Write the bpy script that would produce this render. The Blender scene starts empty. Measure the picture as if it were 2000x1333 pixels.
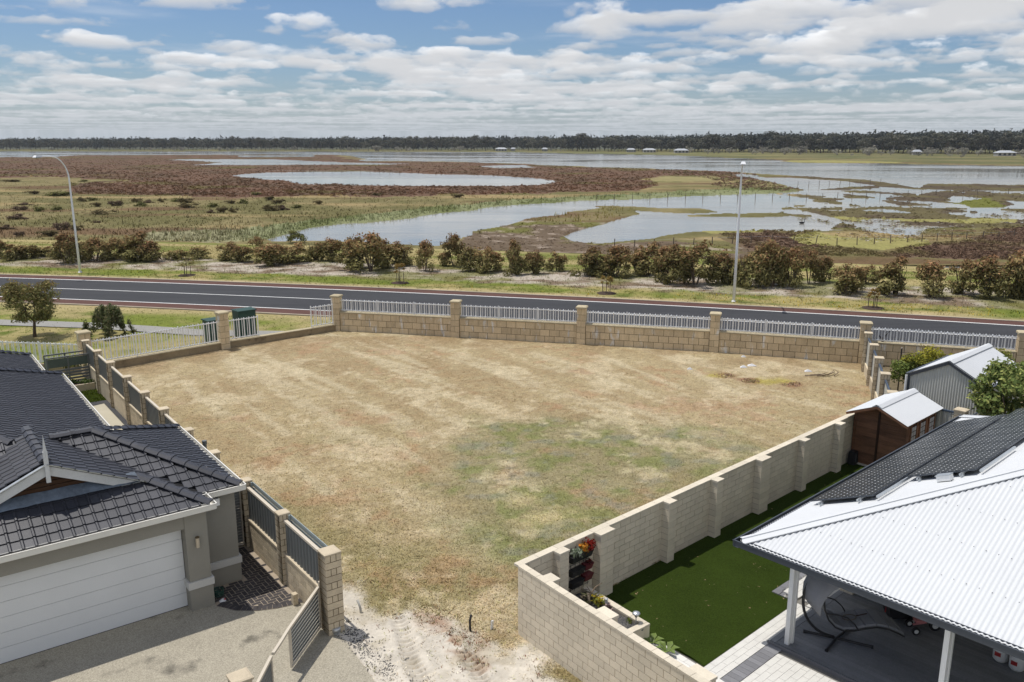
import bpy, math, random
import numpy as np
from mathutils import Vector, Matrix

random.seed(7)
RNG = np.random.default_rng(11)
R = math.radians
scene = bpy.context.scene

# ------------------------------------------------------------------ camera
CAM_H = 11.0
FPX, HORIZON = 1650.0, 278.0                       # focal length in photo pixels, horizon row
PITCH = math.atan((666.5 - HORIZON) / FPX)
cam_d = bpy.data.cameras.new('camera')
cam_d.sensor_width = 36.0
cam_d.lens = 36.0 * FPX / 2000.0
cam_d.clip_start, cam_d.clip_end = 0.5, 30000.0
cam = bpy.data.objects.new('camera', cam_d)
scene.collection.objects.link(cam)
cam.location = (0, 0, CAM_H)
cam.rotation_euler = (R(90) - PITCH, 0, 0)
scene.camera = cam

# ------------------------------------------------------------------ sun, exposure
SHADOW = Vector((0.31, -0.14, -1.0))               # shadow run per metre of height
sun_d = bpy.data.lights.new('sun', 'SUN')
sun_d.energy = 3.6
sun_d.angle = R(0.53)
sun_d.color = (1.0, 0.955, 0.89)
sun = bpy.data.objects.new('sun', sun_d)
scene.collection.objects.link(sun)
sun.rotation_euler = SHADOW.to_track_quat('-Z', 'Y').to_euler()
vs = scene.view_settings
vs.view_transform, vs.look, vs.gamma, vs.exposure = 'Standard', 'None', 1.0, 0.0
vs.use_curve_mapping = False
scene.cycles.max_bounces = 5
scene.cycles.diffuse_bounces = 2
scene.cycles.glossy_bounces = 2
scene.cycles.transparent_max_bounces = 6

# ------------------------------------------------------------------ node helpers
class NT:
    """tiny wrapper for building node trees"""
    def __init__(self, tree):
        self.t = tree; self.n = tree.nodes; self.l = tree.links
    def new(self, kind, **kw):
        nd = self.n.new(kind)
        for k, v in kw.items(): setattr(nd, k, v)
        return nd
    def put(self, sock, v):
        if v is None: return
        if hasattr(v, 'is_output'): self.l.new(v, sock)
        else: sock.default_value = v
    def math(self, op, a, b=None, c=None, clamp=False):
        nd = self.new('ShaderNodeMath', operation=op); nd.use_clamp = clamp
        for i, v in enumerate((a, b, c)): self.put(nd.inputs[i], v) if v is not None else None
        return nd.outputs[0]
    def vmath(self, op, a, b=None, scale=None):
        nd = self.new('ShaderNodeVectorMath', operation=op)
        self.put(nd.inputs[0], a)
        if b is not None: self.put(nd.inputs[1], b)
        if scale is not None: self.put(nd.inputs['Scale'], scale)
        return nd.outputs['Value'] if op in ('LENGTH', 'DOT_PRODUCT') else nd.outputs[0]
    def mix(self, f, a, b, mode='MIX'):
        nd = self.new('ShaderNodeMix', data_type='RGBA', blend_type=mode)
        self.put(nd.inputs[0], f); self.put(nd.inputs[6], a); self.put(nd.inputs[7], b)
        return nd.outputs[2]
    def noise(self, vec, scale, detail=4, rough=0.55, dist=0.0):
        nd = self.new('ShaderNodeTexNoise')
        self.put(nd.inputs['Vector'], vec); self.put(nd.inputs['Scale'], scale)
        self.put(nd.inputs['Detail'], detail); self.put(nd.inputs['Roughness'], rough)
        self.put(nd.inputs['Distortion'], dist)
        return nd.outputs[0]
    def ramp(self, v, lo, hi, a=0.0, b=1.0, smooth=True):
        nd = self.new('ShaderNodeMapRange')
        nd.interpolation_type = 'SMOOTHSTEP' if smooth else 'LINEAR'
        self.put(nd.inputs['Value'], v); self.put(nd.inputs['From Min'], lo); self.put(nd.inputs['From Max'], hi)
        self.put(nd.inputs['To Min'], a); self.put(nd.inputs['To Max'], b)
        return nd.outputs[0]

# ------------------------------------------------------------------ world: sky with a cumulus deck
world = bpy.data.worlds.new('World'); scene.world = world; world.use_nodes = True
W = NT(world.node_tree); W.n.clear()
sky = W.new('ShaderNodeTexSky', sky_type='NISHITA')
sky.sun_disc = False
sky.sun_elevation = math.atan2(1.0, math.hypot(SHADOW.x, SHADOW.y))
sky.sun_rotation = math.atan2(-SHADOW.x, -SHADOW.y)
sky.air_density, sky.dust_density, sky.ozone_density = 1.0, 0.6, 1.6
SKY_K = 0.085
skyc = W.vmath('SCALE', sky.outputs[0], scale=SKY_K)
tc = W.new('ShaderNodeTexCoord')
dirv = W.vmath('NORMALIZE', tc.outputs['Generated'])
sep = W.new('ShaderNodeSeparateXYZ'); W.l.new(dirv, sep.inputs[0])
dz = W.math('MAXIMUM', sep.outputs[2], 0.012)
inv = W.math('DIVIDE', 1.0, dz)
flat = W.vmath('MULTIPLY', dirv, (1, 1, 0))
plane = W.vmath('SCALE', flat, scale=inv)          # hit point on a deck one unit up
trans = None; acc = None
LAY = 8
wn = W.new('ShaderNodeTexWhiteNoise', noise_dimensions='3D'); W.l.new(W.vmath('SCALE', dirv, scale=9173.0), wn.inputs['Vector'])
rnd = wn.outputs['Value']                          # each ray samples the deck at its own depth, so no layer edges show
big = W.math('MULTIPLY', W.math('SUBTRACT', W.noise(W.vmath('ADD', plane, (8.4, 2.2, 0.0)), 0.16, 2.0, 0.5), 0.5), 0.55)
sunv = (-SHADOW).normalized()
glow = W.math('MAXIMUM', W.vmath('DOT_PRODUCT', dirv, (sunv.x, sunv.y, sunv.z)), 0.0)
lit = W.math('ADD', 1.0, W.math('MULTIPLY', W.math('POWER', glow, 3.0), 0.9))   # cloud is brighter towards the sun
for i in range(LAY):
    fr = W.math('DIVIDE', W.math('ADD', rnd, float(i)), float(LAY))
    hgt = W.math('ADD', 1.0, W.math('MULTIPLY', fr, 0.24))
    p = W.vmath('ADD', W.vmath('SCALE', plane, scale=hgt), (14.6, 2.7, 0.0))
    cz = W.new('ShaderNodeCombineXYZ'); W.l.new(W.math('MULTIPLY', fr, 0.55), cz.inputs[2])
    p = W.vmath('ADD', p, cz.outputs[0])
    n = W.noise(p, 1.12, 5.0, 0.57, 0.0)
    d = W.math('ADD', n, big)
    th = W.math('ADD', 0.503, W.math('MULTIPLY', W.math('POWER', fr, 1.6), 0.21))
    a = W.ramp(W.math('SUBTRACT', d, th), 0.0, 0.026)
    a = W.math('MULTIPLY', a, W.math('ADD', 0.50, W.math('MULTIPLY', fr, 0.45)))
    g = W.math('ADD', 0.55, W.math('MULTIPLY', W.math('POWER', fr, 0.75), 0.60))
    w_ = W.math('MULTIPLY', W.math('MULTIPLY', g, a), lit)
    if trans is None:
        acc = W.vmath('SCALE', (0.975, 0.995, 1.035), scale=w_)
        trans = W.math('SUBTRACT', 1.0, a)
    else:
        acc = W.vmath('ADD', acc, W.vmath('SCALE', (0.985, 0.995, 1.015), scale=W.math('MULTIPLY', w_, trans)))
        trans = W.math('MULTIPLY', trans, W.math('SUBTRACT', 1.0, a))
# thin high veil between the cumulus
veil = W.ramp(W.noise(W.vmath('ADD', plane, (31.0, 5.0, 0.0)), 0.42, 4.5, 0.62, 0.0), 0.50, 0.78, 0.0, 0.38)
skyt = W.vmath('MULTIPLY', skyc, (0.74, 0.87, 1.08))
skyv = W.mix(veil, skyt, (0.74, 0.78, 0.83, 1))
total = W.vmath('ADD', acc, W.vmath('SCALE', skyv, scale=trans))
hz = W.math('POWER', W.math('SUBTRACT', 1.0, W.ramp(sep.outputs[2], 0.0, 0.10, smooth=False)), 2.2)
total = W.mix(W.math('MULTIPLY', hz, 0.92), total, (0.47, 0.525, 0.585, 1))
bg = W.new('ShaderNodeBackground'); W.l.new(total, bg.inputs[0]); bg.inputs[1].default_value = 1.0
out = W.new('ShaderNodeOutputWorld'); W.l.new(bg.outputs[0], out.inputs[0])
world.cycles.sampling_method = 'MANUAL'
world.cycles.sample_map_resolution = 512

# ------------------------------------------------------------------ survey: ground point seen at a photo pixel
CT, ST = math.cos(PITCH), math.sin(PITCH)
def G(u, v, z=0.0):
    dx, dy = (u - 1000.0) / FPX, -(v - 666.5) / FPX
    d = (dx, CT + ST * dy, -ST + CT * dy)
    t = (z - CAM_H) / d[2]
    return Vector((d[0] * t, d[1] * t, z))
def Gn(u, v, z=0.0):
    dx, dy = (u - 1000.0) / FPX, -(v - 666.5) / FPX
    t = (z - CAM_H) / (-ST + CT * dy)
    return dx * t, (CT + ST * dy) * t
def toPx(x, y, z):
    c = y * CT - (z - CAM_H) * ST
    up = y * ST + (z - CAM_H) * CT
    return 1000 + FPX * x / c, 666.5 - FPX * up / c
# the two building grids of the place
def ax(deg): return Vector((math.cos(R(deg)), math.sin(R(deg)), 0))
A, B = ax(127), ax(37)                              # left house: A away from camera, B to the right
LO = Vector((-6.79, 19.71, 0))
def LF(x, y, z=0.0): return LO + B * x + A * y + Vector((0, 0, z))
P, Q = ax(42.6), ax(-47.4)                          # right house
RO = Vector((5.09, 17.23, 0))
def RF(p, q, z=0.0): return RO + P * p + Q * q + Vector((0, 0, z))
Z = Vector((0, 0, 1))

# ------------------------------------------------------------------ numpy noise
def vnoise(x, y, seed=0):
    xi = np.floor(x).astype(np.int64); yi = np.floor(y).astype(np.int64)
    fx, fy = x - xi, y - yi
    fx = fx * fx * (3 - 2 * fx); fy = fy * fy * (3 - 2 * fy)
    def h(a, b):
        n = (a * 374761393 + b * 668265263 + seed * 974634721) & 0x7fffffff
        n = ((n ^ (n >> 13)) * 1274126177) & 0x7fffffff
        n = (n ^ (n >> 16)) & 0xffff
        return n / 65535.0
    return (h(xi, yi) * (1 - fx) + h(xi + 1, yi) * fx) * (1 - fy) + (h(xi, yi + 1) * (1 - fx) + h(xi + 1, yi + 1) * fx) * fy
def fbm(x, y, seed=0, o=4, g=0.5):
    s = 0; a = 1; t = 0
    for i in range(o):
        s = s + a * vnoise(x * 2 ** i + 17.3 * i, y * 2 ** i - 9.1 * i, seed + i); t += a; a *= g
    return s / t
def sstep(a, b, x):
    t = np.clip((x - a) / (b - a), 0, 1); return t * t * (3 - 2 * t)
def inpoly(x, y, poly):
    x = np.asarray(x); y = np.asarray(y); r = np.zeros(x.shape, bool); n = len(poly)
    for i in range(n):
        x0, y0 = poly[i]; x1, y1 = poly[(i + 1) % n]
        if y0 == y1: continue
        c = ((y0 > y) != (y1 > y)) & (x < (x1 - x0) * (y - y0) / (y1 - y0) + x0)
        r ^= c
    return r
def T(r, g, b, k=1.5):
    """base colour that a surface needs to show this display colour in full sun"""
    f = lambda c: ((c / 255 + 0.055) / 1.055) ** 2.4 if c > 10 else c / 255 / 12.92
    return (f(r) / k, f(g) / k, f(b) / k)

# ------------------------------------------------------------------ materials
MATS = {}
def pmat(name, col, rough=0.8, var=0.12, scale=3.0, fine=0.08, fscale=60.0, bump=0.0, bscale=80.0, objvar=0.0,
         metal=0.0, spec=0.3, col2=None, c2lo=0.5, c2hi=0.7, c2scale=1.5, attr=False, stretch=None, bdist=0.02):
    m = bpy.data.materials.new(name); m.use_nodes = True
    t = NT(m.node_tree); t.n.clear()
    bs = t.new('ShaderNodeBsdfPrincipled'); o = t.new('ShaderNodeOutputMaterial'); t.l.new(bs.outputs[0], o.inputs[0])
    pos = t.new('ShaderNodeNewGeometry').outputs['Position']
    if stretch: pos = t.vmath('MULTIPLY', pos, stretch)
    if attr:
        at = t.new('ShaderNodeAttribute'); at.attribute_name = 'Col'; base = at.outputs['Color']
    else:
        base = (*col, 1.0)
    if col2 is not None:
        base = t.mix(t.ramp(t.noise(pos, c2scale, 5, 0.6), c2lo, c2hi), base, (*col2, 1.0))
    f = t.math('ADD', t.math('MULTIPLY', t.math('SUBTRACT', t.noise(pos, scale, 4, 0.6), 0.5), 4 * var),
               t.math('MULTIPLY', t.math('SUBTRACT', t.noise(pos, fscale, 3, 0.6), 0.5), 4 * fine))
    if attr: f = t.math('MULTIPLY', f, at.outputs['Alpha'])
    if objvar:
        oi = t.new('ShaderNodeObjectInfo')
        f = t.math('ADD', f, t.math('MULTIPLY', t.math('SUBTRACT', oi.outputs['Random'], 0.5), 2 * objvar))
    f = t.math('MAXIMUM', t.math('ADD', f, 1.0), 0.05)
    if hasattr(base, 'is_output'): c = t.vmath('SCALE', base, scale=f)
    else: c = t.vmath('SCALE', base[:3], scale=f)
    t.l.new(c, bs.inputs['Base Color'])
    bs.inputs['Roughness'].default_value = rough
    bs.inputs['Metallic'].default_value = metal
    bs.inputs['Specular IOR Level'].default_value = spec
    if bump:
        b = t.new('ShaderNodeBump'); b.inputs['Strength'].default_value = bump; b.inputs['Distance'].default_value = bdist
        if attr: t.l.new(t.math('MULTIPLY', at.outputs['Alpha'], bump), b.inputs['Strength'])
        t.l.new(t.noise(pos, bscale, 4, 0.6), b.inputs['Height']); t.l.new(b.outputs[0], bs.inputs['Normal'])
    MATS[name] = m
    return m
def leafmat(name, objvar=0.25, trans=0.25):
    m = bpy.data.materials.new(name); m.use_nodes = True
    t = NT(m.node_tree); t.n.clear()
    at = t.new('ShaderNodeAttribute'); at.attribute_name = 'Col'
    oi = t.new('ShaderNodeObjectInfo')
    pos = t.new('ShaderNodeNewGeometry').outputs['Position']
    f = t.math('ADD', 1.0 - objvar, t.math('MULTIPLY', oi.outputs['Random'], 2 * objvar))
    f = t.math('MULTIPLY', f, t.math('ADD', 0.6, t.math('MULTIPLY', t.noise(pos, 1.3, 3, 0.6), 0.8)))
    c = t.vmath('SCALE', at.outputs['Color'], scale=f)
    d = t.new('ShaderNodeBsdfDiffuse'); t.l.new(c, d.inputs[0])
    tr = t.new('ShaderNodeBsdfTranslucent'); t.l.new(c, tr.inputs[0])
    mx = t.new('ShaderNodeMixShader'); mx.inputs[0].default_value = trans
    t.l.new(d.outputs[0], mx.inputs[1]); t.l.new(tr.outputs[0], mx.inputs[2])
    o = t.new('ShaderNodeOutputMaterial'); t.l.new(mx.outputs[0], o.inputs[0])
    MATS[name] = m
    return m

pmat('ground_attr', (0.2, 0.2, 0.2), 0.95, 0.16, 4.5, 0.34, 16, 0.8, 26, attr=True, spec=0.05)
pmat('verge_attr', (0.2, 0.2, 0.2), 0.95, 0.16, 0.9, 0.25, 9, 0.5, 14, attr=True, spec=0.05)
pmat('wet_attr', (0.2, 0.2, 0.2), 0.95, 0.14, 0.5, 0.28, 3.2, 0.6, 3.0, attr=True, spec=0.05, bdist=0.2)
pmat('tuft_attr', (0.2, 0.2, 0.2), 0.9, 0.1, 1.0, 0.1, 20, attr=True, spec=0.05)
pmat('limestone', (0.62, 0.50, 0.33), 0.95, 0.14, 2.5, 0.14, 30, 0.5, 40, objvar=0.13, spec=0.1,
     col2=(0.74, 0.72, 0.68), c2lo=0.57, c2hi=0.68, c2scale=2.6, stretch=(1, 1, 0.3))
pmat('limestone_cap', T(214, 200, 168), 0.95, 0.12, 3, 0.12, 30, 0.3, 40, objvar=0.08, spec=0.1)
pmat('mortar_tan', T(120, 104, 80), 0.95, 0.1, 3, 0.1, 30, spec=0.1)
pmat('cream_block', (0.70, 0.62, 0.485), 0.95, 0.07, 1.5, 0.10, 45, 0.3, 60, objvar=0.06, spec=0.1)
pmat('cream_cap', (0.62, 0.555, 0.44), 0.95, 0.08, 2, 0.08, 30, 0.2, 60, objvar=0.06, spec=0.1)
pmat('mortar_cream', T(188, 160, 120), 0.95, 0.1, 3, 0.1, 30, spec=0.1)
pmat('mortar_grey', T(174, 156, 128), 0.95, 0.1, 3, 0.1, 30, spec=0.1)
pmat('fence_brick', (0.56, 0.475, 0.345), 0.95, 0.12, 4, 0.12, 40, 0.4, 60, objvar=0.12, spec=0.1)
pmat('fence_cap', T(232, 216, 188), 0.95, 0.1, 4, 0.08, 40, objvar=0.05, spec=0.1)
pmat('plinth_concrete', T(178, 160, 130), 0.95, 0.22, 1.4, 0.15, 20, 0.4, 30, spec=0.1, col2=T(120, 105, 84), c2lo=0.55, c2hi=0.75)
pmat('panel_dark', (0.135, 0.145, 0.145), 0.5, 0.04, 2, 0.02, 30, spec=0.4)
pmat('panel_cream', (0.60, 0.60, 0.545), 0.5, 0.04, 2, 0.02, 30, spec=0.4)
pmat('rail_cream', T(238, 226, 205), 0.5, 0.04, 2, 0.02, 30, spec=0.4)
pmat('rail_blue', T(84, 98, 116), 0.45, 0.05, 2, 0.02, 30, spec=0.4)
pmat('slat_greyblue', T(172, 184, 184), 0.4, 0.05, 2, 0.02, 30, spec=0.5)
pmat('white_metal', (0.78, 0.79, 0.80), 0.4, 0.03, 2, 0.02, 30, spec=0.5)
pmat('gutter_cream', (0.72, 0.70, 0.64), 0.4, 0.05, 2, 0.02, 30, spec=0.5)
pmat('bare_metal', (0.55, 0.58, 0.60), 0.35, 0.08, 4, 0.04, 30, metal=0.7, spec=0.5)
pmat('galv', (0.86, 0.87, 0.88), 0.5, 0.05, 2, 0.03, 30, spec=0.4)
pmat('render_taupe', (0.29, 0.275, 0.235), 0.95, 0.05, 1.5, 0.10, 90, 0.25, 120, spec=0.1)
pmat('render_band', (0.55, 0.54, 0.51), 0.9, 0.05, 1.5, 0.06, 60, 0.15, 120, spec=0.1)
pmat('door_white', (0.72, 0.73, 0.73), 0.5, 0.03, 1.0, 0.03, 90, 0.1, 150, spec=0.35)
pmat('roof_tile', T(70, 71, 78), 0.42, 0.14, 0.8, 0.10, 14, 0.1, 60, objvar=0.14, spec=0.5, col2=T(88, 88, 95), c2lo=0.55, c2hi=0.75, c2scale=3.0)
pmat('roof_under', (0.012, 0.012, 0.013), 0.9, 0.05)
pmat('lead', T(120, 132, 146), 0.5, 0.35, 2.5, 0.2, 12, 0.5, 12, spec=0.4)
pmat('gable_timber', (0.075, 0.038, 0.02), 0.7, 0.2, 5, 0.1, 40, stretch=(1, 1, 6), spec=0.2)
pmat('barge_paint', (0.62, 0.62, 0.60), 0.6, 0.1, 2, 0.06, 30, spec=0.3)
pmat('roof_white', (0.60, 0.615, 0.625), 0.6, 0.03, 0.6, 0.02, 20, spec=0.35)
pmat('gutter_slate', T(88, 94, 102), 0.4, 0.05, 2, 0.02, 20, spec=0.5)
pmat('post_white', (0.84, 0.84, 0.82), 0.5, 0.03, 2, 0.02, 20, spec=0.3)
pmat('aggregate', T(194, 186, 167), 0.95, 0.10, 0.9, 0.42, 42, 0.5, 60, spec=0.1, col2=T(112, 108, 98), c2lo=0.56, c2hi=0.76, c2scale=0.9)
pmat('dark_paver', T(84, 80, 80), 0.9, 0.1, 3, 0.12, 40, 0.2, 60, objvar=0.16, spec=0.2)
pmat('sand_joint', T(190, 175, 155), 0.95, 0.1, 3, 0.15, 40, spec=0.1)
pmat('white_paver', (0.66, 0.645, 0.60), 0.9, 0.06, 3, 0.06, 40, 0.1, 60, objvar=0.10, spec=0.2)
pmat('grey_paver', (0.20, 0.20, 0.21), 0.9, 0.06, 3, 0.08, 40, 0.1, 60, objvar=0.15, spec=0.2)
pmat('paver_joint', (0.20, 0.19, 0.17), 0.95, 0.1, 3, 0.1, 40, spec=0.1)
pmat('deck_grey', (0.20, 0.205, 0.215), 0.75, 0.12, 2, 0.12, 30, 0.2, 50, objvar=0.12, spec=0.25, stretch=(1, 1, 1))
pmat('turf', T(60, 76, 27), 0.95, 0.16, 0.8, 0.5, 45, 1.0, 90, spec=0.05)
pmat('concrete_light', T(214, 206, 184), 0.9, 0.06, 1.2, 0.08, 40, spec=0.1)
pmat('gravel_dark', T(92, 92, 94), 0.95, 0.15, 2, 0.6, 45, 1.0, 45, spec=0.15)
pmat('stone_bits', (0.12, 0.115, 0.108), 0.9, 0.3, 8, 0.3, 30, spec=0.2)
pmat('asphalt', T(76, 77, 80), 0.9, 0.16, 0.6, 0.2, 18, 0.3, 40, spec=0.2, stretch=(0.09, 1.5, 1))
pmat('asphalt_red', T(112, 82, 74), 0.9, 0.12, 0.5, 0.2, 18, 0.3, 40, spec=0.15)
pmat('line_paint', (0.72, 0.72, 0.70), 0.7, 0.10, 1.5, 0.12, 12, spec=0.3)
pmat('kerb', T(198, 186, 166), 0.95, 0.15, 1.0, 0.12, 15, spec=0.1)
pmat('path_grey', T(176, 174, 168), 0.95, 0.06, 1.0, 0.1, 20, spec=0.1)
pmat('timber_shed', (0.215, 0.105, 0.058), 0.75, 0.30, 1.6, 0.25, 22, 0.3, 30, objvar=0.22, spec=0.25, stretch=(1, 1, 5))
pmat('timber_dark', (0.05, 0.026, 0.015), 0.75, 0.2, 3, 0.15, 30, spec=0.2)
pmat('pane_curtain', (0.45, 0.45, 0.46), 0.15, 0.15, 4, 0.05, 30, spec=0.6)
pmat('black_plastic', (0.018, 0.018, 0.020), 0.5, 0.1, 5, 0.05, 30, spec=0.4)
pmat('steel_black', (0.02, 0.02, 0.022), 0.4, 0.1, 5, 0.05, 30, spec=0.5)
pmat('fabric_grey', (0.25, 0.255, 0.275), 0.95, 0.08, 4, 0.12, 120, 0.2, 150, spec=0.1)
pmat('kiosk_green', (0.018, 0.06, 0.05), 0.45, 0.08, 2, 0.04, 20, spec=0.4)
pmat('mesh_green', (0.10, 0.125, 0.105), 0.8, 0.15, 3, 0.1, 20, spec=0.2)
pmat('bark', (0.13, 0.10, 0.075), 0.95, 0.25, 4, 0.2, 20, 0.4, 20, spec=0.1)
pmat('bark_pale', (0.30, 0.27, 0.24), 0.95, 0.25, 2, 0.2, 8, spec=0.1)
pmat('stake_wood', (0.16, 0.13, 0.10), 0.9, 0.2, 5, 0.1, 20, spec=0.1)
pmat('mulch', (0.07, 0.05, 0.04), 0.95, 0.2, 6, 0.4, 30, 0.5, 30, spec=0.1)
pmat('pvc_white', (0.72, 0.72, 0.70), 0.45, 0.03, 3, 0.02, 20, spec=0.4)
pmat('pvc_grey', (0.42, 0.41, 0.38), 0.6, 0.08, 3, 0.04, 20, spec=0.3)
pmat('hose_green', (0.02, 0.07, 0.05), 0.5, 0.05, 3, 0.04, 20, spec=0.4)
pmat('red_plastic', (0.35, 0.03, 0.03), 0.4, 0.05, 3, 0.04, 20, spec=0.4)
pmat('pink_plastic', (0.55, 0.20, 0.20), 0.4, 0.05, 3, 0.04, 20, spec=0.4)
pmat('teal_plastic', (0.03, 0.18, 0.17), 0.5, 0.05, 3, 0.04, 20, spec=0.4)
pmat('terracotta_pot', (0.12, 0.025, 0.03), 0.5, 0.1, 3, 0.06, 20, spec=0.3)
pmat('black_bird', (0.012, 0.012, 0.013), 0.7, 0.1, 3, 0.05, 20, spec=0.2)
pmat('beak_red', (0.5, 0.03, 0.02), 0.5, 0.02)
pmat('litter_white', (0.65, 0.65, 0.66), 0.7, 0.1, 8, 0.05, 20, spec=0.2)
pmat('far_roof', (0.42, 0.44, 0.46), 0.6, 0.05, 0.5, 0.02, 5)
pmat('far_wall', (0.42, 0.40, 0.36), 0.9, 0.05, 0.5, 0.02, 5)
pmat('far_glass', (0.04, 0.045, 0.05), 0.2, 0.05)
pmat('forest_floor', (0.06, 0.065, 0.035), 0.95, 0.2, 0.02, 0.2, 0.2)
pmat('driftwood', (0.22, 0.17, 0.12), 0.95, 0.2, 4, 0.1, 20, spec=0.1)
leafmat('leaf', 0.22, 0.25); leafmat('leaf_far', 0.30, 0.12)
# garage lamp, glass
def glassmat():
    m = bpy.data.materials.new('dark_glass'); m.use_nodes = True
    b = m.node_tree.nodes['Principled BSDF']; b.inputs['Base Color'].default_value = (0.03, 0.035, 0.04, 1); b.inputs['Roughness'].default_value = 0.08
    MATS['dark_glass'] = m
glassmat()
def watermat():
    m = bpy.data.materials.new('water'); m.use_nodes = True
    t = NT(m.node_tree); t.n.clear()
    bs = t.new('ShaderNodeBsdfPrincipled'); o = t.new('ShaderNodeOutputMaterial'); t.l.new(bs.outputs[0], o.inputs[0])
    pos = t.new('ShaderNodeNewGeometry').outputs['Position']
    c = t.mix(t.ramp(t.noise(t.vmath('MULTIPLY', pos, (1, 1, 0)), 0.02, 4, 0.6), 0.45, 0.68), (0.26, 0.25, 0.215, 1), (0.31, 0.28, 0.215, 1))
    t.l.new(c, bs.inputs['Base Color'])
    wind = t.ramp(t.noise(t.vmath('MULTIPLY', pos, (0.35, 1, 0)), 0.022, 4, 0.6), 0.38, 0.66)
    t.l.new(t.math('ADD', 0.05, t.math('MULTIPLY', wind, 0.14)), bs.inputs['Roughness'])
    bs.inputs['IOR'].default_value = 1.33
    b = t.new('ShaderNodeBump'); b.inputs['Distance'].default_value = 0.05
    t.l.new(t.math('ADD', 0.06, t.math('MULTIPLY', wind, 0.55)), b.inputs['Strength'])
    h = t.math('ADD', t.noise(t.vmath('MULTIPLY', pos, (0.5, 1.3, 0)), 1.6, 3, 0.6), t.math('MULTIPLY', t.noise(t.vmath('MULTIPLY', pos, (0.3, 1, 0)), 0.25, 3, 0.6), 2.5))
    t.l.new(h, b.inputs['Height']); t.l.new(b.outputs[0], bs.inputs['Normal'])
    MATS['water'] = m
watermat()
def solarmat():
    m = bpy.data.materials.new('solar_cells'); m.use_nodes = True
    t = NT(m.node_tree); t.n.clear()
    bs = t.new('ShaderNodeBsdfPrincipled'); o = t.new('ShaderNodeOutputMaterial'); t.l.new(bs.outputs[0], o.inputs[0])
    ob = t.new('ShaderNodeTexCoord').outputs['Object']
    s = t.new('ShaderNodeSeparateXYZ'); t.l.new(ob, s.inputs[0])
    def cell(v):
        f = t.math('FRACT', t.math('DIVIDE', t.math('ADD', v, 10 * 0.156), 0.156))
        return t.math('MULTIPLY', t.math('SUBTRACT', 0.5, t.math('ABSOLUTE', t.math('SUBTRACT', f, 0.5))), 0.156)   # distance to grid line
    a, b = cell(s.outputs[0]), cell(s.outputs[1])
    diamond = t.math('LESS_THAN', t.math('ADD', a, b), 0.0215)
    line = t.math('LESS_THAN', t.math('MINIMUM', a, b), 0.0016)
    f = t.math('MAXIMUM', diamond, t.math('MULTIPLY', line, 0.10))
    c = t.mix(f, (0.009, 0.010, 0.013, 1), (0.70, 0.71, 0.73, 1))
    t.l.new(c, bs.inputs['Base Color']); bs.inputs['Roughness'].default_value = 0.22
    bs.inputs['Specular IOR Level'].default_value = 0.18
    MATS['solar_cells'] = m
solarmat()

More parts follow.
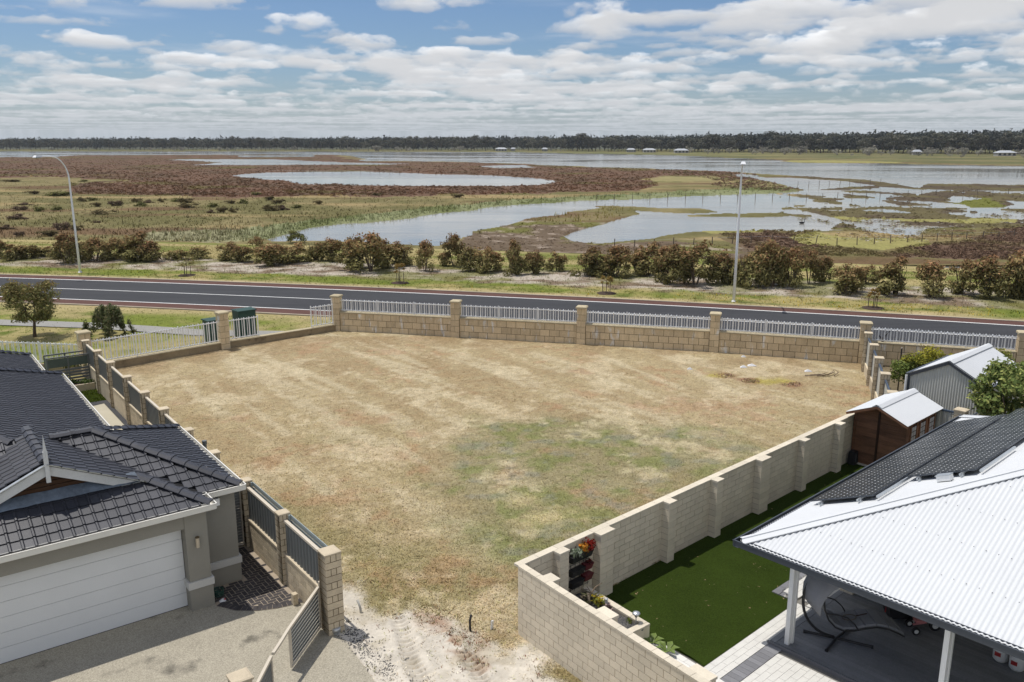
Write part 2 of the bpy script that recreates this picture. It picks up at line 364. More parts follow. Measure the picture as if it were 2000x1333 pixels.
# ------------------------------------------------------------------ object helpers
COL = scene.collection
ORG = {}
def props(o, label=None, cat=None, group=None, kind=None):
    if label: o['label'] = label
    if cat: o['category'] = cat
    if group: o['group'] = group
    if kind: o['kind'] = kind
    return o
def empty(name, loc, label, cat, group=None, rz=0.0):
    o = bpy.data.objects.new(name, None); COL.objects.link(o)
    o.empty_display_size = 0.2
    o.location = loc; o.rotation_euler = (0, 0, rz)
    ORG[o.name] = Vector(loc)
    return props(o, label, cat, group)
def link(o, parent):
    COL.objects.link(o)
    if parent is not None:
        o.parent = parent
        ORG[o.name] = ORG[parent.name]
    else: ORG[o.name] = Vector((0, 0, 0))
class MB:
    """collects polygons in world coordinates, builds ONE mesh object"""
    def __init__(self): self.v = []; self.f = []
    def add(self, vs, fs):
        k = len(self.v); self.v += [tuple(p) for p in vs]; self.f += [tuple(i + k for i in q) for q in fs]; return self
    def quad(self, a, b, c, d): return self.add((a, b, c, d), ((0, 1, 2, 3),))
    def poly(self, pts): return self.add(pts, (tuple(range(len(pts))),))
    def box(self, c, ex, ey, ez):
        """centre and three half-extent vectors"""
        c = Vector(c); vs = []
        for sz in (-1, 1):
            for sx, sy in ((-1, -1), (1, -1), (1, 1), (-1, 1)): vs.append(c + ex * sx + ey * sy + ez * sz)
        return self.add(vs, ((3, 2, 1, 0), (4, 5, 6, 7), (0, 1, 5, 4), (1, 2, 6, 5), (2, 3, 7, 6), (3, 0, 4, 7)))
    def bar(self, a, b, w, h, up=Z):
        """rectangular bar from a to b, w across, h along up"""
        a, b = Vector(a), Vector(b); d = (b - a); L = d.length; d.normalize()
        s = d.cross(up)
        if s.length < 1e-5: s = d.cross(Vector((1, 0, 0)))
        s.normalize(); u = s.cross(d).normalized()
        return self.box((a + b) / 2, d * (L / 2), s * (w / 2), u * (h / 2))
    def prism(self, base, off):
        n = len(base); off = Vector(off)
        vs = [Vector(p) for p in base] + [Vector(p) + off for p in base]
        fs = [tuple(range(n))[::-1], tuple(range(n, 2 * n))] + [(i, (i + 1) % n, n + (i + 1) % n, n + i) for i in range(n)]
        return self.add(vs, fs)
    def tube(self, pts, rad, n=8, caps=True):
        pts = [Vector(p) for p in pts]; m = len(pts)
        if not isinstance(rad, (list, tuple)): rad = [rad] * m
        ref = Vector((0, 0, 1)); vs = []
        prev = None
        for i, p in enumerate(pts):
            d = (pts[min(i + 1, m - 1)] - pts[max(i - 1, 0)]).normalized()
            if prev is None:
                s = d.cross(ref)
                if s.length < 1e-3: s = d.cross(Vector((1, 0, 0)))
            else: s = prev - d * prev.dot(d)
            s.normalize(); prev = s; u = d.cross(s)
            for k in range(n):
                an = 2 * math.pi * k / n; vs.append(p + (s * math.cos(an) + u * math.sin(an)) * rad[i])
        fs = [(i * n + k, i * n + (k + 1) % n, (i + 1) * n + (k + 1) % n, (i + 1) * n + k) for i in range(m - 1) for k in range(n)]
        if caps: fs += [tuple(range(n))[::-1], tuple((m - 1) * n + k for k in range(n))]
        return self.add(vs, fs)
    def lathe(self, c, prof, n=14):
        """profile of (r, z) about a vertical axis at c"""
        c = Vector(c); vs = []; m = len(prof)
        for r, z in prof:
            for k in range(n):
                an = 2 * math.pi * k / n; vs.append(c + Vector((r * math.cos(an), r * math.sin(an), z)))
        fs = [(i * n + k, i * n + (k + 1) % n, (i + 1) * n + (k + 1) % n, (i + 1) * n + k) for i in range(m - 1) for k in range(n)]
        fs += [tuple(range(n))[::-1], tuple((m - 1) * n + k for k in range(n))]
        return self.add(vs, fs)
    def mesh(self, name, mat, org=Vector((0, 0, 0)), smooth=False):
        me = bpy.data.meshes.new(name)
        me.from_pydata([(p[0] - org[0], p[1] - org[1], p[2] - org[2]) for p in self.v], [], self.f)
        me.materials.append(MATS[mat])
        if smooth:
            me.polygons.foreach_set('use_smooth', [True] * len(me.polygons))
        me.update(); return me
    def build(self, name, mat, parent=None, smooth=False, **kw):
        org = ORG[parent.name] if parent is not None else Vector((0, 0, 0))
        o = bpy.data.objects.new(name, self.mesh(name, mat, org, smooth))
        link(o, parent); return props(o, **kw)
def frame(ex, ey, ez, loc):
    m = Matrix.Identity(4)
    for i, v in enumerate((ex, ey, ez)):
        for k in range(3): m[k][i] = v[k]
    m.translation = loc; return m
def piece(name, me, parent, mat4, **kw):
    """an object of its own on shared mesh data, placed by a world matrix"""
    o = bpy.data.objects.new(name, me)
    link(o, parent)
    mt = mat4.copy()
    mt.translation = mt.translation - (ORG[parent.name] if parent is not None else Vector((0, 0, 0)))
    o.matrix_local = mt
    return props(o, **kw)
def np_mesh(name, verts, faces, mat, cols=None, parent=None, smooth=False, **kw):
    """big meshes from numpy: faces (n,3) or (n,4); cols per vertex"""
    verts = np.asarray(verts, np.float32); faces = np.asarray(faces, np.int32)
    me = bpy.data.meshes.new(name); k = faces.shape[1]
    me.vertices.add(len(verts)); me.vertices.foreach_set('co', verts.ravel())
    me.loops.add(faces.size); me.loops.foreach_set('vertex_index', faces.ravel())
    me.polygons.add(len(faces)); me.polygons.foreach_set('loop_start', np.arange(len(faces), dtype=np.int32) * k)
    me.polygons.foreach_set('loop_total', np.full(len(faces), k, np.int32))
    if smooth: me.polygons.foreach_set('use_smooth', np.ones(len(faces), bool))
    me.update(calc_edges=True)
    if cols is not None:
        at = me.color_attributes.new('Col', 'FLOAT_COLOR', 'POINT')
        c4 = np.ones((len(verts), 4), np.float32); c4[:, :np.shape(cols)[1]] = cols
        at.data.foreach_set('color', c4.ravel())
    me.materials.append(MATS[mat])
    if name.startswith('_'): return me
    o = bpy.data.objects.new(name, me); link(o, parent); return props(o, **kw)
def grid_faces(nr, nc):
    i = np.arange(nr * nc).reshape(nr, nc)
    return np.stack([i[:-1, :-1].ravel(), i[:-1, 1:].ravel(), i[1:, 1:].ravel(), i[1:, :-1].ravel()], 1)
def box_mesh(name, lx, ly, lz, mat, bev=0.0):
    """box centred on origin, optionally with chamfered long edges on +z side"""
    m = MB()
    m.box((0, 0, 0), Vector((lx / 2, 0, 0)), Vector((0, ly / 2, 0)), Vector((0, 0, lz / 2)))
    return m.mesh(name, mat)

# ================================================================== THE SETTING
# ------------------------------------------------------------------ road
_rx = np.array([-150, -95, -42.3, -20.04, 0, 17.22, 31.5, 62, 105.0])
_ry = np.array([79.5, 76.3, 69.15, 65.34, 60.6, 55.8, 50.8, 38.5, 19.0])
_rc = np.polyfit(_rx, _ry, 4)
def road_pt(x, off):
    """point on the far edge line shifted by off metres away from the camera"""
    y = np.polyval(_rc, x); s = np.polyval(np.polyder(_rc), x)
    n = np.sqrt(1 + s * s)
    return x - s / n * off, y + off / n
def road_off(x, y):
    s = np.polyval(np.polyder(_rc), x); return (y - np.polyval(_rc, x)) / np.sqrt(1 + s * s)
RX = np.linspace(-150, 105, 140)
def road_strip(name, o0, o1, z, mat, h=0.0, **kw):
    x0, y0 = road_pt(RX, o0); x1, y1 = road_pt(RX, o1); n = len(RX)
    m = MB()
    if h == 0:
        vs = [(x0[i], y0[i], z) for i in range(n)] + [(x1[i], y1[i], z) for i in range(n)]
        m.add(vs, [(i, i + 1, n + i + 1, n + i) for i in range(n - 1)])
    else:
        vs = []
        for (xx, yy, zz) in ((x0, y0, z), (x0, y0, z + h), (x1, y1, z + h), (x1, y1, z)): vs += [(xx[i], yy[i], zz) for i in range(n)]
        fs = [(k * n + i, k * n + i + 1, (k + 1) * n + i + 1, (k + 1) * n + i) for k in range(3) for i in range(n - 1)]
        m.add(vs, fs)
    return m.build(name, mat, None, kind='structure', **kw)
road_strip('road_shoulder', -9.45, 1.35, 0.006, 'asphalt_red')
road_strip('road', -7.85, 0.0, 0.012, 'asphalt')
road_strip('road_marking', -0.09, 0.09, 0.017, 'line_paint')
road_strip('road_marking', -4.06, -3.92, 0.017, 'line_paint')
road_strip('road_marking', -7.92, -7.76, 0.017, 'line_paint')
road_strip('kerb', 1.35, 1.55, -0.05, 'kerb', 0.10)
road_strip('kerb', -9.65, -9.45, -0.05, 'kerb', 0.10)

def xy(v): return (v[0], v[1])
FW_DIR = ax(-53)
FW0 = Vector((0.14, 17.29, 0))
LOT = [xy(LF(0.80, -3.6)), xy(LF(0.80, 23.2)), (-20.6, 39.8), (-15.6, 44.85), (-10.45, 49.5), (-3.2, 47.6), (3.9, 45.9), (10.85, 44.1), (17.9, 41.7),
       (16.58, 37.6), (14.97, 32.65), xy(RF(14.6, -3.5)), xy(RF(-3.6, -3.43)), xy(FW0 + FW_DIR * 9), (3.0, 8.0), (-3.0, 8.0), xy(LF(0.3, -9.5)), xy(LF(0.84, -4.0))]
def seg_dist(x, y, a, b):
    ax_, ay_ = a; bx, by = b; dx, dy = bx - ax_, by - ay_
    t = np.clip(((x - ax_) * dx + (y - ay_) * dy) / (dx * dx + dy * dy), 0, 1)
    return np.hypot(x - ax_ - t * dx, y - ay_ - t * dy)
def poly_sd(x, y, poly):
    d = np.full(x.shape, 1e9)
    for i in range(len(poly)): d = np.minimum(d, seg_dist(x, y, poly[i], poly[(i + 1) % len(poly)]))
    return np.where(inpoly(x, y, poly), -d, d)
# ------------------------------------------------------------------ near ground: yards and the verge on this side of the road
def lerp(c0, c1, f): return np.asarray(c0) * (1 - f[:, None]) + np.asarray(c1) * f[:, None]
C_STRAW, C_PALE, C_BROWN = np.array(T(194, 176, 138)), np.array(T(212, 197, 164)), np.array(T(170, 147, 112))
C_OLIVE, C_GREEN, C_SAND = np.array(T(160, 150, 108)), np.array(T(138, 142, 90)), np.array(T(231, 222, 206))
C_LAWN, C_LAWN2, C_DRYLAWN = np.array(T(132, 142, 66)), np.array(T(112, 124, 58)), np.array(T(182, 168, 118))
xs = np.linspace(-90, 80, 380); ys = np.linspace(2, 62, 150)
gx, gy = np.meshgrid(xs, ys); gx, gy = gx.ravel(), gy.ravel()
n1 = fbm(gx * 0.25, gy * 0.25, 3, 5); n2 = fbm(gx * 0.9, gy * 0.9, 9, 4)
cc = lerp(C_LAWN, C_DRYLAWN, sstep(0.42, 0.62, n1 * 0.7 + n2 * 0.3))
cc = lerp(cc, C_LAWN2, sstep(0.55, 0.75, n2))
ro = road_off(gx, gy)
edge = sstep(-12.2, -9.8, ro + 0.8 * (n2 - 0.5)); cc = lerp(cc, np.array(T(196, 178, 132)), edge * 0.8)
soil = sstep(14.0, 15.5, gx) * (gy < 43); cc = lerp(cc, np.array(T(134, 120, 100)), soil * 0.9)
LOTMASK = (poly_sd(gx, gy, LOT) < 0.30).astype(float)
np_mesh('ground', np.stack([gx, gy, np.full(gx.shape, -0.03) + 0.03 * (n2 - 0.5) - 0.35 * LOTMASK], 1), grid_faces(150, 380), 'verge_attr', cc, kind='structure')

# ------------------------------------------------------------------ the vacant lot
SAND_LINE = [xy(G(u, v)) for u, v in ((664, 1150), (690, 1172), (740, 1196), (800, 1186), (850, 1200), (890, 1240), (940, 1262), (985, 1285), (1030, 1262), (1080, 1300), (1150, 1420), (560, 1500), (600, 1240))]
GREEN_BAND = [xy(G(u, v)) for u, v in ((1010, 1110), (900, 1010), (860, 900), (930, 830), (1120, 815), (1330, 840), (1500, 875), (1290, 985))]
TRK = [(xy(G(775, 1196)), xy(G(850, 1420))), (xy(G(905, 1270)), xy(G(1000, 1420)))]
SOFT = [xy(G(u, v)) for u, v in ((1416, 735), (1398, 735), (1466, 745), (1490, 746), (1548, 752), (1532, 746))]
YP = [xy(G(1065, 1015)), xy(G(1010, 980))]
def su_(u, v): return xy(G(u, v))
STREAKS = [(560, 712, 690, 768, 0.30), (585, 742, 640, 766, 0.25), (690, 690, 850, 730, 0.25), (640, 826, 730, 872, 0.28), (700, 788, 800, 830, 0.22), (480, 790, 560, 850, 0.25), (880, 700, 1010, 742, 0.30),
           (520, 705, 600, 738, 0.22), (760, 860, 830, 905, 0.22), (1040, 690, 1190, 735, 0.3), (1180, 700, 1330, 760, 0.35), (560, 900, 640, 965, 0.22), (820, 760, 960, 800, 0.3), (1330, 715, 1440, 770, 0.3)]
def lot_cols(x, y):
    a_ = x * A.x + y * A.y; b_ = x * B.x + y * B.y        # along and across the mowing runs
    n1 = fbm(x * 0.16, y * 0.16, 21, 5); n2 = fbm(x * 0.7, y * 0.7, 22, 5); n3 = fbm(x * 3.1, y * 3.1, 23, 3)
    st = fbm(a_ * 0.10, b_ * 0.95, 24, 4); st2 = fbm(a_ * 0.22, b_ * 2.2, 25, 3)
    n4 = fbm(x * 7.0, y * 7.0, 28, 2)
    c = lerp(C_STRAW, C_BROWN, sstep(0.40, 0.68, n1 * 0.25 + n2 * 0.35 + n3 * 0.4) * 0.8)
    c = lerp(c, C_PALE, sstep(0.50, 0.62, st * 0.45 + st2 * 0.25 + n3 * 0.3) * 0.7)
    c = lerp(c, C_BROWN * 0.95, sstep(0.52, 0.70, 0.7 * (1 - st) + 0.3 * n3) * 0.35)
    c = lerp(c, C_OLIVE, sstep(0.50, 0.68, fbm(x * 0.3 + 5, y * 0.3, 26, 5)) * 0.55 * sstep(36, 24, y))
    near = sstep(27, 19, y)
    c = lerp(c, C_OLIVE, near * 0.55 * sstep(0.38, 0.58, n2))
    gd = poly_sd(x, y, GREEN_BAND)
    g = sstep(0.9, -1.2, gd + 3.0 * (n2 - 0.5))
    c = lerp(c, np.array(T(158, 152, 116)), sstep(1.6, -1.5, gd + 2.0 * (n2 - 0.5)) * 0.65)
    c = lerp(c, np.array(T(182, 144, 112)), sstep(0.58, 0.70, fbm(x * 0.55 + 3, y * 0.55, 36, 4) * 0.7 + n3 * 0.3) * 0.45)
    c = lerp(c, C_GREEN, g * sstep(0.40, 0.60, 0.6 * fbm(x * 1.1, y * 1.1, 27, 4) + 0.4 * n3) * 0.85)
    c = lerp(c, np.array(T(150, 150, 140)), g * sstep(0.60, 0.70, fbm(x * 1.6, y * 1.6, 29, 4)) * 0.4)
    yd = np.minimum(np.hypot((x - YP[0][0]) * 0.8, y - YP[0][1]), np.hypot(x - YP[1][0], y - YP[1][1])); c = lerp(c, np.array(T(220, 203, 156)), sstep(1.0, 0.2, yd + 1.2 * (n2 - 0.5) + 0.7 * (n3 - 0.5)) * 0.6)
    wl = RF(0, -3.5)                                       # greyish damp runs beside the block wall
    dw = (x - wl.x) * (-Q.x) + (y - wl.y) * (-Q.y)
    pw = (x - wl.x) * P.x + (y - wl.y) * P.y
    gr = sstep(1.6, 0.2, dw) * (pw > -3) * (pw < 7.5) * sstep(0.44, 0.62, fbm(x * 1.7, y * 1.7, 31, 4))
    c = lerp(c, np.array(T(152, 154, 136)), gr * 0.6)
    for (su, sv, eu, ev, w_) in STREAKS:
        dd = seg_dist(x, y, su_(su, sv), su_(eu, ev)); c = lerp(c, C_PALE * 1.04, sstep(w_, w_ * 0.25, dd + 0.35 * (n2 - 0.5) + 0.2 * (n3 - 0.5)) * 0.6)
    bare = sstep(0.58, 0.66, fbm(x * 0.45 + 9, y * 0.45, 30, 5) * 0.75 + n3 * 0.25); c = lerp(c, np.array(T(218, 202, 168)), bare * 0.6)
    rear = sstep(3.6, 0.6, np.minimum(seg_dist(x, y, (-10.4, 49.3), (-3.2, 47.6)), np.minimum(seg_dist(x, y, (-3.2, 47.6), (3.9, 45.9)), np.minimum(seg_dist(x, y, (3.9, 45.9), (17.9, 41.7)), seg_dist(x, y, (-20.7, 39.8), (-10.4, 49.3))))))
    c = lerp(c, C_BROWN, rear * sstep(0.35, 0.6, n2) * 0.7)
    for k, (sx, sy) in enumerate(SOFT):
        c = lerp(c, np.array(T(150, 96, 76) if k % 2 == 0 else T(190, 176, 90)), sstep(0.75, 0.1, np.hypot((x - sx), (y - sy)) + 0.8 * (n3 - 0.5)) * 0.75)
    sd = poly_sd(x, y, SAND_LINE)
    s = sstep(0.35, -0.35, sd + 2.2 * (n2 - 0.5) + 0.5 * (n3 - 0.5))
    c = lerp(c, C_SAND, s)
    wd = np.minimum(seg_dist(x, y, xy(G(845, 1195)), xy(G(935, 1300))), seg_dist(x, y, xy(G(1120, 1200)), xy(G(1330, 1390))))
    weed = s * sstep(0.7, 0.15, wd + 0.9 * (fbm(x * 1.4, y * 1.4, 33, 4) - 0.5)) * sstep(0.36, 0.55, n3)
    c = lerp(c, np.array(T(168, 128, 98)), weed * 0.75)
    c = lerp(c, np.array(T(196, 184, 160)), s * sstep(0.50, 0.66, fbm(x * 1.9 + 7, y * 1.9, 34, 4)) * 0.55)
    c = c * (0.74 + 0.28 * n3 + 0.26 * n4)[:, None]
    return c, s
def lot_z(x, y, s):
    z = 0.05 * (fbm(x * 0.5, y * 0.5, 41, 3) - 0.5) + 0.035 * (fbm(x * 2.2, y * 2.2, 42, 3) - 0.5)
    for a, b in TRK:
        dx, dy = b[0] - a[0], b[1] - a[1]; L = math.hypot(dx, dy); dx /= L; dy /= L
        t = (x - a[0]) * dx + (y - a[1]) * dy; w = -(x - a[0]) * dy + (y - a[1]) * dx + 0.15 * (fbm(x * 0.7, y * 0.7, 43, 2) - 0.5)
        on = np.exp(-(w / 0.19) ** 4) * s * (t > 0)
        z = z + on * (-0.05 + 0.07 * np.sin((t + 0.35 * np.abs(w)) * 2 * math.pi / 0.17) * (0.3 + fbm(x * 3, y * 3, 44, 2)))
        z = z + 0.03 * np.exp(-((np.abs(w) - 0.30) / 0.1) ** 2) * s * (t > 0)
    return z + s * 0.035 * (fbm(x * 4.5, y * 4.5, 45, 3) - 0.5) - 0.0
DRV = [xy(LF(-14, -0.2)), xy(LF(-14, -16)), xy(LF(0.30, -9.5)), xy(LF(0.62, -5.7)), xy(LF(0.80, -4.0)), xy(LF(0.70, -3.3)), xy(LF(0.70, -0.2))]
FINE = (-5.5, 4.0, 13.0, 19.6)                     # x0, x1, y0, y1 of the finely modelled entrance
def lot_sheet(x0, x1, y0, y1, step, fine):
    xa = np.arange(x0, x1 + step / 2, step); ya = np.arange(y0, y1 + step / 2, step)
    gx, gy = np.meshgrid(xa, ya); gx, gy = gx.ravel(), gy.ravel()
    cc, ss = lot_cols(gx, gy); vz = lot_z(gx, gy, ss) + 0.03 - 0.12 * inpoly(gx, gy, DRV)
    keep = poly_sd(gx, gy, LOT) < 0.14
    fc = grid_faces(len(ya), len(xa))
    if not fine:
        d = np.minimum(np.minimum(gx - FINE[0], FINE[1] - gx), np.minimum(gy - FINE[2], FINE[3] - gy))
        vz = vz - 0.06 * (d > 0.02); fc = fc[~(d[fc] > 0.3).all(1)]
    fc = fc[keep[fc].all(1)]
    used = np.unique(fc); remap = np.zeros(len(gx), np.int64); remap[used] = np.arange(len(used))
    c4 = np.concatenate([cc, (1 - 0.72 * ss)[:, None]], 1)
    np_mesh('lot_ground', np.stack([gx, gy, vz], 1)[used], remap[fc], 'ground_attr', c4[used], smooth=True, kind='structure')
lot_sheet(-22, 19, 8.0, 51, 0.13, False)
lot_sheet(FINE[0], FINE[1], FINE[2], FINE[3], 0.04, True)

def tufts(name, px, py, pz, cols, hgt, wid, blades, mat='tuft_attr', lean=0.5, kind='stuff', parent=None, **kw):
    """triangular blades in tufts at given points, all one mesh"""
    n = len(px); N = n * blades
    bx = np.repeat(px, blades) + RNG.normal(0, 1, N) * np.repeat(wid, blades) * 1.2
    by = np.repeat(py, blades) + RNG.normal(0, 1, N) * np.repeat(wid, blades) * 1.2
    bz = np.repeat(pz, blades)
    an = RNG.uniform(0, 2 * math.pi, N); h = np.repeat(hgt, blades) * RNG.uniform(0.5, 1.15, N)
    w = np.repeat(wid, blades) * RNG.uniform(0.25, 0.5, N)
    ln = RNG.uniform(0.3 * lean, lean, N) * h; la = an + math.pi / 2
    v = np.empty((N, 3, 3), np.float32)
    v[:, 0] = np.stack([bx - np.cos(an) * w, by - np.sin(an) * w, bz - 0.01], 1)
    v[:, 1] = np.stack([bx + np.cos(an) * w, by + np.sin(an) * w, bz - 0.01], 1)
    v[:, 2] = np.stack([bx + np.cos(la) * ln, by + np.sin(la) * ln, bz + h], 1)
    tint = np.array([(1, 1, 1), (1.25, 1.24, 1.2), (0.78, 0.72, 0.66), (0.84, 0.92, 0.70)])[RNG.choice(4, n, p=(0.45, 0.25, 0.18, 0.12))]
    c = np.repeat(cols * tint, blades, 0) * RNG.uniform(0.75, 1.3, N)[:, None]
    return np_mesh(name, v.reshape(-1, 3), np.arange(N * 3).reshape(-1, 3), mat, np.repeat(c, 3, 0), parent, kind=kind, **kw)
# dry grass on the lot: denser towards the camera where single tufts show
N = 130000
uu = RNG.uniform(60, 1760, N); vv = 640 + (1340 - 640) * RNG.uniform(0, 1, N) ** 0.75
px, py = Gn(uu, vv)
ok = inpoly(px, py, LOT) & (py < 50); px, py = px[ok], py[ok]
cc, ss = lot_cols(px, py)
keep = RNG.uniform(0, 1, len(px)) > ss * 0.93
px, py, cc, ss = px[keep], py[keep], cc[keep], ss[keep]
cc = cc * np.array([1.16, 1.14, 1.05])
tufts('dry_grass', px, py, lot_z(px, py, ss) + 0.03, cc, RNG.uniform(0.015, 0.045, len(px)), np.full(len(px), 0.034), 3, lean=2.6,
      label='short dry straw grass covering the vacant lot', cat='grass')
# reddish low weeds and dead stalks on the sand
N = 6000
uu = RNG.uniform(640, 1300, N); vv = RNG.uniform(1130, 1345, N); px, py = Gn(uu, vv)
ok = inpoly(px, py, LOT); px, py = px[ok], py[ok]
wd = np.minimum(seg_dist(px, py, xy(G(845, 1195)), xy(G(935, 1300))), seg_dist(px, py, xy(G(1120, 1200)), xy(G(1330, 1390)))) + 1.1 * (fbm(px * 1.4, py * 1.4, 33, 4) - 0.5)
cl = (wd < 0.28 + 0.25 * RNG.uniform(-1, 1, len(px))) | (RNG.uniform(0, 1, len(px)) < 0.04); px, py = px[cl], py[cl]
_, ss = lot_cols(px, py)
cw = np.where((RNG.uniform(0, 1, len(px)) < 0.55)[:, None], np.array(T(150, 100, 78)), np.array(T(140, 134, 84)))
tufts('sand_weeds', px, py, lot_z(px, py, ss) + 0.03, cw, RNG.uniform(0.02, 0.06, len(px)), np.full(len(px), 0.03), 5, lean=1.8,
      label='low reddish weeds creeping over the bare sand', cat='weeds')

# ------------------------------------------------------------------ far verge: mown grass, sandy shrub bed, second grass strip
def verge_cols(x, off):
    n1 = fbm(x * 0.18, off * 0.30, 51, 5); n2 = fbm(x * 0.8, off * 1.1, 52, 4)
    c = lerp(C_LAWN * 0.95, np.array(T(180, 166, 112)), sstep(0.40, 0.62, n1))
    c = lerp(c, np.array(T(104, 118, 54)), sstep(0.52, 0.7, n2) * 0.8)
    c = lerp(c, np.array(T(205, 186, 146)), sstep(3.2, 1.4, off + 1.4 * (n2 - 0.5)))
    bed = sstep(5.2, 6.4, off + 2.6 * (n2 - 0.5)) * sstep(14.0, 12.2, off + 2.0 * (n2 - 0.5))
    bedc = lerp(np.array(T(206, 194, 178)), np.array(T(140, 122, 102)), sstep(0.45, 0.62, n2))
    c = c * (1 - bed[:, None]) + bedc * bed[:, None]
    grassy = bed * sstep(0.5, 0.66, fbm(x * 0.35, off * 0.4, 53, 4)); c = lerp(c, np.array(T(128, 128, 66)), grassy * 0.75)
    far = sstep(12.5, 14.0, off)
    fcv = lerp(np.array(T(188, 172, 122)), np.array(T(136, 140, 76)), sstep(0.42, 0.62, fbm(x * 0.12, off * 0.55, 54, 4)))
    return c * (1 - far[:, None]) + fcv * far[:, None]
offs = np.concatenate([np.linspace(1.5, 15, 60), np.linspace(15.6, 29, 24)]); rx = np.linspace(-150, 105, 420)
oo, rr = np.meshgrid(offs, rx, indexing='ij'); oo, rr = oo.ravel(), rr.ravel()
vx, vy = road_pt(rr, oo)
zz = 0.01 + 0.14 * sstep(3, 9, oo) * sstep(22, 14, oo) + 0.05 * (fbm(vx, vy, 55, 3) - 0.5) * (oo > 2.5) - 0.45 * sstep(25.5, 29, oo)
np_mesh('verge', np.stack([vx, vy, zz], 1), grid_faces(len(offs), len(rx)), 'verge_attr', verge_cols(rr, oo), smooth=True, kind='structure')
N = 30000
rr = RNG.uniform(-75, 60, N); oo = RNG.uniform(1.9, 24, N); px, py = road_pt(rr, oo)
tufts('verge_grass', px, py, 0.01 + 0.14 * sstep(3, 9, oo) * sstep(22, 14, oo), verge_cols(rr, oo) * np.array([0.92, 1, 0.8]),
      RNG.uniform(0.05, 0.16, N), np.full(N, 0.06), 3, lean=1.0, label='rough mown grass on the far verge beyond the road', cat='grass')
N = 560
rr = np.concatenate([RNG.uniform(-60, 60, 160), RNG.normal(24, 9, 400)]); oo = RNG.uniform(2.4, 7, N); px, py = road_pt(rr, oo)
tufts('dandelions', px, py, np.full(N, 0.04), np.tile(np.array((0.55, 0.40, 0.02)), (N, 1)), np.full(N, 0.13), np.full(N, 0.04), 3, lean=0.8,
      label='yellow dandelion flowers dotted over the far verge', cat='flowers')
# near verge grass left of the lot
N = 9000
px = RNG.uniform(-60, -9, N); py = RNG.uniform(38, 57, N)
ok = (road_off(px, py) < -9.9) & (~inpoly(px, py, LOT)) & ((py - 39.8) > (px + 20.7) * 0.96 + 0.3); px, py = px[ok], py[ok]
tufts('verge_grass', px, py, np.full(len(px), -0.03), np.tile(C_LAWN * 0.95, (len(px), 1)) * RNG.uniform(0.8, 1.25, (len(px), 1)),
      RNG.uniform(0.04, 0.10, len(px)), np.full(len(px), 0.04), 3, lean=1.0, label='green grass growing on the near verge outside the lot', cat='grass')

# ------------------------------------------------------------------ footpath along the near verge
def ground_strip(name, pts, w, z, mat, **kw):
    m = MB(); L = []; Rr = []
    for i, p in enumerate(pts):
        d = (pts[min(i + 1, len(pts) - 1)] - pts[max(i - 1, 0)]); d.z = 0; d.normalize(); s = Vector((-d.y, d.x, 0))
        L.append(p + s * w / 2 + Z * z); Rr.append(p - s * w / 2 + Z * z)
    for i in range(len(pts) - 1): m.quad(Rr[i], Rr[i + 1], L[i + 1], L[i])
    return m.build(name, mat, None, kind='structure', **kw)
ground_strip('footpath', [G(-500, 617), G(-200, 622), G(0, 630), G(180, 636), G(290, 643), G(390, 650), G(480, 652), G(585, 653)], 1.5, 0.012, 'path_grey')

# ------------------------------------------------------------------ wetland: land masses in shallow water
WZ = -0.32                                         # water level
def zA(*p): return [(x / 2.857, 240 + y / 2.857) for x, y in p]
def zB(*p): return [(650 + x / 2.857, 240 + y / 2.857) for x, y in p]
def zC(*p): return [(1300 + x / 2.857, 240 + y / 2.857) for x, y in p]
LAKE = [(-900, 296.5), (0, 296), (500, 296), (1000, 297.5), (1300, 303)] + zC((250, 190), (1000, 224), (1500, 232), (2000, 240)) + [(2300, 328), (2900, 340), (2900, 372), (2300, 364)] + \
    zC((2000, 346), (1700, 341), (1440, 339), (1424, 352), (1410, 366), (1290, 346), (1100, 316), (750, 298), (540, 286), (300, 269), (0, 261)) + \
    zB((1750, 253), (1400, 246), (1200, 236), (950, 226), (650, 217), (170, 214), (165, 200), (100, 184), (0, 179)) + zA((1300, 179), (940, 179), (430, 181), (300, 191), (0, 193)) + [(-400, 308), (-900, 310)]
POND2 = zA((930, 207), (1080, 202), (1500, 203), (1800, 215), (2000, 222)) + zB((300, 225), (500, 230), (300, 233), (0, 233)) + zA((1500, 236), (1060, 236), (1240, 222), (1100, 215))
STRIP2 = zA((1300, 182), (1760, 180), (1750, 190), (1350, 193))
POND1 = zA((1275, 293), (1350, 284), (1500, 275), (2000, 272)) + zB((400, 280), (800, 290), (1100, 305), (1280, 323), (1200, 335), (1100, 348), (850, 356), (400, 350), (0, 343)) + zA((1700, 343), (1600, 325), (1400, 308))
PAN = zB((800, 240), (1080, 235), (1130, 250), (900, 252))
RIVER = zA((1455, 648), (1600, 615), (1800, 580), (2000, 556)) + zB((200, 555), (500, 515), (750, 488), (900, 470), (1050, 458), (1300, 440), (1600, 425), (1850, 415), (2000, 405)) + \
    zC((200, 405), (500, 398), (700, 388), (785, 370), (650, 350), (560, 322), (350, 292), (420, 284), (540, 300), (750, 308), (1000, 327), (1200, 356), (1400, 367), (1500, 371), (1650, 376), (2000, 381)) + \
    [(2900, 400), (2900, 445)] + zC((2000, 562), (1700, 565), (1450, 585), (1400, 626), (1050, 592), (850, 602), (480, 597), (250, 602), (150, 611)) + \
    zB((1850, 632), (1700, 652), (1500, 672), (1350, 657), (1290, 627), (1400, 592), (1520, 562), (1550, 540), (1700, 505), (1640, 488), (1520, 472), (1400, 490), (1300, 512), (1120, 530), (1060, 550), (900, 580), (790, 600), (780, 625), (640, 660), (600, 676), (300, 668), (0, 652)) + zA((1500, 657))
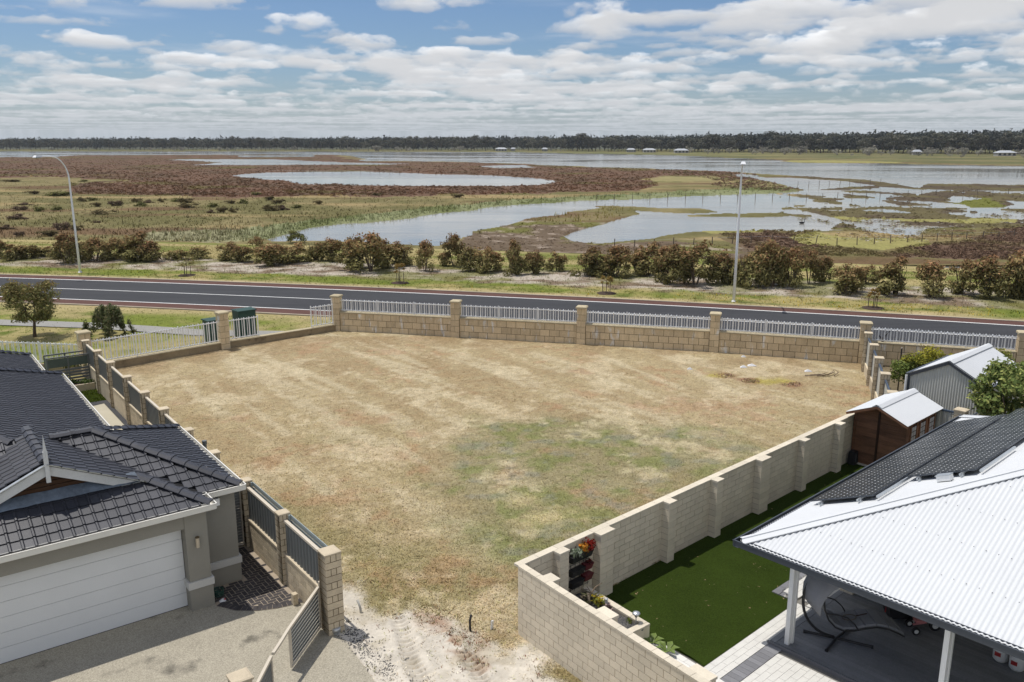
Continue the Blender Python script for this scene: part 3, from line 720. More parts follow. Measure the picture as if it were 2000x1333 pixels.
ISLES = [zC((-150, 470), (0, 474), (200, 472), (288, 495), (100, 499), (-60, 494), (-250, 486), (-420, 470), (-300, 464)),
         zC((80, 515), (250, 505), (650, 500), (720, 516), (500, 526), (150, 522)),
         zC((700, 518), (850, 505), (1020, 490), (1300, 470), (1650, 476), (2000, 490), (2600, 490), (2600, 560), (2000, 556), (1500, 572), (1100, 548), (850, 533)),
         zC((680, 404), (800, 402), (900, 411), (760, 416)), zC((980, 408), (1100, 406), (1165, 419), (1020, 420)), zC((1220, 414), (1380, 405), (1520, 424), (1300, 431)),
         zC((870, 372), (1050, 358), (1210, 352), (1190, 366), (1010, 376)), zC((1350, 412), (1480, 384), (1570, 376), (1640, 382), (1620, 404), (1540, 424)),
         zC((1640, 432), (1850, 416), (1970, 458), (1840, 472), (1690, 468)), zC((650, 470), (700, 468), (740, 477), (660, 479)), zC((730, 455), (790, 455), (780, 463), (720, 461)),
         zC((745, 478), (815, 476), (830, 487), (760, 489)), zC((865, 470), (1000, 470), (990, 485), (880, 482)), zC((860, 492), (970, 488), (980, 500), (900, 502)),
         zC((1000, 480), (1260, 462), (1300, 474), (1040, 494)), zC((1640, 384), (1800, 392), (2000, 404), (2600, 410), (2600, 428), (2000, 420), (1700, 405)),
         zC((1700, 490), (1900, 482), (2100, 486), (2100, 512), (1760, 514)), zC((640, 212), (900, 204), (1340, 212), (1330, 222), (1000, 226), (700, 220)),
         zB((1060, 550), (1300, 505), (1520, 470), (1700, 480), (1560, 540), (1300, 560))]
def land_mask(u, v, x, y):
    """True where land; pixel-plane outlines are the mapped shorelines, jittered in metres"""
    du = 7 * (fbm(x * 0.05, y * 0.05, 61, 4) - 0.5) * 4 ; k = np.clip((v - 285) / 120, 0.06, 1.4)
    dv = 6.5 * (fbm(x * 0.07 + 40, y * 0.07, 62, 5) - 0.5) * k
    dv = dv + 3.0 * (fbm(x * 0.35, y * 0.22, 65, 4) - 0.5) * k * (u > 900)
    uu, vv = u + du, v + dv
    w = inpoly(uu, vv, LAKE) | inpoly(uu, vv, POND2) | inpoly(uu, vv, STRIP2) | inpoly(uu, vv, POND1) | inpoly(uu, vv, PAN) | inpoly(uu, vv, RIVER)
    for isl in ISLES: w &= ~inpoly(uu, vv, isl)
    w |= inpoly(uu, vv, ISLES[2]) & (fbm(x * 0.16, y * 0.09, 68, 5) < 0.50)
    # broken hummocky shallows on the right
    zone = inpoly(u, v, zC((600, 380), (2600, 370), (2600, 640), (900, 600), (1000, 540), (700, 470)))
    w &= ~(zone & (fbm(x * 0.16, y * 0.075, 63, 5) > 0.575))
    return ~w
BROWN = [(-900, 309), (0, 307), (150, 304), (330, 303), (455, 303), (640, 303), (716, 316), (877, 317), (982, 320), (1070, 323), (1140, 327), (1262, 330), (1400, 334), (1489, 341), (1500, 352), (1430, 351), (1390, 344), (1285, 344), (1268, 352), (1290, 361), (1250, 372), (1100, 376), (1000, 380), (700, 383), (450, 385), (150, 379), (130, 360), (250, 353), (100, 346), (-900, 349)]
RED_R = [(1400, 455), (1520, 449), (1600, 452), (1570, 474), (1730, 494), (1790, 478), (1900, 470), (1930, 450), (2000, 440), (2600, 440), (2600, 520), (1880, 506), (1600, 500), (1480, 492)]
MUD = [(900, 476), (926, 450), (1021, 434), (1105, 437), (1190, 436), (1120, 455), (1115, 468), (1190, 478), (1330, 470), (1480, 486), (1480, 505), (900, 492)]
ALGAE = [zC((200, 600), (560, 595), (600, 612), (300, 620)), zC((740, 640), (860, 610), (1050, 640), (1500, 655), (1520, 680), (1250, 712), (1000, 690), (800, 680)),
         zC((900, 520), (1500, 540), (2000, 530), (2000, 560), (1100, 552)), zC((640, 212), (1340, 206), (1330, 226), (700, 222)), [(900, 296), (1500, 299), (1560, 306), (1300, 304), (1000, 300)]]
GREENB = [(240, 470), (300, 455), (480, 446), (560, 436), (700, 420), (830, 406), (1000, 390), (1170, 382), (1300, 375), (1440, 368), (1545, 366), (1560, 376), (1475, 381), (1300, 388), (1165, 393), (1000, 403), (912, 414), (825, 424), (720, 438), (560, 460), (500, 474)]
def wet_cols(u, v, x, y):
    k = np.clip((v - 285) / 120, 0.08, 1.4)
    n1 = fbm(x * 0.02, y * 0.03, 71, 5); n2 = fbm(x * 0.15, y * 0.10, 72, 5); n3 = fbm(x * 0.6, y * 0.5, 73, 3)
    uu = u + 90 * (n1 - 0.5); vv = v + 14 * (n2 - 0.5) * k
    c = lerp(np.array(T(150, 138, 98)), np.array(T(124, 118, 78)), sstep(0.40, 0.60, n1 * 0.4 + n2 * 0.6))
    c = lerp(c, np.array(T(182, 160, 116)), sstep(0.56, 0.70, fbm(x * 0.03, y * 0.09, 74, 5)) * 0.8)
    c = lerp(c, np.array(T(120, 92, 72)), sstep(0.55, 0.68, fbm(x * 0.035 + 7, y * 0.11, 75, 5)) * 0.75)
    br = inpoly(uu, vv, BROWN).astype(float)
    bc = lerp(np.array(T(126, 100, 82)), np.array(T(108, 88, 70)), sstep(0.4, 0.65, n2))
    bc = lerp(bc, np.array(T(112, 104, 62)), sstep(0.60, 0.70, fbm(x * 0.04, y * 0.05, 76, 5)) * 0.7)
    c = c * (1 - br[:, None]) + bc * br[:, None]
    rr_ = inpoly(uu, vv, RED_R).astype(float); rc = lerp(np.array(T(122, 100, 84)), np.array(T(132, 120, 84)), sstep(0.42, 0.60, n2))
    c = c * (1 - rr_[:, None]) + rc * rr_[:, None]
    md = inpoly(uu, vv, MUD).astype(float); mc = lerp(np.array(T(122, 106, 88)), np.array(T(124, 122, 70)), sstep(0.50, 0.64, n2))
    mc = lerp(mc, np.array(T(182, 166, 150)), sstep(0.62, 0.74, n3) * 0.7)
    c = c * (1 - md[:, None]) + mc * md[:, None]
    gb = inpoly(u + 30 * (n2 - 0.5), v + 6 * (n3 - 0.5) * k, GREENB).astype(float); gc = lerp(np.array(T(150, 154, 112)), np.array(T(124, 130, 84)), sstep(0.4, 0.6, n2)); gc = lerp(gc, np.array(T(172, 164, 132)), sstep(560, 380, u) * 0.7)
    c = c * (1 - gb[:, None]) + gc * gb[:, None]
    right = sstep(1500, 1620, u) * (v > 340) * (v < 445); c = lerp(c, lerp(np.array(T(116, 107, 76)), np.array(T(102, 90, 74)), sstep(0.4, 0.6, n2)), right)
    c = lerp(c, np.array(T(122, 124, 62)), right * inpoly(uu, vv, ISLES[8] + []).astype(float))
    for al in ALGAE: c = lerp(c, np.array(T(172, 166, 104)), inpoly(uu, v + 4 * (n2 - 0.5) * k, al).astype(float) * 0.85)
    c = lerp(c, np.array(T(170, 160, 112)), inpoly(u, v, zC((0, 300), (250, 305), (260, 325), (0, 330), (-150, 318))).astype(float) * 0.8)
    c = lerp(c, lerp(np.array(T(108, 112, 74)), np.array(T(140, 132, 92)), sstep(0.45, 0.6, fbm(x * 0.03, y * 0.05, 78, 5))), ((v < 324.0) & (v < 297.5 + 0.026 * np.maximum(u - 1000, 0))).astype(float) * 0.85)
    return c * (0.92 + 0.2 * n3)[:, None]
us = np.arange(-420, 2440, 4.0)
vsr = np.concatenate([np.arange(292, 330, 0.4), np.arange(330, 370, 0.7), np.arange(370, 520, 1.2)])
uu, vv = np.meshgrid(us, vsr); uu, vv = uu.ravel(), vv.ravel()
px, py = Gn(uu, vv, -0.2)
land = land_mask(uu, vv, px, py)
zz = np.where(land, -0.19 + 0.10 * (fbm(px * 0.2, py * 0.2, 64, 3) - 0.5), -0.55)
fc = grid_faces(len(vsr), len(us)); fc = fc[land[fc].any(1)]
used = np.unique(fc); remap = np.zeros(len(uu), np.int64); remap[used] = np.arange(len(used))
np_mesh('wetland_ground', np.stack([px, py, zz], 1)[used], remap[fc], 'wet_attr', wet_cols(uu, vv, px, py)[used], smooth=True, kind='structure')
# water sheet and the far land beyond the shore
MB().quad((-2600, 66, WZ), (2600, 66, WZ), (2600, 1500, WZ), (-2600, 1500, WZ)).build('water', 'water', None, kind='structure')
m = MB(); far_edge = [G(-900, 295.3), G(0, 295.0), (G(1000, 296.3)), G(1300, 302), G(1560, 309), G(1720, 319), G(2000, 322), G(2900, 337)]
for i in range(len(far_edge) - 1):
    a, b = far_edge[i], far_edge[i + 1]
    m.quad((a.x, a.y, -0.25), (b.x, b.y, -0.25), (b.x * 3, b.y * 3, -0.25), (a.x * 3, a.y * 3, -0.25))
m.build('far_ground', 'forest_floor', None, kind='structure')
# low samphire, clump by clump
def clumps(name, px, py, pz, cols, size, label, cat, flat=0.55, nf=7):
    n = len(px); M = nf * 2
    an = RNG.uniform(0, 2 * math.pi, (n, M)); el = RNG.uniform(0.05, 1.0, (n, M))
    r = size[:, None] * RNG.uniform(0.55, 1.0, (n, M))
    cx = px[:, None] + np.cos(an) * r * np.sqrt(1 - el ** 2) * 0.9; cy = py[:, None] + np.sin(an) * r * np.sqrt(1 - el ** 2) * 0.9; cz = pz[:, None] + el * r * flat
    C = np.stack([cx, cy, cz], 2).reshape(-1, 3); K = len(C)
    s = np.repeat(size, M) * 0.42
    v = (C[:, None, :] + RNG.normal(0, 1, (K, 3, 3)) * s[:, None, None] * np.array([0.75, 0.75, 0.5])).reshape(-1, 3)
    v[:, 2] = np.maximum(v[:, 2], -0.25)
    c = np.repeat(cols, M, 0) * RNG.uniform(0.7, 1.3, K)[:, None]
    return np_mesh(name, v, np.arange(K * 3).reshape(-1, 3), 'leaf', np.repeat(c, 3, 0), label=label, cat=cat, kind='stuff')
def scatter(n, poly, v0, v1, u0=-360, u1=2360, powr=1.0):
    n = int(n * 1.28)
    u = RNG.uniform(u0, u1, n); v = v0 + (v1 - v0) * RNG.uniform(0, 1, n) ** powr
    ok = inpoly(u, v, poly); u, v = u[ok], v[ok]; x, y = Gn(u, v, -0.2)
    ok = land_mask(u, v, x, y); return u[ok], v[ok], x[ok], y[ok]
u, v, px, py = scatter(24000, BROWN, 304, 386)
clumps('samphire', px, py, np.full(len(px), -0.2), wet_cols(u, v, px, py) * np.array([1.5, 1.38, 1.26]), RNG.uniform(0.22, 0.60, len(px)), 'low brown samphire covering the marsh around the oval pond', 'samphire')
u, v, px, py = scatter(16000, RED_R, 440, 520)
clumps('samphire', px, py, np.full(len(px), -0.2), wet_cols(u, v, px, py) * 1.5, RNG.uniform(0.18, 0.42, len(px)), 'reddish low samphire along the lagoon edge behind the right shrubs', 'samphire')
BROWN2 = zC((-60, 262), (300, 272), (540, 290), (560, 322), (650, 350), (785, 370), (650, 384), (420, 376), (260, 350), (260, 318), (120, 296), (-60, 290))
u, v, px, py = scatter(9000, BROWN2, 328, 378)
clumps('promontory_scrub', px, py, np.full(len(px), -0.2), np.where((RNG.uniform(0, 1, len(px)) < 0.55)[:, None], np.array((0.22, 0.14, 0.10)), np.array((0.20, 0.18, 0.08))), RNG.uniform(0.3, 0.75, len(px)), 'brown and olive scrub covering the promontory behind the river', 'scrub')
u, v, px, py = scatter(5000, MUD, 430, 492)
clumps('mud_plants', px, py, np.full(len(px), -0.22), wet_cols(u, v, px, py) * 1.5, RNG.uniform(0.10, 0.30, len(px)), 'low growth and debris on the mudflat beside the river', 'marsh plants')
u, v, px, py = scatter(9000, [(1500, 340), (2300, 340), (2300, 480), (1500, 470)], 340, 470)
clumps('marsh_hummocks', px, py, np.full(len(px), -0.22), wet_cols(u, v, px, py) * 1.5, RNG.uniform(0.12, 0.4, len(px)), 'marsh hummocks breaking the shallow water on the right', 'marsh plants')
u = RNG.uniform(1560, 2060, 9000); v = RNG.uniform(405, 475, 9000); px, py = Gn(u, v, -0.3)
ok = (fbm(px * 0.10, py * 0.06, 66, 4) > 0.52) & (fbm(px * 0.5, py * 0.3, 67, 3) > 0.5); u, v, px, py = u[ok], v[ok], px[ok], py[ok]
wc = np.where((RNG.uniform(0, 1, len(px)) < 0.25)[:, None], np.array((0.55, 0.52, 0.44)), np.where((RNG.uniform(0, 1, len(px)) < 0.5)[:, None], np.array((0.20, 0.14, 0.10)), np.array((0.24, 0.22, 0.10))))
clumps('marsh_clumps', px, py, np.full(len(px), -0.32), wc, RNG.uniform(0.10, 0.34, len(px)), 'pale and brown dead clumps scattered in the right shallows', 'marsh plants')
u, v, px, py = scatter(16000, GREENB, 362, 476)
tufts('river_reeds', px, py, np.full(len(px), -0.22), wet_cols(u, v, px, py) * RNG.uniform(0.8, 1.2, (len(px), 1)), RNG.uniform(0.3, 0.8, len(px)), np.full(len(px), 0.13), 4, lean=0.9,
      label='green reeds lining the far river bank', cat='reeds')
u, v, px, py = scatter(14000, [(-60, 346), (700, 384), (1300, 376), (700, 430), (480, 470), (-60, 480)], 346, 480)
tufts('marsh_grass', px, py, np.full(len(px), -0.22), wet_cols(u, v, px, py), RNG.uniform(0.2, 0.5, len(px)), np.full(len(px), 0.16), 3, lean=0.9,
      label='olive and straw coloured grass on the left marsh flat', cat='grass')
u, v, px, py = scatter(3500, ISLES[-1], 405, 440)
tufts('island_reeds', px, py, np.full(len(px), -0.22), np.tile(np.array(T(150, 140, 70)), (len(px), 1)), RNG.uniform(0.4, 0.8, len(px)), np.full(len(px), 0.12), 3, lean=0.7,
      label='yellow green reeds on the spit between river and inner lagoon', cat='reeds')

# ================================================================== VEGETATION
def crown_mesh(name, blobs, leaf, colfn, mat='leaf', shell=0.5, seed=1, up=0.25, elong=1.0):
    """blobs: (cx, cy, cz, rx, ry, rz, n); leaf-sized faces spread through each blob"""
    rg = np.random.default_rng(seed); V = []; Cc = []
    for (cx, cy, cz, rx, ry, rz, n) in blobs:
        d = rg.normal(0, 1, (n, 3)); d /= np.linalg.norm(d, axis=1)[:, None]
        r = rg.uniform(0, 1, n) ** shell
        wob = 0.75 + 0.5 * vnoise(d[:, 0] * 3 + cx * 7, d[:, 2] * 3 + cy * 5, seed)
        c = np.array([cx, cy, cz]) + d * (r * wob)[:, None] * np.array([rx, ry, rz])
        nrm = d + rg.normal(0, 0.7, (n, 3)); nrm[:, 2] += up; nrm /= np.linalg.norm(nrm, axis=1)[:, None]
        t = np.cross(nrm, rg.normal(0, 1, (n, 3))); t /= np.linalg.norm(t, axis=1)[:, None]
        b = np.cross(nrm, t); s = leaf * rg.uniform(0.6, 1.3, n)[:, None]
        q = np.stack([c - t * s * elong, c + b * s * 0.55 , c + t * s * elong, c - b * s * 0.55], 1)
        V.append(q.reshape(-1, 3)); Cc.append(np.repeat(colfn(c, r, rg), 4, 0))
    V = np.concatenate(V); Cc = np.concatenate(Cc)
    return np_mesh('_' + name, V, np.arange(len(V)).reshape(-1, 4), mat, Cc)
def blobs_in(rg, n, rx, ry, z0, z1, br, cnt, top=0.6):
    """n blobs spread through a crown of radius rx, ry from z0 to z1"""
    out = []
    for i in range(n):
        a = rg.uniform(0, 2 * math.pi); h = rg.uniform(0, 1) ** 0.8; k = math.sqrt(max(0.05, 1 - (2 * h - 1) ** 2 * top)) * rg.uniform(0.15, 1) ** 0.5
        s = br * rg.uniform(0.65, 1.25)
        out.append((math.cos(a) * rx * k, math.sin(a) * ry * k, z0 + (z1 - z0) * h, s, s, s * rg.uniform(0.6, 0.95), cnt))
    return out
def place(name, mesh_parts, loc, rz, scl, label, cat, group):
    """thing = Empty + one object per part on shared mesh data"""
    e = bpy.data.objects.new(name, None); e.empty_display_size = 0.2; COL.objects.link(e)
    e.location = loc; e.rotation_euler = (0, 0, rz); e.scale = scl if hasattr(scl, '__len__') else (scl, scl, scl)
    ORG[e.name] = Vector(loc); props(e, label, cat, group)
    for nm, me in mesh_parts:
        o = bpy.data.objects.new(nm, me); COL.objects.link(o); o.parent = e
    return e

# ---- far woodland: single trees along the shore, the wood behind them one mass
def gum_cols(base, pale):
    def f(c, r, rg):
        n = len(c); k = rg.uniform(0.7, 1.25, n)
        col = np.tile(np.array(base), (n, 1)) * k[:, None]
        m = rg.uniform(0, 1, n) < 0.25; col[m] = np.array(pale) * k[m][:, None]
        return col
    return f
FAR = []
for k in range(7):
    rg = np.random.default_rng(100 + k); hgt = 1.0
    wide = rg.uniform(0.20, 0.30)
    bl = []
    for i in range(9):
        a = rg.uniform(0, 6.28); h = rg.uniform(0.38, 0.96); rr = wide * rg.uniform(0.2, 1.0) * (1.15 - 0.5 * abs(h - 0.6))
        s = rg.uniform(0.11, 0.17); bl.append((math.cos(a) * rr, math.sin(a) * rr, h - s * 0.5, s * 1.2, s * 1.2, s * 0.80, 110))
    cr = crown_mesh('far_crown', bl, 0.034, gum_cols((0.10, 0.104, 0.076), (0.155, 0.14, 0.11)), 'leaf_far', 0.6, 200 + k)
    m = MB(); m.tube([(0, 0, 0), (0.01, 0, 0.3), (rg.uniform(-0.05, 0.05), 0, 0.62)], [0.022, 0.016, 0.008], 5)
    for j in range(4):
        a = rg.uniform(0, 6.28); z0 = rg.uniform(0.25, 0.5); m.tube([(0, 0, z0), (math.cos(a) * wide * 0.5, math.sin(a) * wide * 0.5, z0 + 0.22)], [0.011, 0.005], 4)
    FAR.append((cr, m.mesh('_far_trunk', 'bark_pale' if k % 3 == 0 else 'bark')))
MALLEE = []
for k in range(4):
    rg = np.random.default_rng(140 + k); bl = []
    for i in range(8):
        a = rg.uniform(0, 6.28); rr = rg.uniform(0.1, 0.5); s = rg.uniform(0.18, 0.3)
        bl.append((math.cos(a) * rr, math.sin(a) * rr, rg.uniform(0.3, 0.8), s, s, s * 0.8, 60))
    cr = crown_mesh('mallee_crown', bl, 0.055, gum_cols((0.27, 0.26, 0.215), (0.38, 0.35, 0.30)), 'leaf_far', 0.6, 240 + k)
    m = MB()
    for j in range(4):
        a = rg.uniform(0, 6.28); m.tube([(0, 0, 0), (math.cos(a) * 0.2, math.sin(a) * 0.2, 0.3), (math.cos(a) * 0.4, math.sin(a) * 0.4, 0.6)], [0.03, 0.022, 0.01], 4)
    MALLEE.append((cr, m.mesh('_mallee_trunk', 'bark_pale')))
def shore_v(u): return np.interp(u, [-700, 0, 600, 1000, 1250, 1400, 1600, 1800, 2000, 2200], [293.4, 294.4, 295.0, 295.6, 297.4, 298.6, 300.0, 301.5, 302.5, 305.0])
def tree_h(u): return np.interp(u, [-200, 0, 500, 900, 1300, 1700, 2000, 2200], [16.5, 16.5, 17.5, 18.5, 19.5, 21.0, 22.5, 23])
rg = np.random.default_rng(5)
u = -70.0
while u < 2080:
    base = shore_v(u) - rg.uniform(0.0, 1.2) - (1.3 if rg.uniform() < 0.45 else 0)
    g = G(u, base, -0.25); h = tree_h(u) * rg.uniform(0.72, 1.08) * (1.18 if rg.uniform() < 0.06 else 1)
    cr, tr = FAR[rg.integers(0, len(FAR))]; s = h * rg.uniform(1.15, 1.6)
    place('gum_tree', [('crown', cr), ('trunk', tr)], g, rg.uniform(0, 6.28), (s, s, h), 'dark gum tree in the woodland along the far lake shore', 'tree', 'gum trees on the far shore')
    u += rg.uniform(5.4, 9.8)
for i in range(60):                                  # pale low paperbarks in front of the gums
    u = rg.uniform(1330, 2060) if i < 44 else rg.uniform(60, 900)
    base = shore_v(u) + rg.uniform(0.3, (9.0 if u > 1650 and i % 3 == 0 else 3.6) if u > 1380 else 0.6); g = G(u, base, -0.25); h = rg.uniform(4.5, 9.0) * (0.55 if base > shore_v(u) + 3.6 else 1 if u > 1300 else 0.9)
    cr, tr = MALLEE[rg.integers(0, 4)]
    place('paperbark_tree', [('crown', cr), ('trunk', tr)], g, rg.uniform(0, 6.28), (h * rg.uniform(1.0, 1.5), h * 1.2, h), 'low greyish paperbark tree at the foot of the far woodland', 'tree', 'paperbarks at the woodland edge')
# the depth of the wood: crowns only as one mass
V = []; Cl = []
for i in range(3400):
    u = rg.uniform(-650, 2650); base = shore_v(u) - rg.uniform(1.0, 5.0); g = G(u, max(base, 287.5), -0.25); h = tree_h(u) * rg.uniform(0.8, 1.06) * (1 + 0.03 * (g.y / 1000))
    n = 100; d = rg.normal(0, 1, (n, 3)); d /= np.linalg.norm(d, axis=1)[:, None]; r = rg.uniform(0.3, 1, n)[:, None]
    w = h * rg.uniform(0.28, 0.42)
    c = np.array([g.x, g.y, h * 0.56]) + d * r * np.array([w, w, h * 0.44])
    q = c[:, None, :] + rg.normal(0, 1, (n, 3, 3)) * h * 0.062
    V.append(q.reshape(-1, 3)); Cl.append(np.tile(np.array((0.095, 0.104, 0.088)) * rg.uniform(0.75, 1.2), (n * 3, 1)))
V = np.concatenate(V); V[:, 2] = np.maximum(V[:, 2], -0.2)
np_mesh('far_wood', V, np.arange(len(V)).reshape(-1, 3), 'leaf_far', np.concatenate(Cl), label='dark mass of woodland behind the shoreline trees', cat='wood', kind='stuff')

# ---- row of red-tipped shrubs in the sandy bed
def shrub_cols(c, r, rg):
    n = len(c); h = np.clip(c[:, 2] / 1.0, 0, 1); k = rg.uniform(0.5, 1.4, n)
    red = np.array((0.35, 0.185, 0.105)); ol = np.array((0.235, 0.215, 0.09))
    f = np.clip((h - 0.42) * 1.25 + rg.normal(0, 0.28, n), 0, 1)
    return (ol * (1 - f)[:, None] + red * f[:, None]) * k[:, None]
SHRUB = []
for k in range(6):
    rg2 = np.random.default_rng(300 + k)
    bl = []
    for i in range(18):
        a = rg2.uniform(0, 6.28); h = rg2.uniform(0.10, 0.94); rr = 0.40 * rg2.uniform(0.1, 1) ** 0.7 * (1.1 - 0.6 * h)
        s = rg2.uniform(0.12, 0.20); bl.append((math.cos(a) * rr, math.sin(a) * rr, h * 0.9, s, s, s * 1.1, 130))
    cr = crown_mesh('shrub_crown', bl, 0.034, shrub_cols, 'leaf', 0.65, 320 + k, up=0.4, elong=1.3)
    m = MB()
    for j in range(5):
        a = rg2.uniform(0, 6.28); m.tube([(math.cos(a) * 0.03, math.sin(a) * 0.03, -0.02), (math.cos(a) * 0.10, math.sin(a) * 0.10, 0.3), (math.cos(a) * 0.2, math.sin(a) * 0.2, 0.65)], [0.016, 0.011, 0.005], 4)
    SHRUB.append((cr, m.mesh('_shrub_stem', 'bark')))
SA = [(20, 760, 670, 90), (95, 765, 690, 120), (180, 755, 670, 110), (265, 745, 700, 90), (320, 760, 700, 80), (370, 785, 650, 130), (455, 770, 655, 120), (535, 775, 670, 120), (620, 770, 665, 110), (700, 755, 655, 120), (790, 770, 635, 170), (850, 775, 680, 110), (820, 778, 700, 90), (985, 765, 700, 110), (1105, 760, 690, 110), (1270, 770, 685, 110), (1355, 780, 700, 110), (1435, 740, 655, 90), (1490, 800, 695, 140), (1560, 790, 700, 110), (1640, 785, 690, 140), (1760, 770, 655, 110), (1860, 775, 665, 140), (1960, 825, 680, 130)]
SB = [(130, 810, 655, 120), (215, 830, 655, 170), (300, 810, 680, 150), (390, 800, 685, 120), (515, 830, 690, 90), (630, 800, 730, 80), (675, 800, 655, 110), (770, 830, 680, 130), (850, 840, 720, 110), (910, 830, 740, 100), (1000, 850, 685, 110), (1040, 800, 730, 80), (1120, 845, 735, 110), (1255, 830, 740, 100), (1430, 850, 720, 160), (1500, 855, 730, 130), (1580, 860, 720, 150), (1700, 850, 740, 130), (1760, 850, 695, 150), (1850, 870, 725, 150), (1940, 860, 740, 130)]
SC = [(30, 900, 715, 130), (165, 905, 700, 200), (300, 895, 740, 130), (370, 900, 740, 130), (450, 915, 705, 150), (560, 900, 690, 160), (600, 920, 700, 150), (700, 915, 740, 130), (800, 900, 745, 110), (880, 890, 765, 110), (990, 955, 815, 150), (1120, 900, 810, 110), (1060, 945, 820, 100), (1280, 960, 780, 180), (1480, 975, 810, 150), (1640, 955, 795, 130), (1770, 980, 775, 190), (1930, 980, 750, 170), (2010, 990, 745, 120)]
rg = np.random.default_rng(8)
def nth(k):
    return '%d%s' % (k, 'th' if 10 <= k % 100 <= 20 else {1: 'st', 2: 'nd', 3: 'rd'}.get(k % 10, 'th'))
SALL = sorted(ox + q[0] / 2.857 for lst, ox in ((SA, 0), (SB, 650), (SC, 1300)) for q in lst)
for lst, ox in ((SA, 0), (SB, 650), (SC, 1300)):
    for (cx, by, ty, w) in lst:
        u0, vb, vt, wp = ox + cx / 2.857, 240 + by / 2.857, 240 + ty / 2.857, w / 2.857
        g = G(u0, vb, 0.12); dist = g.y
        h = 1.15 * (vb - vt) / FPX * dist * 1.02; wm = wp / FPX * dist
        cr, st = SHRUB[rg.integers(0, 6)]
        place('red_tipped_shrub', [('crown', cr), ('stem', st)], g, rg.uniform(0, 6.28), (wm * 1.62, wm * 1.5, h * 1.10), ('tall' if h > 2.6 else 'low' if h < 1.7 else 'bushy') + ' red tipped shrub, %s from the left in the bed beyond the road' % nth(SALL.index(u0) + 1), 'shrub', 'shrubs in the bed beyond the road')

# ---- dark low bushes on the left marsh flat
def bush_cols(base, alt):
    def f(c, r, rg):
        n = len(c); k = rg.uniform(0.65, 1.3, n)[:, None]; m = (rg.uniform(0, 1, n) < 0.3)[:, None]
        return np.where(m, np.array(alt), np.array(base)) * k
    return f
BUSH = []
for k, (b0, b1) in enumerate((((0.14, 0.145, 0.055), (0.21, 0.20, 0.075)), ((0.16, 0.135, 0.07), (0.21, 0.165, 0.09)), ((0.14, 0.10, 0.07), (0.19, 0.14, 0.10)))):
    for j in range(2):
        rg2 = np.random.default_rng(400 + k * 2 + j)
        bl = [(rg2.uniform(-0.38, 0.38), rg2.uniform(-0.3, 0.3), rg2.uniform(0.15, 0.7), 0.25, 0.25, rg2.uniform(0.2, 0.32), 90) for i in range(8)]
        m = MB()
        for q in range(3): m.tube([(0, 0, -0.05), (rg2.uniform(-0.2, 0.2), rg2.uniform(-0.2, 0.2), 0.4)], [0.02, 0.008], 4)
        BUSH.append((crown_mesh('bush_crown', bl, 0.075, bush_cols(b0, b1), 'leaf', 0.6, 430 + k * 2 + j), m.mesh('_bush_stem', 'bark')))
LB = [(120, 490, 70, 25), (210, 497, 65, 30), (310, 490, 60, 25), (460, 440, 60, 25), (510, 435, 60, 18), (540, 470, 70, 25), (650, 465, 70, 30), (760, 445, 55, 25), (790, 468, 70, 25), (835, 448, 60, 18), (900, 445, 45, 25), (980, 443, 60, 22), (1030, 448, 80, 28), (1045, 475, 100, 28), (1180, 473, 60, 25), (1180, 505, 50, 20), (1245, 505, 60, 35), (1300, 503, 50, 30), (1290, 453, 70, 20), (1360, 453, 60, 25), (1420, 405, 70, 18), (1510, 435, 50, 25), (1560, 452, 80, 25), (1510, 492, 100, 35), (1585, 490, 60, 33), (1650, 478, 60, 20), (1780, 458, 60, 25), (570, 512, 130, 28), (105, 540, 110, 35), (350, 600, 80, 45), (425, 603, 60, 35), (280, 635, 120, 35), (40, 597, 80, 30), (110, 635, 50, 28), (460, 330, 50, 12), (545, 560, 40, 12), (145, 460, 80, 15), (310, 410, 150, 25), (190, 400, 90, 20), (65, 330, 130, 12), (2100, 408, 50, 18), (2560, 420, 70, 22)]
LALL = sorted((q[0], q[1]) for q in LB)
for i, (cx, by, w, h) in enumerate(LB):
    u0, vb = cx / 2.857, 240 + by / 2.857; g = G(u0, vb, -0.22); d = g.y
    wm, hm = w / 2.857 / FPX * d, h / 2.857 / FPX * d
    cr, st = BUSH[rg.integers(0, 4) if by < 520 and i % 3 else rg.integers(2, 6)]
    place('marsh_bush', [('crown', cr), ('stem', st)], g, rg.uniform(-0.5, 0.5), (wm * 1.1, wm * 0.8, hm * 1.15), '%s dark bush, %s from the left on the marsh flat' % ('wide low' if w > 3.2 * h else 'rounded', nth(LALL.index((cx, by)) + 1)), 'bush', 'bushes on the left marsh flat')
g = G(579, 471, 0.0); cr, st = BUSH[0]
place('riverside_bush', [('crown', cr), ('stem', st)], g, 0.3, (2.0, 1.7, 1.35), 'rounded green bush at the left tip of the river', 'bush', None)

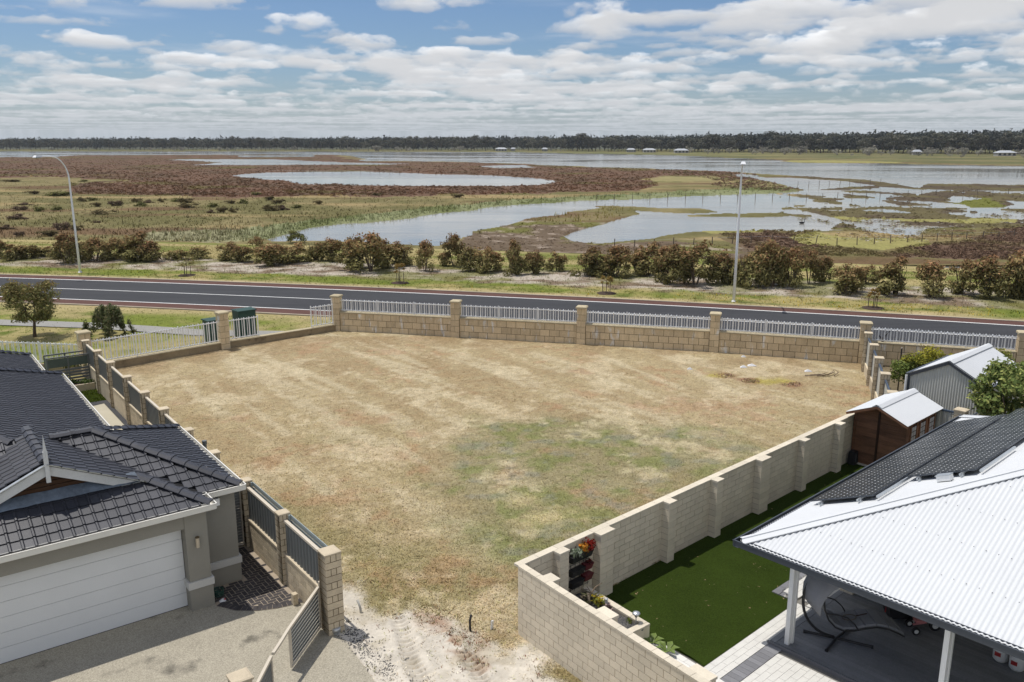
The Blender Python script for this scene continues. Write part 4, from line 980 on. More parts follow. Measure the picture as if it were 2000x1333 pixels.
# ---- small trees
def tree(name, loc, trunk_pts, trunk_r, blobs, leaf, colfn, label, cat, seed=1, elong=1.0, branches=(), mat='leaf', up=0.25):
    e = empty(name, loc, label, cat)
    m = MB(); o = Vector(loc)
    for pts, rad in zip(trunk_pts, trunk_r): m.tube([o + Vector(p) for p in pts], list(rad), 7)
    m.build('trunk', 'bark', e, True)
    me = crown_mesh(name + '_crown', blobs, leaf, colfn, mat, 0.6, seed, up=up, elong=elong)
    c = bpy.data.objects.new('crown', me); link(c, e)
    return e
def two_tone(base, alt, p=0.3, tip=None, z0=0, z1=1):
    def f(c, r, rg):
        n = len(c); k = rg.uniform(0.65, 1.35, n)[:, None]; m = (rg.uniform(0, 1, n) < p)[:, None]
        col = np.where(m, np.array(alt), np.array(base))
        if tip is not None:
            t = np.clip((c[:, 2] - z0) / (z1 - z0) + rg.normal(0, 0.25, n), 0, 1)[:, None]; col = col * (1 - t) + np.array(tip) * t
        return col * k
    return f
rg = np.random.default_rng(31)
bl = blobs_in(rg, 46, 1.55, 1.3, 1.1, 3.05, 0.46, 190)
tree('bottlebrush_tree', (-27.8, 47.95, -0.03), [[(0, 0, -0.1), (0.05, 0, 0.5), (0.1, 0, 0.9)], [(0.1, 0, 0.85), (0.55, 0.1, 1.5), (0.9, 0, 2.3)], [(0.1, 0, 0.85), (-0.3, 0, 1.5), (-0.7, 0.1, 2.3)], [(0.1, 0, 0.9), (0.1, 0.2, 1.7), (0.05, 0.1, 2.7)]],
     [(0.10, 0.085, 0.075), (0.055, 0.04, 0.015), (0.055, 0.04, 0.015), (0.06, 0.04, 0.012)], bl, 0.065, two_tone((0.22, 0.225, 0.09), (0.30, 0.26, 0.11), 0.35, (0.26, 0.18, 0.085), 2.2, 4.4),
     'small olive tree with reddish tips on the near verge at left', 'tree', 51, 1.4)
rg = np.random.default_rng(32)
bl = []
for i in range(26):                                   # weeping strands
    a = rg.uniform(0, 6.28); rr = rg.uniform(0.2, 1.25); zt = 1.65 * (1 - (rr / 1.5) ** 2) + 0.1
    for s in range(4): bl.append((math.cos(a) * rr * (1 + 0.06 * s), math.sin(a) * rr * (1 + 0.06 * s), max(0.12, zt - s * 0.28), 0.16, 0.16, 0.24, 40))
tree('weeping_shrub', (-23.6, 48.2, -0.03), [[(0, 0, -0.1), (0.08, 0, 0.8), (0.0, 0, 1.5)], [(0.05, 0, 0.5), (0.5, 0, 1.0), (0.8, 0, 1.2)], [(0.05, 0, 0.5), (-0.5, 0, 1.0), (-0.7, 0, 1.2)]], [(0.09, 0.07, 0.03), (0.05, 0.03, 0.01), (0.05, 0.03, 0.01)],
     bl, 0.06, two_tone((0.14, 0.165, 0.075), (0.22, 0.20, 0.11), 0.3), 'weeping green shrub with drooping strands beside the footpath', 'shrub', 52, 1.8, up=-0.2)
# citrus and shrubs of the yard on the right
rg = np.random.default_rng(33)
c0 = RF(16.6, 0.55)
bl = blobs_in(rg, 50, 1.35, 1.3, 1.75, 3.35, 0.48, 180)
tree('citrus_tree', (c0.x, c0.y, -0.03), [[(0, 0, -0.1), (0.03, 0, 0.8), (0.0, 0.05, 1.8)], [(0, 0, 1.0), (-0.5, 0, 1.8), (-0.8, -0.2, 2.6)], [(0, 0, 1.1), (0.5, 0, 1.9), (0.8, 0.2, 2.8)]], [(0.09, 0.075, 0.06), (0.05, 0.035, 0.015), (0.05, 0.035, 0.015)],
     bl, 0.085, two_tone((0.17, 0.22, 0.07), (0.34, 0.36, 0.12), 0.33), 'dense glossy green citrus tree beside the metal shed', 'tree', 53)
c1 = G(1812, 745); bl = blobs_in(rg, 44, 1.3, 0.9, 0.5, 2.1, 0.45, 190)
tree('flowering_bush', (18.6, 36.0, -0.03), [[(0, 0, -0.1), (0, 0, 0.8), (0.1, 0, 1.4)], [(0, 0, 0.3), (0.6, 0, 1.2)], [(0, 0, 0.3), (-0.6, 0, 1.2)]], [(0.06, 0.05, 0.02), (0.04, 0.015), (0.04, 0.015)],
     bl, 0.06, two_tone((0.20, 0.23, 0.05), (0.13, 0.17, 0.05), 0.35, (0.40, 0.36, 0.05), 1.3, 2.2), 'yellow green bush between the rear wall and the metal shed', 'bush', 54)
c2 = G(1952, 728); bl = blobs_in(rg, 20, 0.9, 0.8, 0.6, 1.9, 0.38, 140)
tree('flowering_bush', (21.4, 36.5, -0.03), [[(0, 0, -0.1), (0, 0, 0.8), (0.1, 0, 1.5)]], [(0.06, 0.05, 0.02)], bl, 0.06, two_tone((0.18, 0.20, 0.05), (0.13, 0.16, 0.05), 0.35, (0.30, 0.28, 0.07), 1.5, 2.4),
     'yellow green bush behind the metal shed roof at right', 'bush', 55)
for k, (u_, v_, lab) in enumerate(((1752, 772, 'small round leaved tree nearest the boundary fence by the metal shed'), (1768, 768, 'small standard tree touching the left wall of the metal shed'))):
    c = G(u_, v_); bl = blobs_in(rg, 12, 0.45, 0.45, 0.75, 1.45, 0.30, 120)
    tree('young_tree', (c.x, c.y, -0.03), [[(0, 0, -0.1), (0.01, 0, 0.5), (0, 0, 1.1)]], [(0.035, 0.03, 0.012)], bl, 0.05, two_tone((0.16, 0.21, 0.06), (0.24, 0.27, 0.08), 0.35), lab, 'tree', 56 + k)
# staked saplings on the far verge
SAP_C = two_tone((0.36, 0.23, 0.08), (0.22, 0.19, 0.07), 0.35)
for k, (u_, v_, hh, ww, lab, cf) in enumerate(((365, 538, 1.75, 0.75, 'bushy olive sapling in a mulch ring beside the left end of the road', two_tone((0.21, 0.20, 0.075), (0.26, 0.19, 0.085), 0.3)),
        (781, 553, 1.55, 0.52, 'thin brown sapling between stakes, second from the left along the road', SAP_C), (1184, 573, 1.45, 0.42, 'small orange sapling between stakes left of the right street light', SAP_C), (1705, 602, 1.35, 0.36, 'small orange sapling between stakes right of the right street light', SAP_C))):
    g = G(u_, v_, 0.03)
    rg2 = np.random.default_rng(60 + k)
    bl = blobs_in(rg2, 12, ww, ww, hh * 0.5, hh * 0.95, ww * 0.42, 60)
    e = tree('staked_sapling', (g.x, g.y, 0.03), [[(0, 0, -0.05), (0.01, 0, hh * 0.5), (0, 0, hh * 0.85)]], [(0.03, 0.022, 0.01)], bl, 0.05, cf, lab, 'tree', 70 + k)
    e['group'] = 'staked saplings on the far verge'
    for j in range(3):
        a = j * 2.1 + 0.4; m = MB(); m.tube([(g.x + math.cos(a) * 0.32, g.y + math.sin(a) * 0.32, -0.05), (g.x + math.cos(a) * 0.32, g.y + math.sin(a) * 0.32, 0.85)], 0.028, 6); m.build('stake', 'stake_wood', e)
    m = MB(); m.lathe((g.x, g.y, 0.0), [(0.75, 0.0), (0.7, 0.05), (0.45, 0.09), (0.1, 0.07)], 16); m.build('mulch_ring', 'mulch', e)

# ---- marsh fences: posts standing in the water and along the lagoon
def post_line(name, pts, n, h, label):
    P_ = [G(u, v, -0.2) for u, v in pts]; e = empty(name, P_[0], label, 'fence')
    seg = [(P_[i + 1] - P_[i]).length for i in range(len(P_) - 1)]; tot = sum(seg); rg = np.random.default_rng(n)
    tops = []
    for k in range(n):
        d = tot * k / (n - 1); i = 0
        while i < len(seg) - 1 and d > seg[i]: d -= seg[i]; i += 1
        p = P_[i].lerp(P_[i + 1], min(1, d / seg[i])); hh = h * rg.uniform(0.8, 1.12); l = Vector((rg.normal(0, 0.07), rg.normal(0, 0.05), 0))
        m = MB(); m.tube([p + Vector((0, 0, -0.6)), p + Vector((0, 0, hh)) + l], [0.065, 0.055], 6); m.build('post', 'stake_wood', e)
        tops.append(p + Vector((0, 0, hh * 0.8)) + l)
    m = MB(); m.tube(tops, 0.008, 3); m.build('wire', 'bare_metal', e)
post_line('marsh_fence', [(1165, 390), (1300, 389), (1475, 388), (1600, 387), (1760, 383), (1900, 380), (2060, 379)], 30, 1.1, 'long line of old posts crossing the shallow water')
post_line('marsh_fence', [(1558, 365), (1660, 361), (1720, 359)], 9, 1.3, 'short line of posts in the water behind the long one')
post_line('marsh_fence', [(1200, 484), (1310, 480), (1385, 478), (1455, 476), (1525, 476), (1600, 478), (1660, 480), (1760, 475), (1880, 468), (1980, 464)], 23, 0.95, 'weathered posts along the near lagoon edge behind the shrubs')
post_line('marsh_fence', [(530, 338), (620, 338), (700, 339), (780, 340)], 14, 1.0, 'tiny posts along the far edge of the oval pond')

# ---- black swans on the lagoon
def swan(u_, v_, s, rz, label, neck=True):
    g = G(u_, v_, WZ); e = empty('black_swan', g, label, 'swan', 'black swans on the lagoon')
    f = Vector((math.cos(rz), math.sin(rz), 0)); m = MB()
    m.tube([g + f * (-0.62 * s) + Z * 0.30 * s, g + f * (-0.45 * s) + Z * 0.20 * s, g + Z * 0.14 * s, g + f * 0.35 * s + Z * 0.16 * s, g + f * 0.5 * s + Z * 0.22 * s] +
           ([g + f * 0.56 * s + Z * 0.45 * s, g + f * 0.50 * s + Z * 0.70 * s, g + f * 0.55 * s + Z * 0.88 * s, g + f * 0.68 * s + Z * 0.90 * s, g + f * 0.80 * s + Z * 0.86 * s]),
           [0.02 * s, 0.13 * s, 0.23 * s, 0.17 * s, 0.09 * s, 0.05 * s, 0.045 * s, 0.055 * s, 0.06 * s, 0.03 * s], 8)
    m.build('body', 'black_bird', e, True)
    m = MB(); m.tube([g + f * 0.79 * s + Z * 0.86 * s, g + f * 0.94 * s + Z * 0.81 * s], [0.03 * s, 0.012 * s], 6); m.build('beak', 'beak_red', e)
swan(1566, 437, 0.72, 0.15, 'black swan swimming with its neck raised, left of the two')
swan(1652, 446, 0.62, 0.3, 'black swan on the water near the hummocks, right of the two')

# ---- houses across the lake
def far_house(u_, v_, wpx, label, hpx=None):
    g = G(u_, v_, -0.25); w = wpx * 0.85 / FPX * g.y; d = w * 0.5; hw = 2.8; hr = max(1.8, w * 0.08)
    e = empty('lakeside_house', g, label, 'house', 'white roofed houses across the lake')
    MB().box(g + Vector((0, 0, hw / 2)), Vector((w / 2 - 0.6, 0, 0)), Vector((0, d / 2 - 0.6, 0)), Vector((0, 0, hw / 2))).build('wall', 'far_wall', e)
    m = MB(); z0, z1 = hw, hw + hr; rl = w * 0.26
    c = [g + Vector((sx * w / 2, sy * d / 2, z0)) for sx, sy in ((-1, -1), (1, -1), (1, 1), (-1, 1))]; r0, r1 = g + Vector((-rl, 0, z1)), g + Vector((rl, 0, z1))
    m.add(c + [r0, r1], [(0, 1, 5, 4), (1, 2, 5), (2, 3, 4, 5), (3, 0, 4), (3, 2, 1, 0)]); m.build('roof', 'far_roof', e)
    for k in range(4):
        x = -w * 0.36 + k * w * 0.24; MB().box(g + Vector((x, -d / 2 + 0.6, 1.5)), Vector((w * 0.06, 0, 0)), Vector((0, 0.06, 0)), Vector((0, 0, 0.8))).build('window', 'far_glass', e)
for (u_, v_, w_, lab) in ((979, 295.8, 27, 'white roofed lakeside house furthest left on the far shore'), (1002, 295.8, 12, 'small white shed just right of the leftmost lakeside house'), (1064, 296.2, 14, 'small white roofed house among trunks, left of centre far shore'),
        (1232, 298.0, 20, 'grey roofed lakeside house third from the right cluster'), (1268, 298.4, 30, 'long low lakeside house left of the brightest white one'), (1330, 299.5, 33, 'brightest white roofed lakeside house above the right street light'),
        (1790, 303.0, 22, 'half hidden pale roofed house among the right paperbarks'), (1962, 305.5, 44, 'white roofed house at the far right edge of the woodland')):
    far_house(u_, v_, w_, lab)

# ---- street lights
def street_light(base, H_, arm_dir, arm, label, straight=False):
    e = empty('street_light', base, label, 'street light', 'street lights beside the road'); b = Vector(base)
    pts = [b, b + Z * (H_ * 0.45), b + Z * (H_ * 0.80)]; rad = [0.105, 0.085, 0.065]
    n = 7
    for k in range(1, n + 1):
        a = k / n * math.pi / 2 * 0.98
        pts.append(b + Z * (H_ * 0.80 + H_ * 0.19 * math.sin(a)) + arm_dir * (arm * 0.62 * (1 - math.cos(a)))); rad.append(0.062 - 0.002 * k)
    pts.append(pts[-1] + arm_dir * (arm * 0.36) + Z * 0.02); rad.append(0.045)
    MB().tube(pts, rad, 10).build('pole', 'galv', e, True)
    m = MB(); m.lathe(b, [(0.17, -0.02), (0.17, 0.05), (0.12, 0.10)], 12); m.build('base_flange', 'galv', e)
    h0 = pts[-1]; s = Vector((-arm_dir.y, arm_dir.x, 0)); m = MB()
    m.add([h0 + s * 0.09 - Z * 0.06, h0 - s * 0.09 - Z * 0.06, h0 + arm_dir * 0.75 - s * 0.17 - Z * 0.07, h0 + arm_dir * 0.75 + s * 0.17 - Z * 0.07,
           h0 + s * 0.06 + Z * 0.09, h0 - s * 0.06 + Z * 0.09, h0 + arm_dir * 0.6 - s * 0.11 + Z * 0.10, h0 + arm_dir * 0.6 + s * 0.11 + Z * 0.10], [(0, 1, 2, 3), (7, 6, 5, 4), (0, 4, 5, 1), (1, 5, 6, 2), (2, 6, 7, 3), (3, 7, 4, 0)])
    hd = m.build('lamp_head', 'white_metal', e)
    m = MB(); m.box(h0 + arm_dir * 0.45 - Z * 0.085, arm_dir * 0.24, s * 0.12, Z * 0.02); m.build('lens', 'dark_glass', hd)
ARM = Vector((-0.235, -0.972, 0))
street_light((15.68, 58.8, 0.0), 9.75, ARM, 2.4, 'tall grey street light on the far verge right of centre')
street_light((-37.36, 72.5, 0.0), 9.95, ARM, 2.9, 'tall grey street light with arm curving left, at the left edge')

# ================================================================== WALLS AND FENCES
UNIT = {}
def unit_box(mat):
    if mat not in UNIT: UNIT[mat] = box_mesh('_unit_' + mat, 1, 1, 1, mat)
    return UNIT[mat]
def block_specs(p0, d, L, thick, z0, n, ch, bl, joint=0.011, half=0.5):
    """list of (centre, ex, ey, ez) full extents for a running-bond wall; p0 start on the wall's centre line"""
    s = Vector((-d.y, d.x, 0)); out = []
    for r in range(n):
        x = -bl * half if r % 2 else 0.0
        while x < L - 0.02:
            a, b = max(0, x), min(L, x + bl)
            if b - a > 0.04:
                c = Vector(p0) + d * ((a + b) / 2) + Z * (z0 + (r + 0.5) * ch - Vector(p0).z)
                out.append((c, d * (b - a - joint), s * thick, Z * (ch - joint)))
            x += bl
    return out
def lay(specs, parent, mat, name='block', limit=300):
    """nearest pieces become objects of their own, any past the limit one joined part"""
    specs = sorted(specs, key=lambda s: (s[0] - cam.location).length)
    me = unit_box(mat)
    for c, ex, ey, ez in specs[:limit]:
        piece(name, me, parent, frame(ex, ey, ez, c))
    if len(specs) > limit:
        m = MB()
        for c, ex, ey, ez in specs[limit:]: m.box(c, ex / 2, ey / 2, ez / 2)
        m.build('remaining_' + name + 's', mat, parent, kind='stuff')
PICK = {}
def picket_mesh(w, t, h):
    k = (round(w, 3), round(h, 2))
    if k not in PICK:
        m = MB(); e = 0.018
        m.add([(-w / 2, -t / 2, 0), (w / 2, -t / 2, 0), (w / 2, t / 2, 0), (-w / 2, t / 2, 0), (-w / 2, -t / 2, h - e), (w / 2, -t / 2, h - e), (w / 2, t / 2, h - e), (-w / 2, t / 2, h - e), (0, -t / 2, h), (0, t / 2, h)],
              [(3, 2, 1, 0), (0, 1, 5, 8, 4), (2, 3, 7, 9, 6), (1, 2, 6, 5), (3, 0, 4, 7), (5, 6, 9, 8), (7, 4, 8, 9)])
        PICK[k] = m.mesh('_picket', 'white_metal')
    return PICK[k]
def palisade(p0, p1, zb, zt, nposts, label, ends=(False, False), sp=0.141):
    p0, p1 = Vector(p0), Vector(p1); d = p1 - p0; L = d.length; d.normalize(); s = Vector((-d.y, d.x, 0))
    e = empty('palisade_panel', (p0 + p1) / 2 + Z * zb, label, 'fence', 'white palisade fence panels')
    for z in (zb + 0.05, zt - 0.085):
        m = MB(); m.bar(p0 + Z * z, p1 + Z * z, 0.04, 0.045); m.build('rail', 'white_metal', e)
    posts = [L * (k + 1) / (nposts + 1) for k in range(nposts)]
    if ends[0]: posts.append(0.03)
    if ends[1]: posts.append(L - 0.03)
    for x in posts:
        m = MB(); m.box(p0 + d * x + Z * ((zb + zt) / 2 - 0.01), d * 0.022, s * 0.03, Z * ((zt - zb) / 2 + 0.03)); m.build('post', 'white_metal', e)
    n = int(L / sp); h = zt - zb
    for k in range(n):
        x = (k + 0.5) * L / n
        if any(abs(x - q) < 0.05 for q in posts): continue
        wide = k % 2 == 0
        me = picket_mesh(0.062 if wide else 0.026, 0.014 if wide else 0.026, h)
        piece('picket', me, e, frame(d, s, Z, p0 + d * x + s * (0.030 if wide else -0.033) + Z * zb))
    return e
def pillar(parent, c, d, w, h, ch, mat, capmat, capw=None, caph=0.09, name='pillar', simple=False):
    """block pillar as a part with its blocks and cap as sub-parts"""
    c = Vector(c); s = Vector((-d.y, d.x, 0)); 
    m = MB(); m.box(c + Z * (h / 2 - 0.01), d * (w / 2 - 0.008), s * (w / 2 - 0.008), Z * (h / 2)); pl = m.build(name, 'mortar_tan', parent)
    n = max(1, round(h / ch)); ch = h / n
    if not simple:
        for r in range(n):
            zc = (r + 0.5) * ch
            if r % 2 == 0: parts = [(0.0, w)]
            elif w < 0.45: parts = [(-w / 3, w / 3), (0, w / 3), (w / 3, w / 3)]
            else: parts = [(-w / 4, w / 2), (w / 4, w / 2)]
            for off, ww in parts:
                piece('block', unit_box(mat), pl, frame(s * (ww - 0.016), d * w, Z * (ch - 0.016), c + s * off + Z * zc) if w < 0.45 else frame(d * (ww - 0.014), s * w, Z * (ch - 0.016), c + d * off + Z * zc))
    cw = capw or w * 1.16
    m = MB(); m.box(c + Z * (h + caph * 0.35), d * cw / 2, s * cw / 2, Z * caph * 0.35)
    m.add([c + d * (sx * cw / 2 * k) + s * (sy * cw / 2 * k) + Z * z for k, z in ((0.98, h + caph * 0.70), (0.80, h + caph)) for sx, sy in ((-1, -1), (1, -1), (1, 1), (-1, 1))],
          [(4, 5, 6, 7), (0, 1, 5, 4), (1, 2, 6, 5), (2, 3, 7, 6), (3, 0, 4, 7)])
    m.build('cap', capmat, pl); return pl

# ---- rear limestone wall with six pillars
RP = [Vector(v) for v in ((-10.45, 49.5, 0), (-3.23, 47.75, 0), (3.88, 46.0, 0), (10.86, 44.15, 0), (17.9, 41.75, 0), (24.6, 39.55, 0))]
RWALL = empty('limestone_wall', RP[2], 'tan limestone block wall with pillars along the back of the lot', 'wall')
for k in range(5):
    a, b = RP[k], RP[k + 1]; d = (b - a).normalized(); L = (b - a).length
    MB().box((a + b) / 2 + Z * 0.56, d * (L / 2), Vector((-d.y, d.x, 0)) * 0.145, Z * 0.62).build('wall_core', 'mortar_tan', RWALL)
    sp = block_specs(a + d * 0.26, d, L - 0.52, 0.325, 0.0, 3, 0.372, 0.535 + 0.02 * (k % 2), 0.022)
    rgk = np.random.default_rng(900 + k); s_ = Vector((-d.y, d.x, 0))
    sp = [(c + s_ * rgk.uniform(-0.012, 0.012), ex, ey, ez) for c, ex, ey, ez in sp]
    lay(sp, RWALL, 'limestone')
    MB().box((a + b) / 2 + Z * 1.15, d * (L / 2 - 0.26), s_ * 0.20, Z * 0.032).build('coping', 'limestone_cap', RWALL)
for k, p in enumerate(RP):
    d = (RP[min(k + 1, 5)] - RP[max(k - 1, 0)]).normalized()
    pillar(RWALL, p, d, 0.5, 2.05, 0.35, 'limestone', 'limestone_cap', 0.60, 0.12)
names = ['behind the lot, first bay from the left', 'behind the lot, second bay from the left', 'behind the lot, third bay from the left', 'behind the lot, bay at its right corner', 'behind the metal shed at far right']
for k in range(5):
    d = (RP[k + 1] - RP[k]).normalized()
    palisade(RP[k] + d * 0.27, RP[k + 1] - d * 0.27, 1.22, 1.93, 2, 'white palisade panel on the limestone wall ' + names[k])

# ---- low plinth and taller palisade towards the footpath, with an open gap
LP = [Vector(v) for v in ((-20.75, 39.85, 0), (-15.70, 44.80, 0), (-10.45, 49.5, 0))]
PLW = empty('plinth_wall', LP[1], 'low concrete plinth wall with pillars beside the footpath', 'wall')
for k in range(2):
    a, b = LP[k], LP[k + 1]; d = (b - a).normalized(); s_ = Vector((-d.y, d.x, 0)); L = (b - a).length
    MB().box((a + b) / 2 + Z * 0.13, d * (L / 2), s_ * 0.14, Z * 0.25).build('plinth', 'plinth_concrete', PLW)
    MB().box((a + b) / 2 + Z * 0.40, d * (L / 2 - 0.2), s_ * 0.17, Z * 0.025).build('coping', 'limestone_cap', PLW)
a = LP[0]; d = ax(172); MB().box(a + d * 6 + Z * 0.13, d * 6, Vector((-d.y, d.x, 0)) * 0.14, Z * 0.25).build('plinth', 'plinth_concrete', PLW)
pillar(PLW, LP[0], ax(43), 0.5, 2.0, 0.35, 'limestone', 'limestone_cap', 0.60, 0.12)
pillar(PLW, LP[1], ax(43), 0.5, 1.98, 0.35, 'limestone', 'limestone_cap', 0.60, 0.12)
d1 = (LP[1] - LP[0]).normalized(); d2 = (LP[2] - LP[1]).normalized()
palisade(LP[0] + d1 * 0.27, LP[1] - d1 * 0.27, 0.47, 1.62, 2, 'tall white palisade panel between two pillars left of the green cabinets')
palisade(LP[1] + d2 * 0.27, LP[1] + d2 * 2.05, 0.47, 1.60, 0, 'short white palisade panel left of the open gap', (False, True))
palisade(LP[2] - d2 * 1.75, LP[2] - d2 * 0.27, 0.47, 1.68, 0, 'short white palisade panel right of the open gap', (True, True))
palisade(LP[0] + ax(172) * 0.27, LP[0] + ax(172) * 9.0, 0.47, 1.50, 3, 'white palisade panel behind the dark roofed house at the left edge')

# ---- left boundary: block pillars, low walls and dark ribbed sheet
PY = [-3.39, -0.67, 1.94, 4.62, 7.18, 9.95, 12.46, 15.12, 17.93, 20.44, 22.93]
FX = 0.78
LFENCE = empty('boundary_fence', LF(FX, 9, 0), 'cream pillared boundary fence with dark sheet panels left of the lot', 'fence')
for k, y in enumerate(PY):
    w = 0.40 if k == 0 else 0.30; h = 2.0 if k == 0 else 1.94
    pillar(LFENCE, LF(FX, y), A, w, h, 0.165 if k < 4 else 0.19, 'fence_brick', 'fence_cap', w * 1.02 if k < 3 else w * 1.14, 0.05)
def ribbed(name, p0, p1, zb, zt, mat, parent, pitch=0.19, dep=0.028):
    """trapezoidal ribbed sheet from p0 to p1"""
    p0, p1 = Vector(p0), Vector(p1); d = p1 - p0; L = d.length; d.normalize(); s = Vector((-d.y, d.x, 0)); prof = []
    x = 0.0
    while x < L:
        for fx, o in ((0.0, 0), (0.42, 0), (0.5, 1), (0.92, 1), (1.0, 0)):
            if x + fx * pitch <= L: prof.append((x + fx * pitch, o * dep))
        x += pitch
    m = MB(); n = len(prof)
    vs = [p0 + d * a + s * (o - dep / 2) + Z * (zb - p0.z) for a, o in prof] + [p0 + d * a + s * (o - dep / 2) + Z * (zt - p0.z) for a, o in prof]
    m.add(vs, [(i, i + 1, n + i + 1, n + i) for i in range(n - 1)]); return m.build(name, mat, parent)
for k in range(len(PY) - 1):
    y0, y1 = PY[k] + (0.2 if k == 0 else 0.15), PY[k + 1] - 0.15; L = y1 - y0
    MB().box(LF(FX, (y0 + y1) / 2, 0.42), A * (L / 2), B * 0.060, Z * 0.44).build('wall_core', 'mortar_cream', LFENCE)
    if k < 7: lay(block_specs(LF(FX, y0, 0), A, L, 0.135, 0.0, 5, 0.168, 0.315, 0.017), LFENCE, 'fence_brick', 'block', 70 if k < 3 else 45)
    else: MB().box(LF(FX, (y0 + y1) / 2, 0.42), A * (L / 2), B * 0.068, Z * 0.42).build('low_wall', 'fence_brick', LFENCE)
    MB().box(LF(FX, (y0 + y1) / 2, 0.885), A * (L / 2), B * 0.085, Z * 0.028).build('sill', 'fence_cap', LFENCE)
    ribbed('sheet_panel', LF(FX - 0.02, y0, 0.92), LF(FX - 0.02, y1, 0.92), 0.92, 1.76, 'panel_dark', LFENCE)
    m = MB(); m.bar(LF(FX, y0, 1.79), LF(FX, y1, 1.79), 0.085, 0.06); m.build('rail', 'rail_cream', LFENCE)
    if k < 2:
        for zz_ in (1.70, 1.86):
            m = MB(); m.bar(LF(FX + 0.15, y0, zz_), LF(FX + 0.15, y1, zz_), 0.02, 0.12); m.build('slat', 'slat_greyblue', LFENCE)
        for yy in (y0 + 0.05, y1 - 0.05):
            m = MB(); m.bar(LF(FX + 0.10, yy, 1.6), LF(FX + 0.10, yy, 1.93), 0.04, 0.05, A); m.build('bracket', 'slat_greyblue', LFENCE)

# ---- driveway gate leaves and the low gate pillar
def gate_leaf(name, p0, p1, h0, h1, label, swoop=None, zb=0.10, n=9):
    p0, p1 = Vector(p0), Vector(p1); d = (p1 - p0); L = d.length; d.normalize(); s = Vector((-d.y, d.x, 0))
    e = empty(name, p0, label, 'gate')
    top = lambda x: h0 + (h1 - h0) * (x / L)
    m = MB(); m.bar(p0 + d * 0.03 + Z * zb, p0 + d * 0.03 + Z * h0, 0.05, 0.05, d); m.build('stile', 'rail_cream', e)
    m = MB(); m.bar(p0 + d * (L - 0.03) + Z * zb, p0 + d * (L - 0.03) + Z * h1, 0.05, 0.05, d); m.build('stile', 'rail_cream', e)
    m = MB(); m.bar(p0 + Z * (zb + 0.02), p1 + Z * (zb + 0.02), 0.045, 0.05); m.build('bottom_rail', 'rail_cream', e)
    m = MB(); pts = [p0 + Z * h0, p1 + Z * h1] + ([Vector(q) for q in swoop] if swoop else [])
    for i in range(len(pts) - 1): m.bar(pts[i], pts[i + 1], 0.06, 0.055)
    m.build('top_rail', 'rail_cream', e)
    for k in range(n):
        f = (k + 0.5) / n
        a = p0 + d * 0.06 + Z * (zb + 0.05 + (h0 - zb - 0.09) * f); b = p0 + d * (L - 0.06) + Z * (zb + 0.05 + (h1 - zb - 0.09) * f)
        hh = (h1 - zb) / n * 0.66
        m = MB(); m.bar(a, b, 0.014, hh); m.build('slat', 'panel_dark', e)
    return e
hg, fg = LF(0.55, -3.20), LF(-0.61, -4.28)
e1 = gate_leaf('driveway_gate', hg, fg, 1.10, 1.02, 'open dark slatted gate leaf hinged on the front fence pillar', [LF(-0.95, -4.62, 0.98), LF(-1.20, -4.90, 1.00)])
m = MB(); m.tube([LF(0.60, -3.16, 0.0), LF(0.60, -3.16, 1.22)], 0.03, 8); m.build('hinge_post', 'rail_cream', e1)
g2a, g2b = LF(-1.26, -4.95), LF(-2.25, -6.30)
gate_leaf('driveway_gate', g2a, g2b, 0.98, 1.10, 'lower slatted gate leaf cut by the bottom edge of the picture')
GP = empty('gate_pillar', LF(-2.05, -5.42), 'low cream brick gate pillar at the bottom edge left of the gate', 'pillar')
pillar(GP, LF(-2.05, -5.42), A, 0.36, 1.10, 0.165, 'fence_brick', 'fence_cap', 0.40, 0.06)

# ---- right block wall along the lot and the front block wall
RWL = empty('block_wall', RF(5, -3.45), 'long cream block wall with piers between the lot and the green turf', 'wall')
MB().box(RF(5.64, -3.45, 0.845), P * 9.10, Q * 0.060, Z * 0.855).build('wall_core', 'mortar_grey', RWL)
lay(block_specs(RF(-3.50, -3.45), P, 18.3, 0.14, 0.0, 10, 0.170, 0.400, 0.013), RWL, 'cream_block')
x = -3.6
capm = unit_box('cream_cap')
while x < 14.7:
    L = min(0.62, 14.8 - x); piece('coping', capm, RWL, frame(P * (L - 0.008), Q * 0.19, Z * 0.055, RF(x + L / 2, -3.45, 1.728))); x += 0.62
for (p_, w_) in ((-2.36, 0.30), (-0.85, 0.50), (1.76, 0.30), (3.95, 0.30), (6.35, 0.50), (8.78, 0.30), (11.15, 0.30)):
    MB().box(RF(p_, -3.45 + 0.17, 0.855), P * (w_ / 2 - 0.006), Q * 0.11, Z * 0.86).build('pier', 'mortar_grey', RWL)
    pr_ = RWL.children[-1]
    for r in range(10):
        if w_ > 0.4: prt = [(0, w_)] if r % 2 == 0 else [(-w_ / 4, w_ / 2), (w_ / 4, w_ / 2)]
        else: prt = [(0, w_)]
        for o_, ww in prt: piece('block', unit_box('cream_block'), pr_, frame(P * (ww - 0.008), Q * 0.235, Z * 0.161, RF(p_ + o_, -3.45 + 0.185, 0.085 + r * 0.170)))
    piece('coping', capm, pr_, frame(P * (w_ + 0.03), Q * 0.22, Z * 0.055, RF(p_, -3.45 + 0.21, 1.7285)))
def FWp(al, pe, z=0.0): return FW0 + FW_DIR * al + ax(37) * pe + Z * z
FWL = empty('block_wall', FWp(3, 0.07), 'cream block wall in the foreground running to the bottom edge', 'wall')
MB().box(FWp(4.52, 0.07, 0.845), FW_DIR * 4.48, ax(37) * 0.060, Z * 0.855).build('wall_core', 'mortar_cream', FWL)
lay(block_specs(FWp(0.0, 0.07), FW_DIR, 9.0, 0.14, 0.0, 10, 0.170, 0.315, 0.013), FWL, 'cream_block')
x = 0.0
